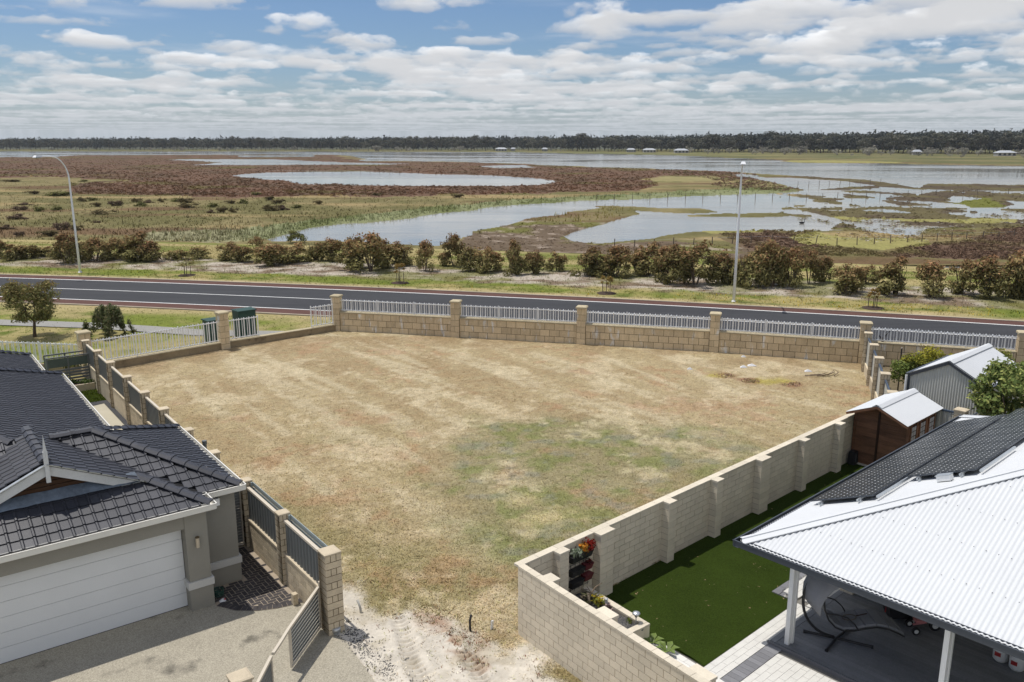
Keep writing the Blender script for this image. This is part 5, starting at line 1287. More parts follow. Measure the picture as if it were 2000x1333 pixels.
while x < 8.9:
    piece('coping', capm, FWL, frame(FW_DIR * 0.307, ax(37) * 0.17, Z * 0.055, FWp(x + 0.157, 0.075, 1.728))); x += 0.315
for al, w_ in ((0.85, 0.30), (2.62, 0.40), (5.1, 0.45)):
    m = MB(); m.box(FWp(al, 0.25, 0.855), FW_DIR * w_ / 2, ax(37) * 0.11, Z * 0.855); pr_ = m.build('pier', 'cream_block', FWL)
    piece('coping', capm, pr_, frame(FW_DIR * (w_ + 0.03), ax(37) * 0.22, Z * 0.055, FWp(al, 0.27, 1.7285)))

# ---- fences of the yard behind on the right
RR = [Vector(v) for v in ((17.33, 40.05, 0), (16.58, 37.6, 0), (15.8, 35.2, 0), (14.97, 32.65, 0), (14.12, 30.05, 0))]
RFE = empty('boundary_fence', RR[2], 'stepped pillars with cream sheet and blue rails between lot and metal shed', 'fence')
for k, p in enumerate(RR): pillar(RFE, p, ax(72), 0.34, 1.95, 0.19, 'fence_brick', 'fence_cap', 0.38, 0.06)
pts = [RP[4]] + RR
for k in range(len(pts) - 1):
    a, b = pts[k], pts[k + 1]; d = (b - a).normalized(); L = (b - a).length; s_ = Vector((-d.y, d.x, 0)); a2, b2 = a + d * 0.2, b - d * 0.18
    MB().box((a2 + b2) / 2 + Z * 0.25, d * ((b2 - a2).length / 2), s_ * 0.07, Z * 0.27).build('low_wall', 'fence_brick', RFE)
    ribbed('sheet_panel', a2 + Z * 0.52, b2 + Z * 0.52, 0.52, 1.72, 'panel_cream', RFE)
    m = MB(); m.bar(a2 + Z * 1.74, b2 + Z * 1.74, 0.07, 0.06); m.build('rail', 'rail_blue', RFE)
    m = MB(); m.bar(a2 + d * 0.03 + Z * 0.52, a2 + d * 0.03 + Z * 1.74, 0.06, 0.06, d); m.build('post', 'rail_blue', RFE)
BFE = empty('back_fence', RF(14.8, -1, 0), 'cream sheet fence with blue rail behind the timber cubby house', 'fence')
ribbed('sheet_panel', RF(14.8, -3.2, 0.0), RF(14.8, -0.95, 0.0), 0.0, 1.86, 'panel_cream', BFE)
m = MB(); m.bar(RF(14.8, -3.2, 1.88), RF(14.8, -0.95, 1.88), 0.07, 0.06); m.build('rail', 'rail_blue', BFE)
pillar(BFE, RF(14.8, -0.73), P, 0.36, 2.0, 0.19, 'fence_brick', 'fence_cap', 0.40, 0.06)
ribbed('sheet_panel', RF(14.8, -0.5, 0.0), RF(14.8, 6.5, 0.0), 0.0, 1.86, 'panel_cream', BFE)
m = MB(); m.bar(RF(14.8, -0.5, 1.88), RF(14.8, 6.5, 1.88), 0.07, 0.06); m.build('rail', 'rail_blue', BFE)

# ---- green utility cabinets behind the palisade
def cabinet(c, d, w, dep, h, label):
    c = Vector(c); s_ = Vector((-d.y, d.x, 0)); e = empty('utility_cabinet', c, label, 'cabinet', 'green utility cabinets by the footpath')
    MB().box(c + Z * 0.04, d * (w / 2 + 0.08), s_ * (dep / 2 + 0.08), Z * 0.06).build('base_slab', 'plinth_concrete', e)
    MB().box(c + Z * (0.10 + (h - 0.2) / 2), d * w / 2, s_ * dep / 2, Z * (h - 0.2) / 2).build('body', 'kiosk_green', e)
    m = MB(); zt = h - 0.10
    m.add([c + d * (sx * (w / 2 + 0.05)) + s_ * (sy * (dep / 2 + 0.06)) + Z * z for z, k in ((zt, 0), (zt + 0.05, 0)) for sx, sy in ((-1, -1), (1, -1), (1, 1), (-1, 1))] + [c + d * (sx * w / 2 * 0.9) + Z * (zt + 0.13) for sx in (-1, 1)],
          [(3, 2, 1, 0), (0, 1, 5, 4), (1, 2, 6, 5), (2, 3, 7, 6), (3, 0, 4, 7), (4, 5, 9, 8), (6, 7, 8, 9), (5, 6, 9), (7, 4, 8)]); m.build('lid', 'kiosk_green', e)
    for sx in (-1, 1):
        dr = MB().box(c + d * (sx * w / 4) - s_ * (dep / 2 + 0.008) + Z * (h / 2), d * (w / 4 - 0.02), s_ * 0.010, Z * (h / 2 - 0.16)).build('door', 'kiosk_green', e)
        MB().box(c + d * (sx * 0.07) - s_ * (dep / 2 + 0.03) + Z * (h / 2), d * 0.012, s_ * 0.014, Z * 0.07).build('handle', 'steel_black', dr)
cabinet((-16.72, 46.55, -0.03), ax(43), 1.15, 0.75, 1.42, 'shorter dark green utility cabinet left of the pillar')
cabinet((-15.45, 47.75, -0.03), ax(43), 1.05, 0.8, 1.72, 'taller dark green utility cabinet right of the pillar')

# ================================================================== LEFT HOUSE
EZ, PT = 2.66, 0.45                                  # eave height, roof pitch
LH = empty('tiled_house', LF(-4, 3, 0), 'grey rendered house with dark tiled hip roof and white garage door', 'house')
SL = math.sqrt(1 + PT * PT)
# driveway and side paving ------------------------------------------------
m = MB(); m.poly([LF(-14, -0.2, 0.034), LF(-14, -16, 0.034), LF(0.30, -9.5, 0.034), LF(0.62, -5.7, 0.034), LF(0.80, -4.0, 0.034), LF(0.70, -3.3, 0.034), LF(0.70, -0.2, 0.034)])
m.build('driveway', 'aggregate', None, kind='structure')
PAV = [(-1.04, -0.75), (-0.75, -1.22), (-0.35, -1.55), (0.10, -1.74), (0.70, -1.86), (0.70, 1.95), (-0.08, 1.95), (-0.08, 0.15), (-1.04, 0.15)]
m = MB(); m.poly([LF(x, y, 0.0455) for x, y in PAV]); pav = m.build('side_paving', 'sand_joint', None, kind='structure')
cnt = 0
g_ = 0.117
for i in range(-12, 12):
    for j in range(-18, 20):
        k = (i - j) % 4
        if k == 0: cx, cy, hx, hy = (i + 1.0) * g_, (j + 0.5) * g_, g_ - 0.008, g_ / 2 - 0.008      # lies along x
        elif k == 3: cx, cy, hx, hy = (i + 0.5) * g_, (j + 1.0) * g_, g_ / 2 - 0.008, g_ - 0.008     # lies along y
        else: continue
        if inpoly(np.array([cx]), np.array([cy]), [(-1.0, -0.55), (-0.7, -1.02), (-0.3, -1.35), (0.12, -1.54), (0.62, -1.66), (0.62, 1.9), (-0.05, 1.9), (-0.05, 0.1), (-1.0, 0.1)])[0]:
            piece('paver', unit_box('dark_paver'), pav, frame(B * hx * 2, A * hy * 2, Z * 0.03, LF(cx, cy, 0.033))); cnt += 1
arc = [(-1.04, -0.75), (-0.75, -1.22), (-0.35, -1.55), (0.10, -1.74), (0.70, -1.86)]
for (x0, y0), (x1, y1) in zip(arc[:-1], arc[1:]):
    L = math.hypot(x1 - x0, y1 - y0); n = max(1, round(L / 0.118)); dx, dy = (x1 - x0) / L, (y1 - y0) / L
    for k in range(n):
        t = (k + 0.5) / n; ex = B * dx + A * dy; ey = Vector((-ex.y, ex.x, 0))
        piece('paver', unit_box('dark_paver'), pav, frame(ex * (L / n - 0.008), ey * 0.205, Z * 0.03, LF(x0 + (x1 - x0) * t - dy * 0.11, y0 + (y1 - y0) * t + dx * 0.11, 0.034)))
# walls -------------------------------------------------------------------
def wallbox(x0, x1, y0, y1, z0, z1, name, mat, parent=None):
    parent = parent or LH
    return MB().box(LF((x0 + x1) / 2, (y0 + y1) / 2, (z0 + z1) / 2), B * ((x1 - x0) / 2), A * ((y1 - y0) / 2), Z * ((z1 - z0) / 2)).build(name, mat, parent)
wallbox(-9.5, -0.10, 0.20, 5.30, 0, 2.55, 'wall', 'render_taupe')
wallbox(-9.5, -1.80, 5.302, 14.0, 0, 2.54, 'wall', 'render_taupe')
wallbox(-9.5, -2.26, 14.002, 17.95, 0, 2.53, 'wall', 'render_taupe')
wallbox(-1.57, -1.06, -0.62, 0.198, 0, 2.55, 'garage_pier', 'render_taupe')
wallbox(-7.0, -6.45, -0.62, 0.198, 0, 2.55, 'garage_pier', 'render_taupe')
wallbox(-6.448, -1.572, -0.60, -0.25, 2.16, 2.55, 'garage_lintel', 'render_taupe')
wallbox(-1.62, -1.01, -0.67, -0.10, 0.60, 0.78, 'render_band', 'render_band')
wallbox(-1.03, -0.05, 0.14, 0.70, 0.52, 0.70, 'render_band', 'render_band')
wallbox(-1.59, -1.04, -0.645, 0.0, 0.0, 0.60, 'pier_base', 'render_taupe')
wallbox(-1.035, -0.075, 0.172, 0.6, 0.0, 0.52, 'pier_base', 'render_taupe')
gd = wallbox(-6.44, -1.58, -0.28, -0.16, 0.02, 2.155, 'garage_door', 'roof_under')
for k in range(6):
    z0 = 0.045 + k * 0.352
    wallbox(-6.435, -1.585, -0.30, -0.24, z0, z0 + 0.344, 'door_panel', 'door_white', gd)
wallbox(-6.435, -1.585, -0.305, -0.24, 0.012, 0.04, 'door_seal', 'black_plastic', gd)
# roof ---------------------------------------------------------------------
ROOF = None
TW, TG = 0.243, 0.285
def tile_mesh():
    m = MB(); w, g = TW, TG + 0.03
    pr_ = [(0.0, 0.004), (0.012, 0.0), (w - 0.062, 0.0), (w - 0.050, 0.024), (w - 0.016, 0.024), (w - 0.004, 0.004)]
    n = len(pr_); vs = []
    for t, dz_ in ((0.0, 0.040), (g, 0.012)): vs += [(s, t, z + dz_) for s, z in pr_]
    vs += [(s, 0.004, 0.004) for s, z in pr_]
    fs = [(i, i + 1, n + i + 1, n + i) for i in range(n - 1)] + [(2 * n + i, 2 * n + i + 1, i + 1, i) for i in range(n - 1)]
    m.add(vs, fs); return m
TM = tile_mesh(); TILE = TM.mesh('_roof_tile', 'roof_tile')
PLANES = []
def plane(poly, ex, eu, zf):
    """poly: plan outline (x, y); ex eave direction, eu uphill direction in plan (LF axes); zf height function"""
    PLANES.append((poly, ex, eu, zf))
HR = 2.73
zM = lambda x, y: EZ + PT * y
plane([(0, 0), (-HR, HR), (-3.69, HR), (-0.96, 0)], (1, 0), (0, 1), zM)                                                    # main front
plane([(-4.51, HR), (-7.24, 0), (-10, 0), (-10, 4.5), (-6.2, 4.5)], (1, 0), (0, 1), zM)
plane([(0, 0), (0, 5.46), (-HR, HR)], (0, 1), (-1, 0), lambda x, y: EZ + PT * (-x))                                       # hip end by the fence
zGR = lambda x, y: EZ + PT * (-0.96 - x)
plane([(-0.96, -0.70), (-0.96, 0.0), (-4.1, 3.14), (-4.1, 0.38), (-2.06, 0.38)], (0, 1), (-1, 0), zGR)                      # garage right
plane([(-0.96, -0.70), (-2.25, 0.59), (-5.95, 0.59), (-7.24, -0.70)], (1, 0), (0, 1), lambda x, y: EZ + PT * (y + 0.70))  # garage front
zGL = lambda x, y: EZ + PT * (x + 7.24)
plane([(-4.1, 3.14), (-4.1, 0.38), (-6.14, 0.38), (-7.24, -0.70), (-7.24, 0)], (0, -1), (1, 0), zGL)                        # garage left
zR1 = lambda x, y: EZ + PT * (-1.68 - x)
plane([(-1.68, 5.46), (-1.68, 14.18), (-6.18, 9.68), (-6.18, 4.5), (-4.41, HR)], (0, 1), (-1, 0), zR1)
zR2 = lambda x, y: EZ + PT * (-2.14 - x)
plane([(-2.14, 13.0), (-2.14, 18.08), (-5.14, 15.08), (-5.14, 11.5)], (0, 1), (-1, 0), zR2)
rm = MB()
for poly, ex, eu, zf in PLANES: rm.poly([LF(x, y, zf(x, y) - 0.012) for x, y in poly])
# hidden back slopes close the roof
rm.poly([LF(x, y, EZ + PT * (5.46 - y)) for x, y in ((0, 5.46), (-1.68, 5.46), (-4.41, HR), (-HR, HR))])
rm.poly([LF(x, y, EZ + PT * (14.18 - y)) for x, y in ((-1.68, 14.18), (-10.68, 14.18), (-6.18, 9.68))])
rm.poly([LF(x, y, EZ + PT * (18.08 - y)) for x, y in ((-2.14, 18.08), (-8.14, 18.08), (-5.14, 15.08))])
rm.poly([LF(x, y, EZ + PT * (x + 10.68)) for x, y in ((-10.68, 14.18), (-10.68, 0), (-6.18, 4.5), (-6.18, 9.68))])
rm.poly([LF(x, y, EZ + PT * (x + 8.14)) for x, y in ((-8.14, 18.08), (-8.14, 11.5), (-5.14, 11.5), (-5.14, 15.08))])
ROOF = rm.build('roof', 'roof_under', LH)
tiles = []
for poly, ex, eu, zf in PLANES:
    pl_ = [(p[0] * ex[0] + p[1] * ex[1], p[0] * eu[0] + p[1] * eu[1]) for p in poly]     # (s, plan uphill)
    smin, smax = min(p[0] for p in pl_), max(p[0] for p in pl_); tmin, tmax = min(p[1] for p in pl_), max(p[1] for p in pl_)
    EX = B * ex[0] + A * ex[1]; EU = B * eu[0] + A * eu[1]; U3 = (EU + Z * PT).normalized()
    N3 = EX.cross(U3)
    if N3.z < 0: EX_t, N3, flip = -EX, -N3, True
    else: EX_t, flip = EX, False
    rows = int((tmax - tmin) * SL / TG) + 1
    for r in range(-1, rows):
        t = tmin + (r * TG) / SL; tc_ = t + TG * 0.5 / SL
        off = 0.0; n = int((smax - smin) / TW) + 2
        for c in range(-1, n):
            s = smin + c * TW + off; sc = s + TW / 2
            if not inpoly(np.array([sc]), np.array([tc_]), pl_)[0]: continue
            s_use = s + TW if flip else s
            x = s_use * ex[0] + t * eu[0]; y = s_use * ex[1] + t * eu[1]
            o = LF(x, y, zf(x, y))
            tiles.append((o, EX_t, U3, N3))
tiles.sort(key=lambda t: (t[0] - cam.location).length)
for o, a_, u_, n_ in tiles[:300]: piece('roof_tile', TILE, ROOF, frame(a_, u_, n_, o))
m = MB()
for o, a_, u_, n_ in tiles[300:]:
    k = random.uniform(-0.004, 0.004)
    m.add([o + a_ * v[0] + u_ * v[1] + n_ * (v[2] + k) for v in TM.v], TM.f)
m.build('remaining_roof_tiles', 'roof_tile', ROOF, kind='stuff')
# ridge and hip caps
def cap_mesh():
    m = MB(); L, w, h = 0.40, 0.125, 0.062; vs = []
    for y, k in ((0.0, 1.12), (0.07, 1.12), (0.071, 1.0), (L, 1.0)):
        for s, z in ((-1, 0), (-0.92, 0.012), (-0.45, h), (0.45, h), (0.92, 0.012), (1, 0)): vs.append((s * w * k, y, z * k + (0.012 if k > 1 else 0)))
    fs = [(j * 6 + i, j * 6 + i + 1, (j + 1) * 6 + i + 1, (j + 1) * 6 + i) for j in range(3) for i in range(5)] + [(0, 1, 2, 3, 4, 5)]
    m.add(vs, fs); return m.mesh('_ridge_cap', 'roof_tile')
CAP = cap_mesh()
def caps(a, b, lift=0.045):
    a, b = Vector(a), Vector(b); d = (b - a); L = d.length; d.normalize(); s = d.cross(Z).normalized(); u = s.cross(d)
    n = max(1, round(L / 0.385))
    for k in range(n): piece('ridge_cap', CAP, ROOF, frame(s, d * (L / n / 0.385), u, a + d * (L * k / n) + u * lift))
def hip(x0, y0, d, sx, sy, lift=0.045):
    caps(LF(x0, y0, EZ), LF(x0 + sx * d, y0 + sy * d, EZ + PT * d), lift)
hip(0, 0, HR, -1, 1); hip(0, 5.46, HR, -1, -1); hip(-0.96, -0.70, 1.29, -1, 1); hip(-7.24, -0.70, 1.29, 1, 1)
caps(LF(-3.69, HR, EZ + PT * HR), LF(-HR, HR, EZ + PT * HR))
caps(LF(-4.1, 0.40, EZ + PT * 3.14), LF(-4.1, 3.2, EZ + PT * 3.14), 0.05)
hip(-1.68, 14.18, 4.5, -1, -1); hip(-2.14, 18.08, 3.0, -1, -1); caps(LF(-4.5, HR + 0.1, EZ + PT * HR), LF(-6.18, 4.5, EZ + PT * 4.5))
caps(LF(-6.18, 4.5, EZ + PT * 4.5), LF(-6.18, 9.68, EZ + PT * 4.5)); caps(LF(-5.14, 11.5, EZ + PT * 3), LF(-5.14, 15.08, EZ + PT * 3))
# valley flashing
m = MB(); n_ = Z * 0.03
m.quad(LF(-0.96 + 0.07, 0.07, EZ + 0.025), LF(-0.96 - 0.07, -0.07, EZ + 0.025), LF(-3.69 - 0.07, HR - 0.07, EZ + PT * HR + 0.02), LF(-3.69 + 0.07, HR + 0.07, EZ + PT * HR + 0.02)); m.build('valley_flashing', 'roof_under', ROOF)
# gablet: boards, bargeboards, finial, flashing
def gz(x): return EZ + PT * (3.14 - abs(x + 4.1))
GB = MB().poly([LF(-2.3, 0.62, gz(-2.3) - 0.02), LF(-4.1, 0.62, gz(-4.1) - 0.02), LF(-5.9, 0.62, gz(-5.9) - 0.02)]).build('gablet', 'roof_under', LH)
zb = EZ + PT * 1.29
for k in range(7):
    z0 = zb + 0.02 + k * 0.115; z1 = z0 + 0.105
    h0 = 3.14 - (z0 - EZ) / PT; h1 = 3.14 - (z1 - EZ) / PT
    if h1 < 0.05: break
    MB().prism([LF(-4.1 - h0, 0.60, z0), LF(-4.1 + h0, 0.60, z0), LF(-4.1 + h1, 0.585, z1), LF(-4.1 - h1, 0.585, z1)], A * 0.02).build('board', 'gable_timber', GB)
for sx in (1, -1):
    e0, e1 = LF(-4.1, 0.37, gz(-4.1) - 0.04), LF(-4.1 + sx * 2.08, 0.37, gz(-4.1 + 2.08) - 0.04)
    m = MB(); d = (e1 - e0).normalized(); up = A.cross(d); up = up if up.z > 0 else -up
    m.prism([e0, e1, e1 - Z * 0.20, e0 - Z * 0.22], A * 0.028); bb = m.build('bargeboard', 'barge_paint', LH)
    m = MB(); m.bar(e0 + Z * 0.045 - A * 0.01, e1 + Z * 0.045 - A * 0.01, 0.10, 0.022, up); m.build('barge_capping', 'bare_metal', bb)
fin = MB(); fc0 = LF(-4.1, 0.33, 0)
fin.box(fc0 + Z * 4.02, B * 0.045, A * 0.03, Z * 0.36); fin.add([fc0 + B * (sx * 0.035) + A * (sy * 0.025) + Z * 4.38 for sx, sy in ((-1, -1), (1, -1), (1, 1), (-1, 1))] + [fc0 + Z * 4.78], [(0, 1, 4), (1, 2, 4), (2, 3, 4), (3, 0, 4)])
fin.build('finial', 'barge_paint', LH)
m = MB(); nseg = 24; rgf = np.random.default_rng(77)
top = [LF(-2.28 - 3.64 * k / nseg, 0.575, zb + 0.15 + rgf.uniform(-0.008, 0.008)) for k in range(nseg + 1)]; bot = [LF(-2.20 - 3.8 * k / nseg, 0.34 + rgf.uniform(-0.02, 0.02), EZ + PT * (0.34 + 0.70) + 0.075 + rgf.uniform(0, 0.012)) for k in range(nseg + 1)]
for k in range(nseg): m.quad(bot[k], bot[k + 1], top[k + 1], top[k])
m.build('lead_flashing', 'lead', LH)
# gutters, fascia, soffit
def gutter(parent, pts, mat, out, w=0.115, h=0.125, name='gutter', ztop=EZ + 0.03):
    for i in range(len(pts) - 1):
        a, b = Vector(pts[i]), Vector(pts[i + 1]); d = (b - a).normalized(); s = Vector((d.y, -d.x, 0)) * out
        a2, b2 = a.copy(), b.copy(); a2.z = b2.z = 0
        m = MB()
        m.box((a2 + b2) / 2 + s * (w - 0.008) + Z * (ztop - h / 2), (b2 - a2) / 2 + d * w, s * 0.008, Z * h / 2)
        m.box((a2 + b2) / 2 + s * (w / 2 - 0.008) + Z * (ztop - h - 0.006), (b2 - a2) / 2 + d * w * 0.98, s * (w / 2), Z * 0.006)
        m.box((a2 + b2) / 2 + s * (w - 0.003) + Z * (ztop + 0.002), (b2 - a2) / 2 + d * (w + 0.005), s * 0.014, Z * 0.007)
        m.box((a2 + b2) / 2 + s * (-0.012) + Z * (ztop - h * 0.62), (b2 - a2) / 2, s * 0.010, Z * h * 0.75)
        m.build(name, mat, parent)
gutter(LH, [LF(-7.3, -0.70), LF(-0.98, -0.70)], 'gutter_cream', 1); gutter(LH, [LF(-0.96, -0.68), LF(-0.96, -0.13)], 'gutter_cream', 1)
gutter(LH, [LF(-0.94, 0.0), LF(-0.02, 0.0)], 'gutter_cream', 1); gutter(LH, [LF(0, 0.02), LF(0, 5.40)], 'gutter_cream', 1)
gutter(LH, [LF(-1.68, 5.5), LF(-1.68, 14.1)], 'gutter_cream', 1); gutter(LH, [LF(-2.14, 14.2), LF(-2.14, 18.0)], 'gutter_cream', 1)
m = MB(); m.box(LF(-0.62, 0.08, 2.36), B * 0.085, A * 0.085, Z * 0.09); rh = m.build('rainhead', 'post_white', LH)
m = MB(); m.tube([LF(-0.9, 0.13, 2.3), LF(-0.72, 0.10, 2.34)], 0.035, 8); m.build('spout', 'post_white', rh)
lp = MB().tube([LF(-1.33, -0.70, 1.66), LF(-1.33, -0.70, 1.90)], 0.042, 12).build('wall_lamp', 'fence_cap', LH)
MB().tube([LF(-1.33, -0.70, 1.905), LF(-1.33, -0.70, 1.93)], 0.046, 12).build('lamp_cap', 'mortar_tan', lp)
# side gate, vent pipe, hose
sg = empty('side_gate', LF(0.33, 2.0, 0), 'dark slatted side gate between the tiled house and fence', 'gate')
for k in range(19): MB().box(LF(0.33, 2.0, 0.18 + k * 0.085), B * 0.27, A * 0.012, Z * 0.036).build('slat', 'panel_dark', sg)
for x0 in (0.03, 0.63): MB().box(LF(x0, 2.0, 0.93), B * 0.025, A * 0.025, Z * 0.86).build('stile', 'rail_cream', sg)
for z0 in (0.10, 1.79): MB().box(LF(0.33, 2.0, z0), B * 0.275, A * 0.022, Z * 0.025).build('rail', 'rail_cream', sg)
vp = empty('vent_pipe', LF(0.40, 4.1, 0), 'dark grey vent pipe rising beside the gutter near the fence', 'pipe')
MB().tube([LF(0.40, 4.1, 0), LF(0.40, 4.1, 2.45)], 0.055, 12).build('pipe', 'panel_dark', vp); MB().tube([LF(0.40, 4.1, 2.45), LF(0.40, 4.1, 2.56)], 0.068, 12).build('cowl', 'panel_dark', vp)
hs = empty('garden_hose', LF(-0.93, -0.35, 0), 'coiled green garden hose at the foot of the garage pier', 'hose')
pts = [LF(-0.99, -0.2, 0.95 - 0.05 * k) + B * (0.02 * math.sin(k)) for k in range(16)]
for k in range(40): a = k * 0.6; pts.append(LF(-0.86 + 0.13 * math.cos(a), -0.35 + 0.13 * math.sin(a), 0.07 + 0.005 * k))
MB().tube(pts, 0.014, 6).build('hose_coil', 'hose_green', hs, True)
bg_ = empty('crumpled_packet', LF(-0.86, -0.60, 0.05), 'crumpled white packet with red print beside the hose', 'litter')
m = MB(); m.add([LF(-0.93, -0.66, 0.05), LF(-0.78, -0.68, 0.05), LF(-0.76, -0.58, 0.06), LF(-0.92, -0.56, 0.05), LF(-0.86, -0.63, 0.12), LF(-0.80, -0.60, 0.10)], [(0, 1, 4), (1, 5, 4), (1, 2, 5), (2, 3, 5), (3, 4, 5), (3, 0, 4)]); m.build('wrapper', 'litter_white', bg_)
m = MB(); m.add([LF(-0.84, -0.66, 0.105), LF(-0.78, -0.665, 0.075), LF(-0.78, -0.61, 0.112)], [(0, 1, 2)]); m.build('print', 'red_plastic', bg_)
bk = empty('garden_tap', LF(0.52, -1.80, 0), 'small block stand with tap at the paving edge by the fence', 'tap')
for k in range(3): piece('block', unit_box('fence_brick'), bk, frame(B * 0.12, A * 0.14, Z * 0.09, LF(0.52, -1.80, 0.085 + k * 0.095)))
# yard strip behind: concrete path, gravel, lawn, vegetable cage -----------
m = MB(); m.poly([LF(x, y, -0.004) for x, y in ((-1.7, 5.5), (0.50, 5.5), (0.50, 18.7), (-0.4, 18.5), (-1.7, 18.5))]); m.build('side_path', 'concrete_light', None, kind='structure')
m = MB(); m.poly([LF(x, y, -0.002) for x, y in ((0.51, 2.1), (0.72, 2.1), (0.72, 19.2), (-1.6, 19.3), (-1.6, 18.51), (0.51, 18.71))]); m.build('gravel_strip', 'gravel_dark', None, kind='structure')
N = 2600; ly = RNG.uniform(19.2, 21.2, N); lx = RNG.uniform(-2.0, 0.70, N); pp = [LF(a, b) for a, b in zip(lx, ly)]
tufts('yard_lawn', np.array([p.x for p in pp]), np.array([p.y for p in pp]), np.full(N, -0.02), np.tile(np.array((0.11, 0.15, 0.025)), (N, 1)), RNG.uniform(0.05, 0.1, N), np.full(N, 0.045), 4, lean=0.8, label='small bright green lawn beside the fence of the tiled house', cat='lawn')
bd = empty('garden_bed', LF(0.2, 21.7, 0), 'raised cream edged garden bed with leafy vegetables', 'garden bed')
for (x0, x1, y0, y1) in ((-1.5, 0.68, 21.3, 21.38), (-1.5, 0.68, 22.1, 22.18)): MB().box(LF((x0 + x1) / 2, (y0 + y1) / 2, 0.14), B * (x1 - x0) / 2, A * 0.04, Z * 0.17).build('edging', 'fence_cap', bd)
MB().poly([LF(x, y, 0.22) for x, y in ((-1.5, 21.38), (0.68, 21.38), (0.68, 22.1), (-1.5, 22.1))]).build('soil', 'mulch', bd)
me = crown_mesh('veg', [(0.28, 0, 0.32, 0.42, 0.25, 0.16, 160), (-0.5, 0.1, 0.30, 0.3, 0.2, 0.12, 90)], 0.075, two_tone((0.07, 0.11, 0.03), (0.12, 0.15, 0.06), 0.4), 'leaf', 0.6, 91); o = bpy.data.objects.new('foliage', me); link(o, bd)
vc = empty('pallet_planter', LF(0.05, 22.4, 0), 'dark slatted timber planter with green mesh above it', 'planter')
for k in range(5): MB().box(LF(-0.15, 22.25, 0.30 + k * 0.14), B * 0.85, A * 0.012, Z * 0.045).build('slat', 'panel_dark', vc)
for x0 in (-1.0, -0.15, 0.69): MB().box(LF(x0, 22.28, 0.72), B * 0.03, A * 0.03, Z * 0.76).build('post', 'panel_dark', vc); MB().box(LF(x0, 23.0, 0.72), B * 0.03, A * 0.03, Z * 0.76).build('post', 'panel_dark', vc)
MB().box(LF(-0.15, 22.26, 1.22), B * 0.84, A * 0.004, Z * 0.20).build('mesh_screen', 'mesh_green', vc); MB().box(LF(-1.0, 22.62, 1.18), B * 0.004, A * 0.34, Z * 0.26).build('mesh_screen', 'mesh_green', vc)
for y0 in (22.26, 23.0): MB().box(LF(-0.15, y0, 1.47), B * 0.88, A * 0.03, Z * 0.03).build('rail', 'panel_dark', vc)
me = crown_mesh('veg2', [(-0.15, 0.25, 0.95, 0.6, 0.2, 0.25, 200)], 0.06, two_tone((0.10, 0.14, 0.03), (0.14, 0.16, 0.04), 0.4), 'leaf', 0.6, 92); o = bpy.data.objects.new('foliage', me); link(o, vc)

# ---- odds and ends at the lot entrance
pb = G(657, 1240); e = empty('steel_pipe_stub', pb, 'shiny metal capped pipe stub at the foot of the front pillar', 'pipe stub')
MB().tube([pb, pb + Z * 0.10], 0.085, 16).build('pipe', 'bare_metal', e); MB().lathe(pb + Z * 0.10, [(0.105, 0.0), (0.105, 0.07), (0.095, 0.085), (0.02, 0.09)], 16).build('cap', 'bare_metal', e, True)
pb = G(706, 1200); e = empty('conduit_stub', pb, 'short grey conduit leaning out of the sand near the pillar', 'conduit'); MB().tube([pb - Z * 0.1, pb + Vector((-0.03, 0.02, 0.18)), pb + Vector((-0.10, 0.06, 0.34))], 0.028, 8).build('tube', 'pvc_grey', e, True)
pb = G(919, 1235); e = empty('black_pipe', pb, 'black curved poly pipe sticking up from the sandy grass', 'pipe'); MB().tube([pb - Z * 0.05, pb + Vector((-0.01, 0, 0.15)), pb + Vector((-0.01, 0, 0.30)), pb + Vector((0.02, 0, 0.44))], 0.026, 8).build('tube', 'black_plastic', e, True)
pb = G(960, 1231); e = empty('survey_stake', pb, 'short white survey stake right of the black pipe', 'stake'); m = MB(); m.bar(pb - Z * 0.05, pb + Vector((0.02, 0, 0.24)), 0.055, 0.03, A); m.build('peg', 'pvc_white', e)
# dark gravel spilling between driveway and sand
N = 1900; t = RNG.uniform(0, 1, N); w = RNG.normal(0.26, 0.16, N)
sx_ = 0.78 + w - 0.10 * t; sy_ = -3.2 - 4.6 * t + RNG.normal(0, 0.1, N)
okk = sx_ > 0.74 - 0.09 * t; sx_, sy_ = sx_[okk], sy_[okk]; N = len(sx_)
cx = LO.x + B.x * sx_ + A.x * sy_; cy = LO.y + B.y * sx_ + A.y * sy_; sz = RNG.uniform(0.012, 0.035, N)
base_v = np.array([(1, 0, 0), (-0.5, 0.87, 0), (-0.5, -0.87, 0), (0, 0, 1.0), (0.1, 0, -0.4)]); fcs = np.array([(0, 1, 3), (1, 2, 3), (2, 0, 3)])
vv_ = np.stack([cx, cy, np.full(N, 0.03)], 1)[:, None, :] + base_v[None, :4] * sz[:, None, None] * RNG.uniform(0.7, 1.3, (N, 4, 3))
ff_ = (np.arange(N) * 4)[:, None, None] + fcs[None]
np_mesh('gravel_spill', vv_.reshape(-1, 3), ff_.reshape(-1, 3), 'stone_bits', label='dark gravel spilled between the driveway edge and the sand', cat='gravel', kind='stuff')
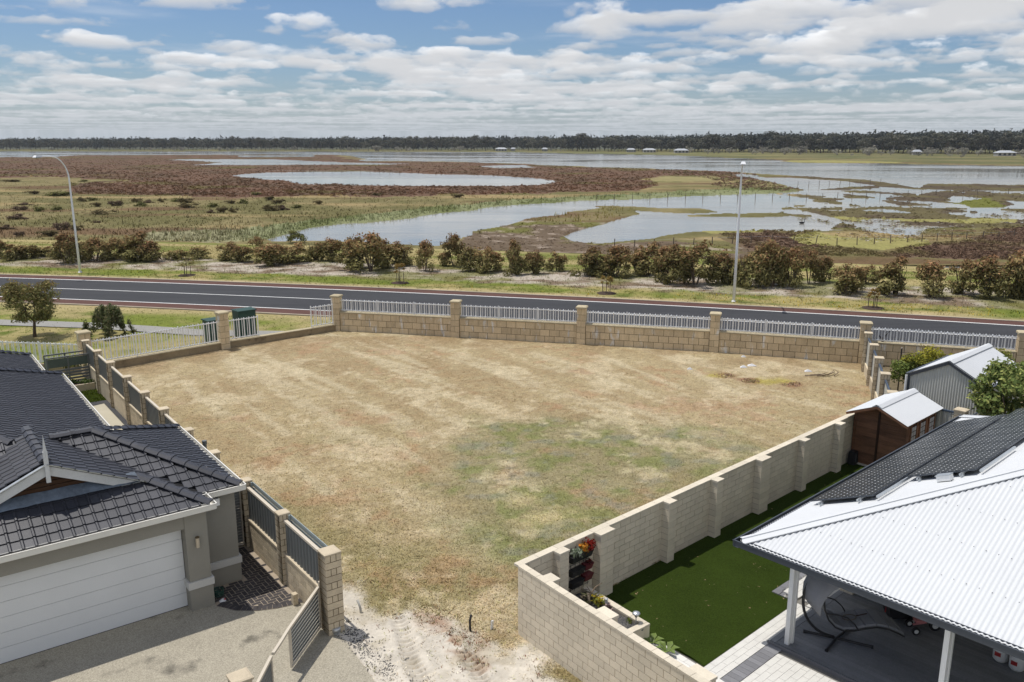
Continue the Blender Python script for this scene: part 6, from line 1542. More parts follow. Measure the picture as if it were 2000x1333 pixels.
# litter and dead weeds near the rear of the lot
for k, (u_, v_) in enumerate(((1452, 698), (1452, 718), (1468, 715), (1347, 722), (1578, 726))):
    g = G(u_, v_, 0.04); e = empty('white_litter', g, 'scrap of white litter on the dry grass near the back wall', 'litter', 'white litter scraps near the back wall')
    m = MB(); r_ = 0.14 + 0.05 * (k % 3); m.add([g + Vector((-r_, -r_ * 0.5, 0)), g + Vector((r_, -r_ * 0.4, 0.01)), g + Vector((r_ * 0.8, r_ * 0.6, 0)), g + Vector((-r_ * 0.7, r_ * 0.6, 0.02)), g + Vector((0, 0, 0.12)), g + Vector((r_ * 0.4, 0.02, 0.08))], [(0, 1, 4), (1, 5, 4), (1, 2, 5), (2, 3, 5), (3, 4, 5), (3, 0, 4)]); m.build('scrap', 'litter_white', e)
for k, (u_, v_) in enumerate(((1418, 735), (1466, 745), (1548, 752))):
    g = G(u_, v_, 0.03); me = crown_mesh('weed', [(0, 0, 0.03, 0.55, 0.4, 0.06, 150)], 0.05, two_tone((0.42, 0.27, 0.20), (0.46, 0.38, 0.20), 0.5), 'leaf', 0.6, 95 + k)
    e = empty('dead_weed_patch', g, ('left', 'middle', 'right')[k] + ' one of three reddish dead weed patches near the right back corner', 'weeds', 'dead weed patches'); o = bpy.data.objects.new('foliage', me); link(o, e)
g = G(1600, 735, 0.05); e = empty('dead_branch', g, 'dry fallen branch on the grass near the right back corner', 'branch')
for k in range(6):
    a = -0.3 + 0.25 * k; p0 = g + Vector((-0.7 + 0.28 * k, 0.1 * math.sin(k * 2), 0.03)); MB().tube([p0, p0 + Vector((math.cos(a) * 0.6, math.sin(a) * 0.5, 0.06)), p0 + Vector((math.cos(a + 0.3) * 1.0, math.sin(a + 0.3) * 0.9, 0.10))], [0.03, 0.018, 0.008], 5).build('limb', 'driftwood', e)

# ================================================================== RIGHT HOUSE WITH PATIO
RZ, RPT = 2.40, 0.42
RH = empty('white_roofed_house', RF(6, 5, 0), 'house with white corrugated hip roof over an open patio', 'house')
# ground: synthetic turf and paving
TUR = [FWp(-0.3, 0.3), FWp(-0.3, 2.45), FWp(3.36, 2.45), RF(2.35, 0.20), RF(2.35, -0.46), RF(4.35, -0.46), RF(12.32, -0.46), RF(12.32, -3.36), RF(-3.2, -3.36)]
m = MB(); m.poly([RF(-1.45, 0.20, 0.03), RF(2.42, 0.20, 0.03), RF(2.42, -0.46, 0.03), RF(4.4, -0.46, 0.03), RF(4.4, 0.30, 0.03), RF(12.32, 0.30, 0.03), RF(12.32, -3.36, 0.03), RF(-1.45, -3.36, 0.03)]); m.build('turf', 'turf', None, kind='structure')
m = MB(); a_, b_ = FWp(0.0, 2.45, 0.031), FWp(3.36, 2.45, 0.031)
m.poly([RF(-1.449, -3.36, 0.031), a_, b_, RF(-1.449, 0.20, 0.031)]) ; m.build('turf', 'turf', None, kind='structure')
pvb = MB(); pvb.poly([FWp(0.1, 0.15, 0.004), FWp(9, 0.15, 0.004), RF(-2.6, 9, 0.004), RF(3.7, 9, 0.004), RF(4.45, 9, 0.004), RF(4.45, -0.48, 0.004), RF(2.3, -0.48, 0.004), RF(-1.9, -2.6, 0.004)]).build('terrace', 'paver_joint', None, kind='structure')
ter = bpy.data.objects['terrace']
def pave(p0, p1, q0, q1, L, Wd, z, mat, along_p=True, keep=None):
    out = []; j = 0.006
    if along_p:
        r = 0; q = q0
        while q < q1 - 0.01:
            x = p0 - (L / 2 if r % 2 else 0); w = min(Wd, q1 - q)
            while x < p1 - 0.01:
                a, b = max(x, p0), min(x + L, p1)
                if b - a > 0.05: out.append((RF((a + b) / 2, q + w / 2, z), P * (b - a - j), Q * (w - j), Z * 0.04, mat))
                x += L
            q += Wd; r += 1
    else:
        r = 0; p_ = p0
        while p_ < p1 - 0.01:
            x = q0 - (L / 2 if r % 2 else 0); w = min(Wd, p1 - p_)
            while x < q1 - 0.01:
                a, b = max(x, q0), min(x + L, q1)
                if b - a > 0.05: out.append((RF(p_ + w / 2, (a + b) / 2, z), P * (w - j), Q * (b - a - j), Z * 0.04, mat))
                x += L
            p_ += Wd; r += 1
    if keep: out = [o for o in out if keep(o[0])]
    return out
pv = []
infront = lambda c: (c - FW0).dot(ax(37)) > 0.35
nt = lambda c: (c - FW0).dot(ax(37)) > 2.30 or (c - RO).dot(Q) > 0.2
pv += pave(-3.4, 2.33, 0.215, 0.68, 0.42, 0.155, 0.014, 'white_paver', True, infront)
pv += pave(-3.4, 0.30, 0.69, 1.02, 0.155, 0.33, 0.014, 'grey_paver', True, infront)
pv += pave(-3.4, 0.10, 1.03, 6.0, 0.42, 0.155, 0.014, 'white_paver', True, infront)
pv += pave(2.34, 4.40, -0.46, 0.68, 0.42, 0.155, 0.034, 'white_paver', True, lambda c: (c - RO).dot(Q) > -0.24 and (c - RO).dot(P) > 2.55)
pv += pave(2.34, 4.40, -0.46, -0.26, 0.40, 0.20, 0.034, 'grey_paver', True); pv += pave(2.34, 2.54, -0.25, 0.20, 0.40, 0.20, 0.034, 'grey_paver', False)
for mt in ('white_paver', 'grey_paver'):
    lay([o[:4] for o in pv if o[4] == mt], ter, mt, 'paver', 260 if mt == 'white_paver' else 60)
# strip of white pavers between the turf and the front wall
fp = []
for r in range(2):
    x = 2.0 + (0.2 if r else 0)
    while x < 4.6: fp.append((FWp(x + 0.2, 2.13 + 0.16 * r, 0.02), FW_DIR * 0.394, ax(37) * 0.154, Z * 0.04)); x += 0.40
lay(fp, ter, 'white_paver', 'paver')
# deck
DK = MB().box(RF(2.03, 4.2, 0.03), P * 1.70, Q * 3.55, Z * 0.02).build('deck', 'roof_under', RH)
DKM = unit_box('deck_grey'); p_ = 0.36; k = 0
piece('board', DKM, DK, frame(P * 3.36, Q * 0.135, Z * 0.03, RF(2.05, 0.74, 0.069)))
while p_ < 3.70:
    piece('board', DKM, DK, frame(P * 0.132, Q * 6.9, Z * 0.03, RF(p_ + 0.07, 4.27, 0.068 + 0.001 * (k % 3)))); p_ += 0.140; k += 1
MB().box(RF(0.315, 4.2, 0.04), P * 0.018, Q * 3.56, Z * 0.045).build('deck_fascia', 'grey_paver', RH)
# house wall behind the deck, stub column, low blocks
MB().box(RF(7.8, 4.9, 1.18), P * 3.95, Q * 3.95, Z * 1.18).build('wall', 'mortar_grey', RH)
wl = RH.children[-1]
lay(block_specs(RF(3.80, 1.0), Q, 7.6, 0.12, 0.0, 7, 0.34, 0.80, 0.010), wl, 'cream_block')
MB().box(RF(3.75, 0.86, 1.18), P * 0.16, Q * 0.16, Z * 1.18).build('column', 'cream_block', RH)
# posts: square post with a slimmer one beside it
for (p_, q_, lab) in ((0.52, 1.01, 0), (0.52, 4.25, 1), (0.52, 7.6, 2)):
    m = MB(); m.box(RF(p_, q_, 1.18), P * 0.05, Q * 0.05, Z * 1.18); m.build('post', 'post_white', RH)
    m = MB(); m.box(RF(p_ + 0.11, q_ + 0.03, 1.18), P * 0.035, Q * 0.045, Z * 1.18); m.build('post', 'post_white', RH)
# roof: corrugated sheet, front slope and side slope, hip caps
RL, RW = 12.85, 14.0
hd = 6.42
def corr(name, n_len, fn, pitch=0.095, amp=0.014):
    """fn(x) -> (lower point, upper point, up normal); sine profile along x"""
    m = MB(); xs_ = np.arange(0, n_len + 1e-6, pitch / 4); vs = []
    for x in xs_:
        lo, hi, nn = fn(x); o = amp * math.sin(2 * math.pi * x / pitch); vs += [lo + nn * o, hi + nn * o]
    m.add(vs, [(2 * i, 2 * i + 2, 2 * i + 3, 2 * i + 1) for i in range(len(xs_) - 1)]); return m.build(name, 'roof_white', RH, True)
nF = (Z - P * RPT).normalized(); nS = (Z - Q * RPT).normalized()
def fF(x):
    t = min(x, hd, max(0.01, RW - x)); return RF(-0.03, x, RZ - 0.012), RF(t, x, RZ + RPT * t), nF
def fS(x):
    t = min(x, hd, max(0.01, RL - x)); return RF(x, -0.03, RZ - 0.012), RF(x, t, RZ + RPT * t), nS
corr('roof_front_slope', 10.5, fF); corr('roof_side_slope', RL, fS)
m = MB(); m.poly([RF(RL, 0, RZ), RF(RL, RW, RZ), RF(RL - hd, RW - hd, RZ + RPT * hd), RF(hd, hd, RZ + RPT * hd)]); m.build('roof_back_slope', 'roof_white', RH)
m = MB(); m.poly([RF(0.06, 0.06, RZ - 0.08), RF(0.06, 10.5, RZ - 0.08), RF(RL - .05, 10.5, RZ - 0.08), RF(RL - 0.05, 0.06, RZ - 0.08)]); m.build('ceiling', 'roof_white', RH)
def hipcap(a, b, w=0.17):
    a, b = Vector(a), Vector(b); d = (b - a).normalized(); s = d.cross(Z).normalized(); m = MB(); vs = []
    for p in (a, b):
        for o, z in ((-w, -0.035), (-w * 0.95, -0.022), (-0.035, 0.016), (-0.03, 0.042), (0.03, 0.042), (0.035, 0.016), (w * 0.95, -0.022), (w, -0.035)): vs.append(p + s * o + Z * (z + 0.010))
    m.add(vs, [(i, i + 1, 8 + i + 1, 8 + i) for i in range(7)]); m.build('hip_capping', 'roof_white', RH)
hipcap(RF(0, 0, RZ + 0.01), RF(hd, hd, RZ + RPT * hd + 0.01)); hipcap(RF(RL, 0, RZ + 0.01), RF(RL - hd, hd, RZ + RPT * hd + 0.01))
gutter(RH, [RF(0, -0.02), RF(0, 10.5)], 'gutter_slate', 1, 0.12, 0.13, 'gutter', RZ + 0.005)
gutter(RH, [RF(RL, 0), RF(-0.02, 0)], 'gutter_slate', 1, 0.12, 0.13, 'gutter', RZ + 0.005)
m = MB(); m.box(RF(0.40, 5.3, RZ - 0.20), P * 0.06, Q * 5.2, Z * 0.10); m.build('patio_beam', 'gutter_slate', RH)
lmp = MB().tube([RF(0.33, 0.92, RZ - 0.18), RF(0.25, 0.88, RZ - 0.24)], [0.05, 0.035], 10).build('eave_spotlight', 'post_white', RH)
# roof screws: tiny heads in rows on the front slope
m = MB()
for r in range(1, 7):
    for k in range(1, 46):
        q_, t_ = k * 0.228, r * 0.9
        if t_ < min(q_, hd) - 0.1: m.box(RF(t_, q_, RZ + RPT * t_) + nF * 0.014, P * 0.008, Q * 0.008, nF * 0.004)
m.build('roof_screws', 'gutter_slate', RH, kind='stuff')
# ---- solar panels: two rows on rails
US = (Q + Z * RPT).normalized()
def solar(p_, q_, wd, ln, label, group):
    c = RF(p_, q_, RZ + RPT * q_) + nS * 0.13
    e = bpy.data.objects.new('solar_panel', None); COL.objects.link(e); e.empty_display_size = 0.2; e.location = c; ORG[e.name] = Vector(c); props(e, label, 'solar panel', group)
    fr = box_mesh('_sp_frame', wd, ln, 0.035, 'gutter_slate') if 'sp' not in UNIT else UNIT['sp']; UNIT['sp'] = fr
    gl = box_mesh('_sp_glass', wd - 0.022, ln - 0.022, 0.006, 'solar_cells') if 'sg' not in UNIT else UNIT['sg']; UNIT['sg'] = gl
    piece('panel_frame', fr, e, frame(P, US, nS, c)); piece('cell_glass', gl, e, frame(P, US, nS, c + nS * 0.018))
NAMES = ['nearest', 'second', 'third', 'fourth', 'fifth', 'sixth', 'seventh', 'eighth', 'ninth']
for k in range(9): solar(3.05 + k * 0.955, 1.02, 0.94, 1.56, NAMES[k] + ' dark solar panel of the lower row above the gutter', 'solar panels on the white roof')
for k in range(8): solar(4.62 + k * 0.955, 2.56, 0.94, 1.56, NAMES[k] + ' dark solar panel of the upper row on the white roof', 'solar panels on the white roof')
rl_ = empty('panel_rails', RF(3, 1.5, RZ + 0.7), 'bare metal rails and feet carrying the solar panels', 'rails')
for q_, p0, p1 in ((0.55, 2.42, 11.3), (1.45, 2.42, 11.3), (2.10, 4.0, 11.9), (3.0, 4.0, 11.9)):
    zr = lambda p, q: RF(p, q, RZ + RPT * q) + nS * 0.085
    m = MB(); m.bar(zr(p0, q_), zr(p1, q_), 0.04, 0.045, nS); m.build('rail', 'bare_metal', rl_)
    for t_ in np.arange(p0 + 0.12, p1, 1.4):
        c = RF(t_, q_, RZ + RPT * q_) + nS * 0.04; m = MB(); m.box(c, P * 0.03, US * 0.035, nS * 0.045); m.build('foot', 'bare_metal', rl_)
for a0, q_ in ((2.55, 1.84), (4.12, 3.38)):
    c0 = RF(a0, q_, RZ + RPT * q_) + nS * 0.10; m = MB(); m.bar(c0, c0 + P * (1.6 if q_ < 2 else 2.2), 0.05, 0.05, nS); m.build('edge_trim', 'bare_metal', rl_)
c = RF(3.85, 2.75, RZ + RPT * 2.75) + nS * 0.06; e = empty('isolator_box', c, 'small pale isolator box on the roof at the panel corner', 'box')
m = MB(); m.box(c + nS * 0.03, P * 0.10, US * 0.15, nS * 0.06); m.build('housing', 'post_white', e); m = MB(); m.box(c + nS * 0.10, P * 0.11, US * 0.17, nS * 0.006); m.build('shade_lid', 'bare_metal', e)

N = 130; lp_ = RNG.uniform(-1.3, 12.2, N); lq_ = RNG.uniform(-3.2, 0.1, N)
lx_ = RO.x + P.x * lp_ + Q.x * lq_; ly_ = RO.y + P.y * lp_ + Q.y * lq_
vv_ = np.stack([lx_, ly_, np.full(N, 0.045)], 1)[:, None, :] + RNG.normal(0, 1, (N, 3, 3)) * np.array([0.022, 0.022, 0.006])
np_mesh('fallen_leaves', vv_.reshape(-1, 3), np.arange(N * 3).reshape(-1, 3), 'tuft_attr', np.tile(np.array((0.27, 0.20, 0.11)), (N * 3, 1)), label='dry leaves scattered over the synthetic turf', cat='leaves', kind='stuff')

# ---- planter behind the front wall
PLN = empty('block_planter', FWp(1, 2.0), 'low cream block planter filled with dark gravel behind the front wall', 'planter')
MB().box(FWp(0.95, 2.12, 0.21), FW_DIR * 1.05, ax(37) * 0.07, Z * 0.21).build('planter_wall', 'cream_block', PLN)
MB().box(FWp(1.93, 1.10, 0.209), FW_DIR * 0.07, ax(37) * 0.945, Z * 0.209).build('planter_wall', 'cream_block', PLN)
x = -0.08
while x < 1.95: piece('coping', capm, PLN, frame(FW_DIR * min(0.39, 2.0 - x), ax(37) * 0.16, Z * 0.05, FWp(x + min(0.39, 2.0 - x) / 2, 2.12, 0.446))); x += 0.40
for y_ in (0.36, 0.76, 1.16, 1.56, 1.87): piece('coping', capm, PLN, frame(ax(37) * (0.39 if y_ < 1.8 else 0.30), FW_DIR * 0.16, Z * 0.05, FWp(1.93, y_ - (0 if y_ < 1.8 else -0.02), 0.4465)))
MB().poly([FWp(-0.1, 0.14, 0.36), FWp(1.87, 0.14, 0.36), FWp(1.87, 2.06, 0.36), FWp(-0.1, 2.06, 0.36)]).build('gravel_bed', 'gravel_dark', PLN)
N = 2200; al = RNG.uniform(0.0, 1.86, N); pe = RNG.uniform(1.0, 2.05, N); sz = RNG.uniform(0.012, 0.026, N)
cx = FW0.x + FW_DIR.x * al + ax(37).x * pe; cy = FW0.y + FW_DIR.y * al + ax(37).y * pe
vv_ = np.stack([cx, cy, np.full(N, 0.362)], 1)[:, None, :] + base_v[None, :4] * sz[:, None, None] * RNG.uniform(0.7, 1.3, (N, 4, 3)) - np.array(ORG[PLN.name])
ff_ = (np.arange(N) * 4)[:, None, None] + fcs[None]
np_mesh('gravel_stones', vv_.reshape(-1, 3), ff_.reshape(-1, 3), 'stone_bits', None, PLN, kind='stuff')
gl = G(1184, 1190, 0.36); e = empty('bollard_light', gl, 'small steel bollard light standing in the planter gravel', 'garden light')
MB().tube([gl, gl + Z * 0.16], 0.035, 12).build('post', 'bare_metal', e); MB().tube([gl + Z * 0.16, gl + Z * 0.25], 0.032, 12).build('lens', 'pane_curtain', e); MB().lathe(gl + Z * 0.25, [(0.040, 0), (0.040, 0.02), (0.02, 0.035)], 12).build('cap', 'bare_metal', e)
gl = G(1242, 1221, 0.40); e = empty('mushroom_light', gl, 'steel mushroom shaped solar light at the planter corner', 'garden light')
MB().tube([gl - Z * 0.05, gl + Z * 0.20], 0.014, 8).build('stem', 'bare_metal', e); MB().lathe(gl + Z * 0.20, [(0.03, 0), (0.05, 0.05), (0.095, 0.085), (0.08, 0.11), (0.03, 0.13)], 16).build('head', 'bare_metal', e, True)
gl = G(1250, 1228, 0.40); e = empty('sunken_pot', gl, 'empty round grey pot sunk in the planter corner', 'pot'); MB().lathe(gl - Z * 0.02, [(0.08, 0), (0.09, 0.055), (0.075, 0.056), (0.07, 0.01)], 14).build('bowl', 'panel_dark', e, True)
# vertical garden on the block wall
VG = empty('vertical_garden', RF(-1.7, -3.3, 0.3), 'black wall rack of plant pots hung on the block wall', 'plant rack')
for k in range(6):
    m = MB(); m.tube([RF(-2.08 + k * 0.15, -3.345, 0.45), RF(-2.08 + k * 0.15, -3.345, 1.62)], 0.006, 5); m.build('wire', 'steel_black', VG)
for k in range(9):
    m = MB(); m.tube([RF(-2.1, -3.345, 0.5 + k * 0.13), RF(-1.28, -3.345, 0.5 + k * 0.13)], 0.006, 5); m.build('wire', 'steel_black', VG)
def trough(p0, p1, z, mat='black_plastic'):
    m = MB(); w = 0.17
    vs = [RF(p0 + 0.03, -3.33, z), RF(p1 - 0.03, -3.33, z), RF(p1 - 0.03, -3.33 + w * 0.7, z), RF(p0 + 0.03, -3.33 + w * 0.7, z), RF(p0, -3.33, z + 0.17), RF(p1, -3.33, z + 0.17), RF(p1, -3.33 + w, z + 0.17), RF(p0, -3.33 + w, z + 0.17)]
    m.add(vs, [(3, 2, 1, 0), (0, 1, 5, 4), (1, 2, 6, 5), (2, 3, 7, 6), (3, 0, 4, 7), (4, 5, 6, 7)]); m.build('trough', mat, VG)
trough(-2.05, -1.32, 1.28); trough(-2.05, -1.60, 0.92); trough(-1.58, -1.30, 0.94, 'terracotta_pot'); trough(-2.05, -1.62, 0.62); trough(-1.60, -1.30, 0.66, 'terracotta_pot')
def plantlet(c, r, h, n, leaf, base, alt, label, seed, name='succulent', cat='plant', elong=1.4):
    e = empty(name, c, label, cat); me = crown_mesh(name, [(0, 0, h * 0.55, r, r, h * 0.55, n)], leaf, two_tone(base, alt, 0.4), 'leaf', 0.7, seed, elong=elong)
    o = bpy.data.objects.new('leaves', me); link(o, e); return e
plantlet(RF(-1.45, -3.22, 1.44), 0.20, 0.30, 150, 0.04, (0.28, 0.03, 0.02), (0.18, 0.02, 0.015), 'dark red leafy succulent at the right of the top trough', 201)
plantlet(RF(-1.62, -3.22, 1.44), 0.15, 0.26, 110, 0.04, (0.42, 0.15, 0.02), (0.34, 0.2, 0.04), 'orange leafy succulent in the middle of the top trough', 202)
plantlet(RF(-1.86, -3.22, 1.44), 0.16, 0.18, 110, 0.05, (0.30, 0.33, 0.26), (0.18, 0.22, 0.14), 'pale grey green succulent at the left of the top trough', 203)
plantlet(RF(-1.44, -3.22, 1.08), 0.10, 0.14, 60, 0.03, (0.14, 0.03, 0.03), (0.08, 0.04, 0.03), 'dark maroon plant in the middle pot of the wall rack', 204)
plantlet(FWp(0.62, 1.90, 0.36), 0.20, 0.30, 110, 0.04, (0.35, 0.27, 0.03), (0.16, 0.17, 0.04), 'yellow leafed plant in the planter corner below the rack', 205)
plantlet(FWp(0.85, 1.98, 0.36), 0.13, 0.16, 70, 0.04, (0.50, 0.36, 0.34), (0.40, 0.30, 0.28), 'pale pink rosette plant on the planter gravel', 206)
plantlet(FWp(0.36, 1.75, 0.36), 0.16, 0.30, 60, 0.05, (0.24, 0.20, 0.15), (0.12, 0.12, 0.06), 'dry twiggy plant at the dark end of the planter', 207, elong=2.2)
plantlet(FWp(1.55, 2.0, 0.36), 0.10, 0.10, 40, 0.03, (0.10, 0.13, 0.03), (0.16, 0.17, 0.05), 'tiny green weed in the gravel beside the mushroom light', 208)
drf = FWp(0.45, 1.75, 0.40); e = empty('driftwood_branch', drf, 'pale forked driftwood branch leaning in the planter', 'branch')
MB().tube([drf, drf + Vector((0.03, 0.0, 0.22)), drf + Vector((0.15, 0.05, 0.40)), drf + Vector((0.32, 0.08, 0.50))], [0.025, 0.02, 0.016, 0.008], 6).build('limb', 'driftwood', e); MB().tube([drf + Vector((0.06, 0.01, 0.27)), drf + Vector((-0.05, 0.0, 0.45))], [0.016, 0.006], 6).build('limb', 'driftwood', e)
for k, (u_, v_) in enumerate(((1272, 1258), (1303, 1275))):
    g = G(u_, v_, 0.04); e = empty('broad_leaf_plant', g, ('left', 'right')[k] + ' broad leaved green plant on the strip beside the turf', 'plant'); rgp = np.random.default_rng(k)
    for j in range(6):
        a = j * 1.05 + k; L = 0.26 + 0.05 * rgp.uniform(); d = Vector((math.cos(a), math.sin(a), 0)); s_ = Vector((-d.y, d.x, 0)); m = MB()
        b0, b1, b2 = g, g + d * L * 0.55 + Z * 0.15, g + d * L + Z * 0.13
        m.add([b0, b1 + s_ * 0.075, b1 - s_ * 0.075, b2, b1 - Z * 0.02], [(0, 1, 4), (0, 4, 2), (1, 3, 4), (4, 3, 2)]); o = m.build('leaf', 'turf', e)
        o.data.materials[0] = MATS['leaf_plain'] if 'leaf_plain' in MATS else pmat('leaf_plain', (0.13, 0.18, 0.035), 0.5, 0.15, 4, 0.1, 20, spec=0.4)

# ---- hanging lounge chair on the deck (long axis along world X)
C0 = Vector((7.30, 16.98, 0.085)); HC = empty('hanging_lounge_chair', C0, 'grey curved lounge chair with sunshade hung on a black frame', 'chair')
def cp(x, y, z): return C0 + Vector((x, y, z))
for (dx, dy) in ((-0.62, 0.30), (-0.38, -0.45), (0.68, -0.32), (0.60, 0.55)):
    m = MB(); m.tube([cp(0.0, 0, 0.05), cp(dx, dy, 0.035)], 0.030, 8); l_ = m.build('leg', 'steel_black', HC); MB().tube([cp(dx * 0.97, dy * 0.97, 0.03), cp(dx * 1.03, dy * 1.03, 0.03)], 0.04, 8).build('foot', 'black_plastic', l_)
arcp = [cp(0.10 + 0.92 * math.cos(R(a)), 0.0, 1.02 + 0.95 * math.sin(R(a))) for a in range(-100, -281, -9)]
MB().tube(arcp, 0.032, 10).build('arc_frame', 'steel_black', HC, True)
prof = [(-0.50, 1.22), (-0.46, 0.98), (-0.36, 0.74), (-0.20, 0.56), (0.0, 0.47), (0.22, 0.47), (0.48, 0.53), (0.72, 0.56), (0.98, 0.51), (1.22, 0.40), (1.34, 0.33)]
for sy in (-0.36, 0.36): MB().tube([cp(x, sy, z - 0.02) for x, z in prof], 0.020, 8).build('side_rail', 'steel_black', HC, True)
cu = MB()
for i in range(len(prof) - 1):
    (x0, z0), (x1, z1) = prof[i], prof[i + 1]; d = Vector((x1 - x0, 0, z1 - z0)).normalized(); n_ = Vector((-d.z, 0, d.x))
    a0, a1 = cp(x0, 0, z0) , cp(x1, 0, z1); tt = 0.035
    for sy0, sy1 in ((-0.33, 0.33),):
        cu.add([a0 + Vector((0, sy0, 0)) + n_ * 0.005, a1 + Vector((0, sy0, 0)) + n_ * 0.005, a1 + Vector((0, sy1, 0)) + n_ * 0.005, a0 + Vector((0, sy1, 0)) + n_ * 0.005] +
               [a0 + Vector((0, sy0 * 0.92, 0)) + d * 0.015 + n_ * (0.005 + tt), a1 + Vector((0, sy0 * 0.92, 0)) - d * 0.015 + n_ * (0.005 + tt), a1 + Vector((0, sy1 * 0.92, 0)) - d * 0.015 + n_ * (0.005 + tt), a0 + Vector((0, sy1 * 0.92, 0)) + d * 0.015 + n_ * (0.005 + tt)],
               [(3, 2, 1, 0), (4, 5, 6, 7), (0, 1, 5, 4), (1, 2, 6, 5), (2, 3, 7, 6), (3, 0, 4, 7)])
cu.build('cushion', 'fabric_grey', HC)
for sy in (-0.38, 0.38): MB().tube([cp(-0.42, sy, 0.88), cp(-0.2, sy, 0.86), cp(0.05, sy, 0.78), cp(0.22, sy, 0.62), cp(0.30, sy, 0.49)], 0.016, 7).build('armrest', 'steel_black', HC, True)
m = MB(); nu, nv = 9, 7; vs = []
for i in range(nu):
    a = R(188 - 150 * i / (nu - 1))
    for j in range(nv):
        y_ = -0.52 + 1.04 * j / (nv - 1); k_ = 1 - 0.20 * (abs(y_) / 0.52) ** 2
        vs.append(cp(0.12 + 0.92 * math.cos(a) * k_, y_, 1.18 + 0.86 * math.sin(a) * k_ - 0.18 * (abs(y_) / 0.52) ** 2))
m.add(vs, [(i * nv + j, i * nv + j + 1, (i + 1) * nv + j + 1, (i + 1) * nv + j) for i in range(nu - 1) for j in range(nv - 1)]); o = m.build('sunshade', 'fabric_grey', HC, True)
so = o.modifiers.new('thick', 'SOLIDIFY'); so.thickness = 0.012
MB().tube([cp(0.02, 0, 1.95), cp(-0.15, 0, 1.5), cp(-0.42, 0, 1.1)], 0.008, 5).build('chain', 'bare_metal', HC)
e = empty('tennis_racquet', cp(0.42, 0, 0.58), 'wooden racquet lying on the lounge cushion', 'racquet')
pts = [cp(0.25 + 0.15 * math.cos(R(a)), 0.02 + 0.11 * math.sin(R(a)), 0.555 + 0.02 * math.cos(R(a))) for a in range(0, 361, 24)]
MB().tube(pts, 0.010, 6).build('hoop', 'stake_wood', e); MB().tube([cp(0.40, 0.02, 0.59), cp(0.66, 0.06, 0.625)], 0.012, 6).build('handle', 'timber_dark', e)
# ---- ride-on toys and gas bottles at the back of the deck
def wheel(parent, c, axis, r, w=0.05):
    axis = axis.normalized(); MB().tube([c - axis * w / 2, c + axis * w / 2], r, 16).build('wheel', 'black_plastic', parent); wv = parent.children[-1]
    MB().tube([c - axis * (w / 2 + 0.006), c + axis * (w / 2 + 0.006)], r * 0.55, 12).build('hub', 'pvc_white', wv)
t0 = RF(3.28, 2.85, 0.085); TR = empty('toy_tricycle', t0, 'small pink and red ride-on toy in the patio shade', 'tricycle')
MB().tube([t0 + Vector((-0.25, 0, 0.16)), t0 + Vector((0, 0, 0.20)), t0 + Vector((0.22, 0, 0.36)), t0 + Vector((0.24, 0, 0.48))], 0.025, 8).build('frame', 'pink_plastic', TR)
MB().tube([t0 + Vector((0.22, -0.16, 0.48)), t0 + Vector((0.24, 0, 0.50)), t0 + Vector((0.22, 0.16, 0.48))], 0.014, 6).build('handlebar', 'red_plastic', TR)
m = MB(); m.box(t0 + Vector((-0.10, 0, 0.27)), Vector((0.12, 0, 0)), Vector((0, 0.09, 0)), Z * 0.035); m.build('seat', 'pink_plastic', TR)
wheel(TR, t0 + Vector((0.26, 0, 0.13)), Vector((0, 1, 0)), 0.13); wheel(TR, t0 + Vector((-0.25, 0.17, 0.09)), Vector((0, 1, 0)), 0.09); wheel(TR, t0 + Vector((-0.25, -0.17, 0.09)), Vector((0, 1, 0)), 0.09)
t1 = RF(3.30, 2.25, 0.085); TC = empty('toy_cart', t1, 'dark cart with red handle beside the ride-on toy', 'cart')
m = MB(); m.add([t1 + Vector((sx * k, sy * 0.22 * k / 0.3, z)) for z, k in ((0.12, 0.24), (0.42, 0.32)) for sx, sy in ((-1, -1), (1, -1), (1, 1), (-1, 1))], [(3, 2, 1, 0), (0, 1, 5, 4), (1, 2, 6, 5), (2, 3, 7, 6), (3, 0, 4, 7), (4, 5, 6, 7)]); m.build('tub', 'black_plastic', TC)
MB().box(t1 + Vector((0.05, 0, 0.46)), Vector((0.14, 0, 0)), Vector((0, 0.12, 0)), Z * 0.06).build('load', 'teal_plastic', TC); MB().tube([t1 + Vector((-0.30, 0, 0.2)), t1 + Vector((-0.26, 0, 0.62))], 0.016, 6).build('handle', 'red_plastic', TC)
for sy in (-0.24, 0.24): wheel(TC, t1 + Vector((0.22, sy, 0.10)), Vector((0, 1, 0)), 0.10)
for k, (p_, q_) in enumerate(((3.35, 4.45), (3.25, 4.80))):
    c = RF(p_, q_, 0.085); e = empty('gas_bottle', c, ('white gas bottle standing further left against the patio wall', 'white gas bottle with red label at the right picture edge')[k], 'gas bottle', 'gas bottles by the patio wall')
    MB().lathe(c, [(0.11, 0), (0.155, 0.05), (0.16, 0.25), (0.15, 0.33), (0.09, 0.39), (0.04, 0.41)], 16).build('tank', 'pvc_white', e, True)
    MB().box(c - P * 0.152 - Q * 0.02 + Z * 0.2, P * 0.012, Q * 0.06, Z * 0.045).build('label_patch', 'red_plastic', e); MB().lathe(c, [(0.09, 0.40), (0.09, 0.48), (0.08, 0.48), (0.08, 0.40)], 12).build('collar', 'pvc_white', e)

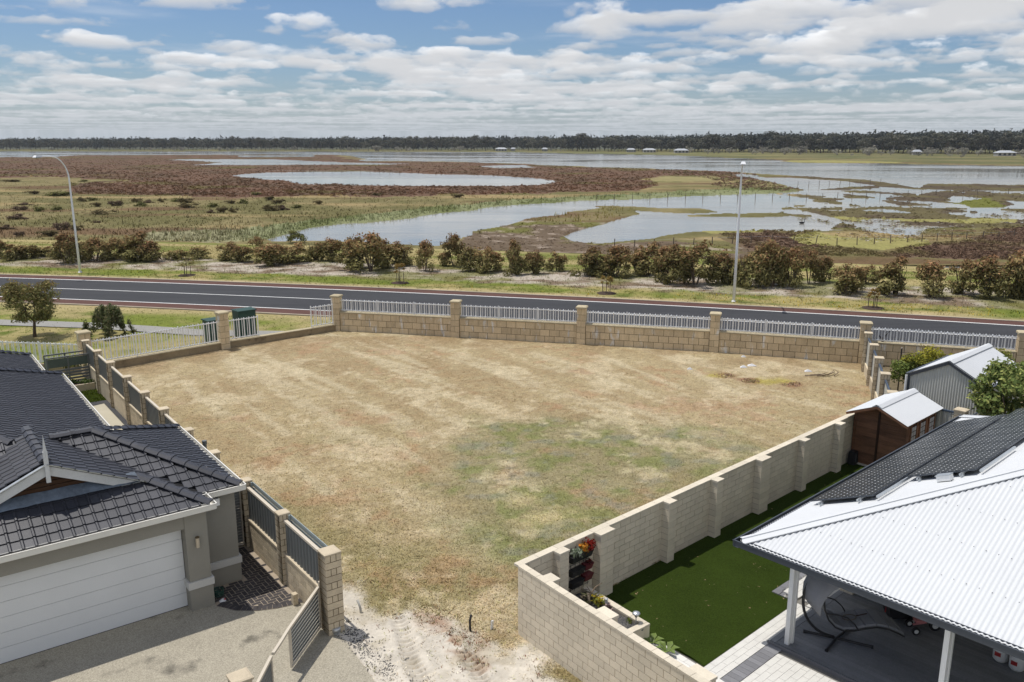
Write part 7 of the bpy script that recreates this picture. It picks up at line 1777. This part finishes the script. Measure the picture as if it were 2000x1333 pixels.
# ================================================================== SHEDS
CB = empty('timber_cubby', RF(13.4, -2.4, 0), 'brown timber cubby house with white roof against the block wall', 'shed')
q0, q1, qm = -3.34, -1.46, -2.40; pf, pb_ = 12.40, 14.55
def czz(q): return 1.92 + (2.36 - 1.92) * (1 - abs(q - qm) / 1.04)
MB().prism([RF(pf + 0.03, q0 + 0.03, 0.0), RF(pf + 0.03, q1 - 0.03, 0.0), RF(pf + 0.03, q1 - 0.03, czz(q1) - 0.05), RF(pf + 0.03, qm, czz(qm) - 0.06), RF(pf + 0.03, q0 + 0.03, czz(q0) - 0.05)], P * (pb_ - pf - 0.06)).build('body', 'timber_dark', CB)
nb = 15; bh = 2.26 / nb; rgc = np.random.default_rng(3)
for k in range(nb):
    z0, z1 = 0.03 + k * bh, 0.03 + (k + 1) * bh - 0.006
    for a, b in ((q0, -2.50), (-2.46, q1)):
        def lim(z):   # clip to the gable
            if z <= czz(q0) - 0.04: return (a, b)
            h = (2.36 - 0.04 - z) / 0.44 * 1.04; return (max(a, qm - h), min(b, qm + h))
        (a0, b0), (a1, b1) = lim(z0), lim(z1)
        if b0 - a0 < 0.05: continue
        if b1 - a1 < 0.02: a1 = b1 = (a0 + b0) / 2; b1 += 0.02
        MB().prism([RF(pf, a0, z0), RF(pf, b0, z0), RF(pf + 0.006, b1, z1), RF(pf + 0.006, a1, z1)], P * 0.022).build('board', 'timber_shed', CB)
for k in range(12):
    z0 = 0.03 + k * 0.15
    MB().box(RF((pf + pb_) / 2, q1 - 0.006, z0 + 0.071), P * ((pb_ - pf) / 2), Q * 0.012, Z * 0.071).build('board', 'timber_shed', CB)
for q_ in (q0 + 0.03, q1 - 0.03): MB().box(RF(pf - 0.012, q_, 0.93), P * 0.015, Q * 0.04, Z * 0.93).build('corner_board', 'timber_shed', CB)
MB().box(RF(pf - 0.014, -2.48, 1.0), P * 0.015, Q * 0.035, Z * 1.0).build('door_stile', 'timber_dark', CB)
for k, (a, b) in enumerate(((12.52, 12.92), (13.24, 13.66), (13.98, 14.40))):
    wn = MB().box(RF((a + b) / 2, q1 + 0.012, 1.46), P * (b - a) / 2, Q * 0.012, Z * 0.29).build('window', 'timber_dark', CB)
    for i in range(2):
        for j in range(3):
            w_ = (b - a - 0.10) / 2; MB().box(RF(a + 0.035 + w_ / 2 + i * (w_ + 0.03), q1 + 0.022, 1.205 + 0.085 + j * 0.175), P * w_ / 2, Q * 0.008, Z * 0.072).build('pane', 'pane_curtain', wn)
    for s_ in (a - 0.03, b + 0.03): MB().box(RF(s_, q1 + 0.018, 1.2), P * 0.03, Q * 0.02, Z * 0.62).build('window_trim', 'timber_shed', wn)
def shed_roof(parent, p0, p1, qa, qm_, qb, zf, mat='roof_white', pitch=0.076, amp=0.009):
    for a, b in ((qa, qm_), (qb, qm_)):
        m = MB(); vs = []; xs_ = np.arange(p0, p1, pitch / 4)
        for x in xs_:
            o = Z * amp * math.sin(2 * math.pi * x / pitch); vs += [RF(x, a, zf(a)) + o, RF(x, b, zf(b)) + o]
        m.add(vs, [(2 * i, 2 * i + 2, 2 * i + 3, 2 * i + 1) for i in range(len(xs_) - 1)]); ob = m.build('roof_slope', mat, parent)
        so_ = ob.modifiers.new('thick', 'SOLIDIFY'); so_.thickness = 0.006
    m = MB(); vs = []
    for p_ in (p0 - 0.01, p1 + 0.01):
        for o, z in ((-0.17, -0.062), (-0.03, 0.018), (0.03, 0.018), (0.17, -0.062)): vs.append(RF(p_, qm_ + o, zf(qm_) + z + 0.02))
    m.add(vs, [(i, i + 1, 4 + i + 1, 4 + i) for i in range(3)]); m.build('ridge_capping', mat, parent)
cz2 = lambda q: 1.945 + 0.44 * (1 - abs(q - qm) / 1.04)
shed_roof(CB, 11.92, 14.85, -3.44, qm, -1.33, cz2)
for a, b in ((-3.44, qm), (-1.33, qm)):
    m = MB(); m.bar(RF(11.94, a, cz2(a) - 0.055), RF(11.94, b, cz2(b) - 0.055), 0.025, 0.085); m.build('bargeboard', 'timber_shed', CB)
bx = RF(12.22, -3.18, 0.03); e = empty('black_box', bx, 'upright black plastic box beside the cubby at the wall', 'box')
m = MB(); m.add([bx + P * (sx * 0.14 * k) + Q * (sy * 0.12 * k) + Z * z for z, k in ((0, 1.05), (0.44, 0.9), (0.48, 0.75)) for sx, sy in ((-1, -1), (1, -1), (1, 1), (-1, 1))], [(3, 2, 1, 0)] + [(r * 4 + i, r * 4 + (i + 1) % 4, (r + 1) * 4 + (i + 1) % 4, (r + 1) * 4 + i) for r in range(2) for i in range(4)] + [(8, 9, 10, 11)]); m.build('body', 'black_plastic', e)
m = MB(); m.tube([bx + P * -0.06 + Q * 0.13 + Z * 0.1, bx + P * -0.06 + Q * 0.13 + Z * 0.4], 0.012, 6); m.build('seam', 'panel_dark', e)
MB().box(RF(12.34, -2.4, 0.02), P * 0.05, Q * 0.98, Z * 0.045).build('cubby_sill', 'cream_cap', CB)

MS = empty('metal_shed', RF(19.4, -2.2, 0), 'pale ribbed metal shed with white gable roof and dark trim', 'shed')
a, b, qm2 = -3.56, -0.86, -2.21
mz = lambda q: 2.28 + 0.70 * (1 - abs(q - qm2) / 1.35)
m = MB(); vs = []; xs_ = np.arange(a, b + 0.001, 0.095 / 4)
for i, x in enumerate(xs_):
    o = 0.011 * (1 if (i % 4) in (1, 2) else -1); vs += [RF(17.4 + o, x, 0), RF(17.4 + o, x, mz(x) - 0.02)]
m.add(vs, [(2 * i, 2 * i + 2, 2 * i + 3, 2 * i + 1) for i in range(len(xs_) - 1)]); m.build('front_wall', 'panel_cream', MS)
for q_ in (a, b):
    m = MB(); vs = []; xs_ = np.arange(17.4, 21.4, 0.095 / 4)
    for i, x in enumerate(xs_):
        o = 0.011 * (1 if (i % 4) in (1, 2) else -1); vs += [RF(x, q_ + o, 0), RF(x, q_ + o, 2.26)]
    m.add(vs, [(2 * i, 2 * i + 2, 2 * i + 3, 2 * i + 1) for i in range(len(xs_) - 1)]); m.build('side_wall', 'panel_cream', MS)
shed_roof(MS, 17.33, 21.4, a - 0.06, qm2, b + 0.06, lambda q: mz(q) + 0.03, 'roof_white', 0.19, 0.004)
for c_ in (a - 0.05, b + 0.05):
    m = MB(); m.bar(RF(17.36, c_, mz(c_) - 0.02), RF(17.36, qm2, mz(qm2) - 0.02), 0.035, 0.14); m.build('barge_trim', 'gutter_slate', MS)
    m = MB(); m.bar(RF(17.38, c_, 0), RF(17.38, c_, 2.25), 0.07, 0.07, Q); m.build('corner_trim', 'gutter_slate' if c_ < -2 else 'rail_blue', MS)
    m = MB(); m.bar(RF(17.3, c_ + (0.06 if c_ > -2 else -0.06), 2.24), RF(21.4, c_ + (0.06 if c_ > -2 else -0.06), 2.24), 0.1, 0.09); m.build('gutter', 'gutter_slate', MS)
    m = MB(); m.tube([RF(17.30, c_ + (0.09 if c_ > -2 else -0.07), 0), RF(17.30, c_ + (0.09 if c_ > -2 else -0.07), 2.2)], 0.045, 10); m.build('downpipe', 'post_white', MS)
CLN = empty('clothesline', RF(16.9, -1.8, 1.3), 'folding clothesline frame of dark bars on the metal shed wall', 'clothesline')
for (pa, qa_, pb2, qb_) in ((16.3, -3.3, 16.3, -0.95), (16.3, -0.95, 17.35, -0.95), (16.3, -3.3, 17.35, -3.3)):
    m = MB(); m.bar(RF(pa, qa_, 1.35), RF(pb2, qb_, 1.35), 0.035, 0.035); m.build('bar', 'rail_blue', CLN)
# burnt pole plant by the rear corner and garden pole
tp = G(1722, 712); e = empty('tree_stump', tp, 'forked grey dead trunk behind the stepped fence', 'tree stump')
MB().tube([tp, tp + Vector((0.02, 0, 0.9)), tp + Vector((-0.12, 0, 1.35))], [0.09, 0.08, 0.06], 8).build('trunk', 'bark_pale', e); MB().tube([tp + Vector((-0.1, 0, 1.3)), tp + Vector((0.25, 0.05, 1.75))], [0.06, 0.03], 7).build('limb', 'steel_black', e); MB().tube([tp + Vector((-0.1, 0, 1.3)), tp + Vector((-0.3, 0.05, 1.55))], [0.05, 0.02], 7).build('limb', 'steel_black', e)
tp = G(1756, 730); e = empty('garden_stake', tp, 'thin dark garden stake with yellow tip by the back wall', 'stake'); MB().tube([tp, tp + Z * 1.25], 0.03, 6).build('rod', 'steel_black', e); MB().tube([tp + Z * 1.25, tp + Z * 1.32], 0.035, 6).build('tip', 'rail_cream', e)

# ================================================================== HAZE: the thin blue air over the lake and woodland
hm = bpy.data.materials.new('haze_air'); hm.use_nodes = True
t = NT(hm.node_tree); t.n.clear()
pv_ = t.new('ShaderNodeVolumePrincipled'); pv_.inputs['Color'].default_value = (0.86, 0.92, 1.0, 1); pv_.inputs['Density'].default_value = 0.00007; pv_.inputs['Anisotropy'].default_value = 0.2
ho = t.new('ShaderNodeOutputMaterial'); t.l.new(pv_.outputs[0], ho.inputs['Volume'])
MATS['haze_air'] = hm
hb = MB().box((0, 1850, 13.0), Vector((4300, 0, 0)), Vector((0, 1920, 0)), Vector((0, 0, 15.0))).build('haze', 'haze_air', None, label='thin pale blue haze over the distant lake and woodland', cat='haze', kind='stuff')
scene.cycles.volume_bounces = 0
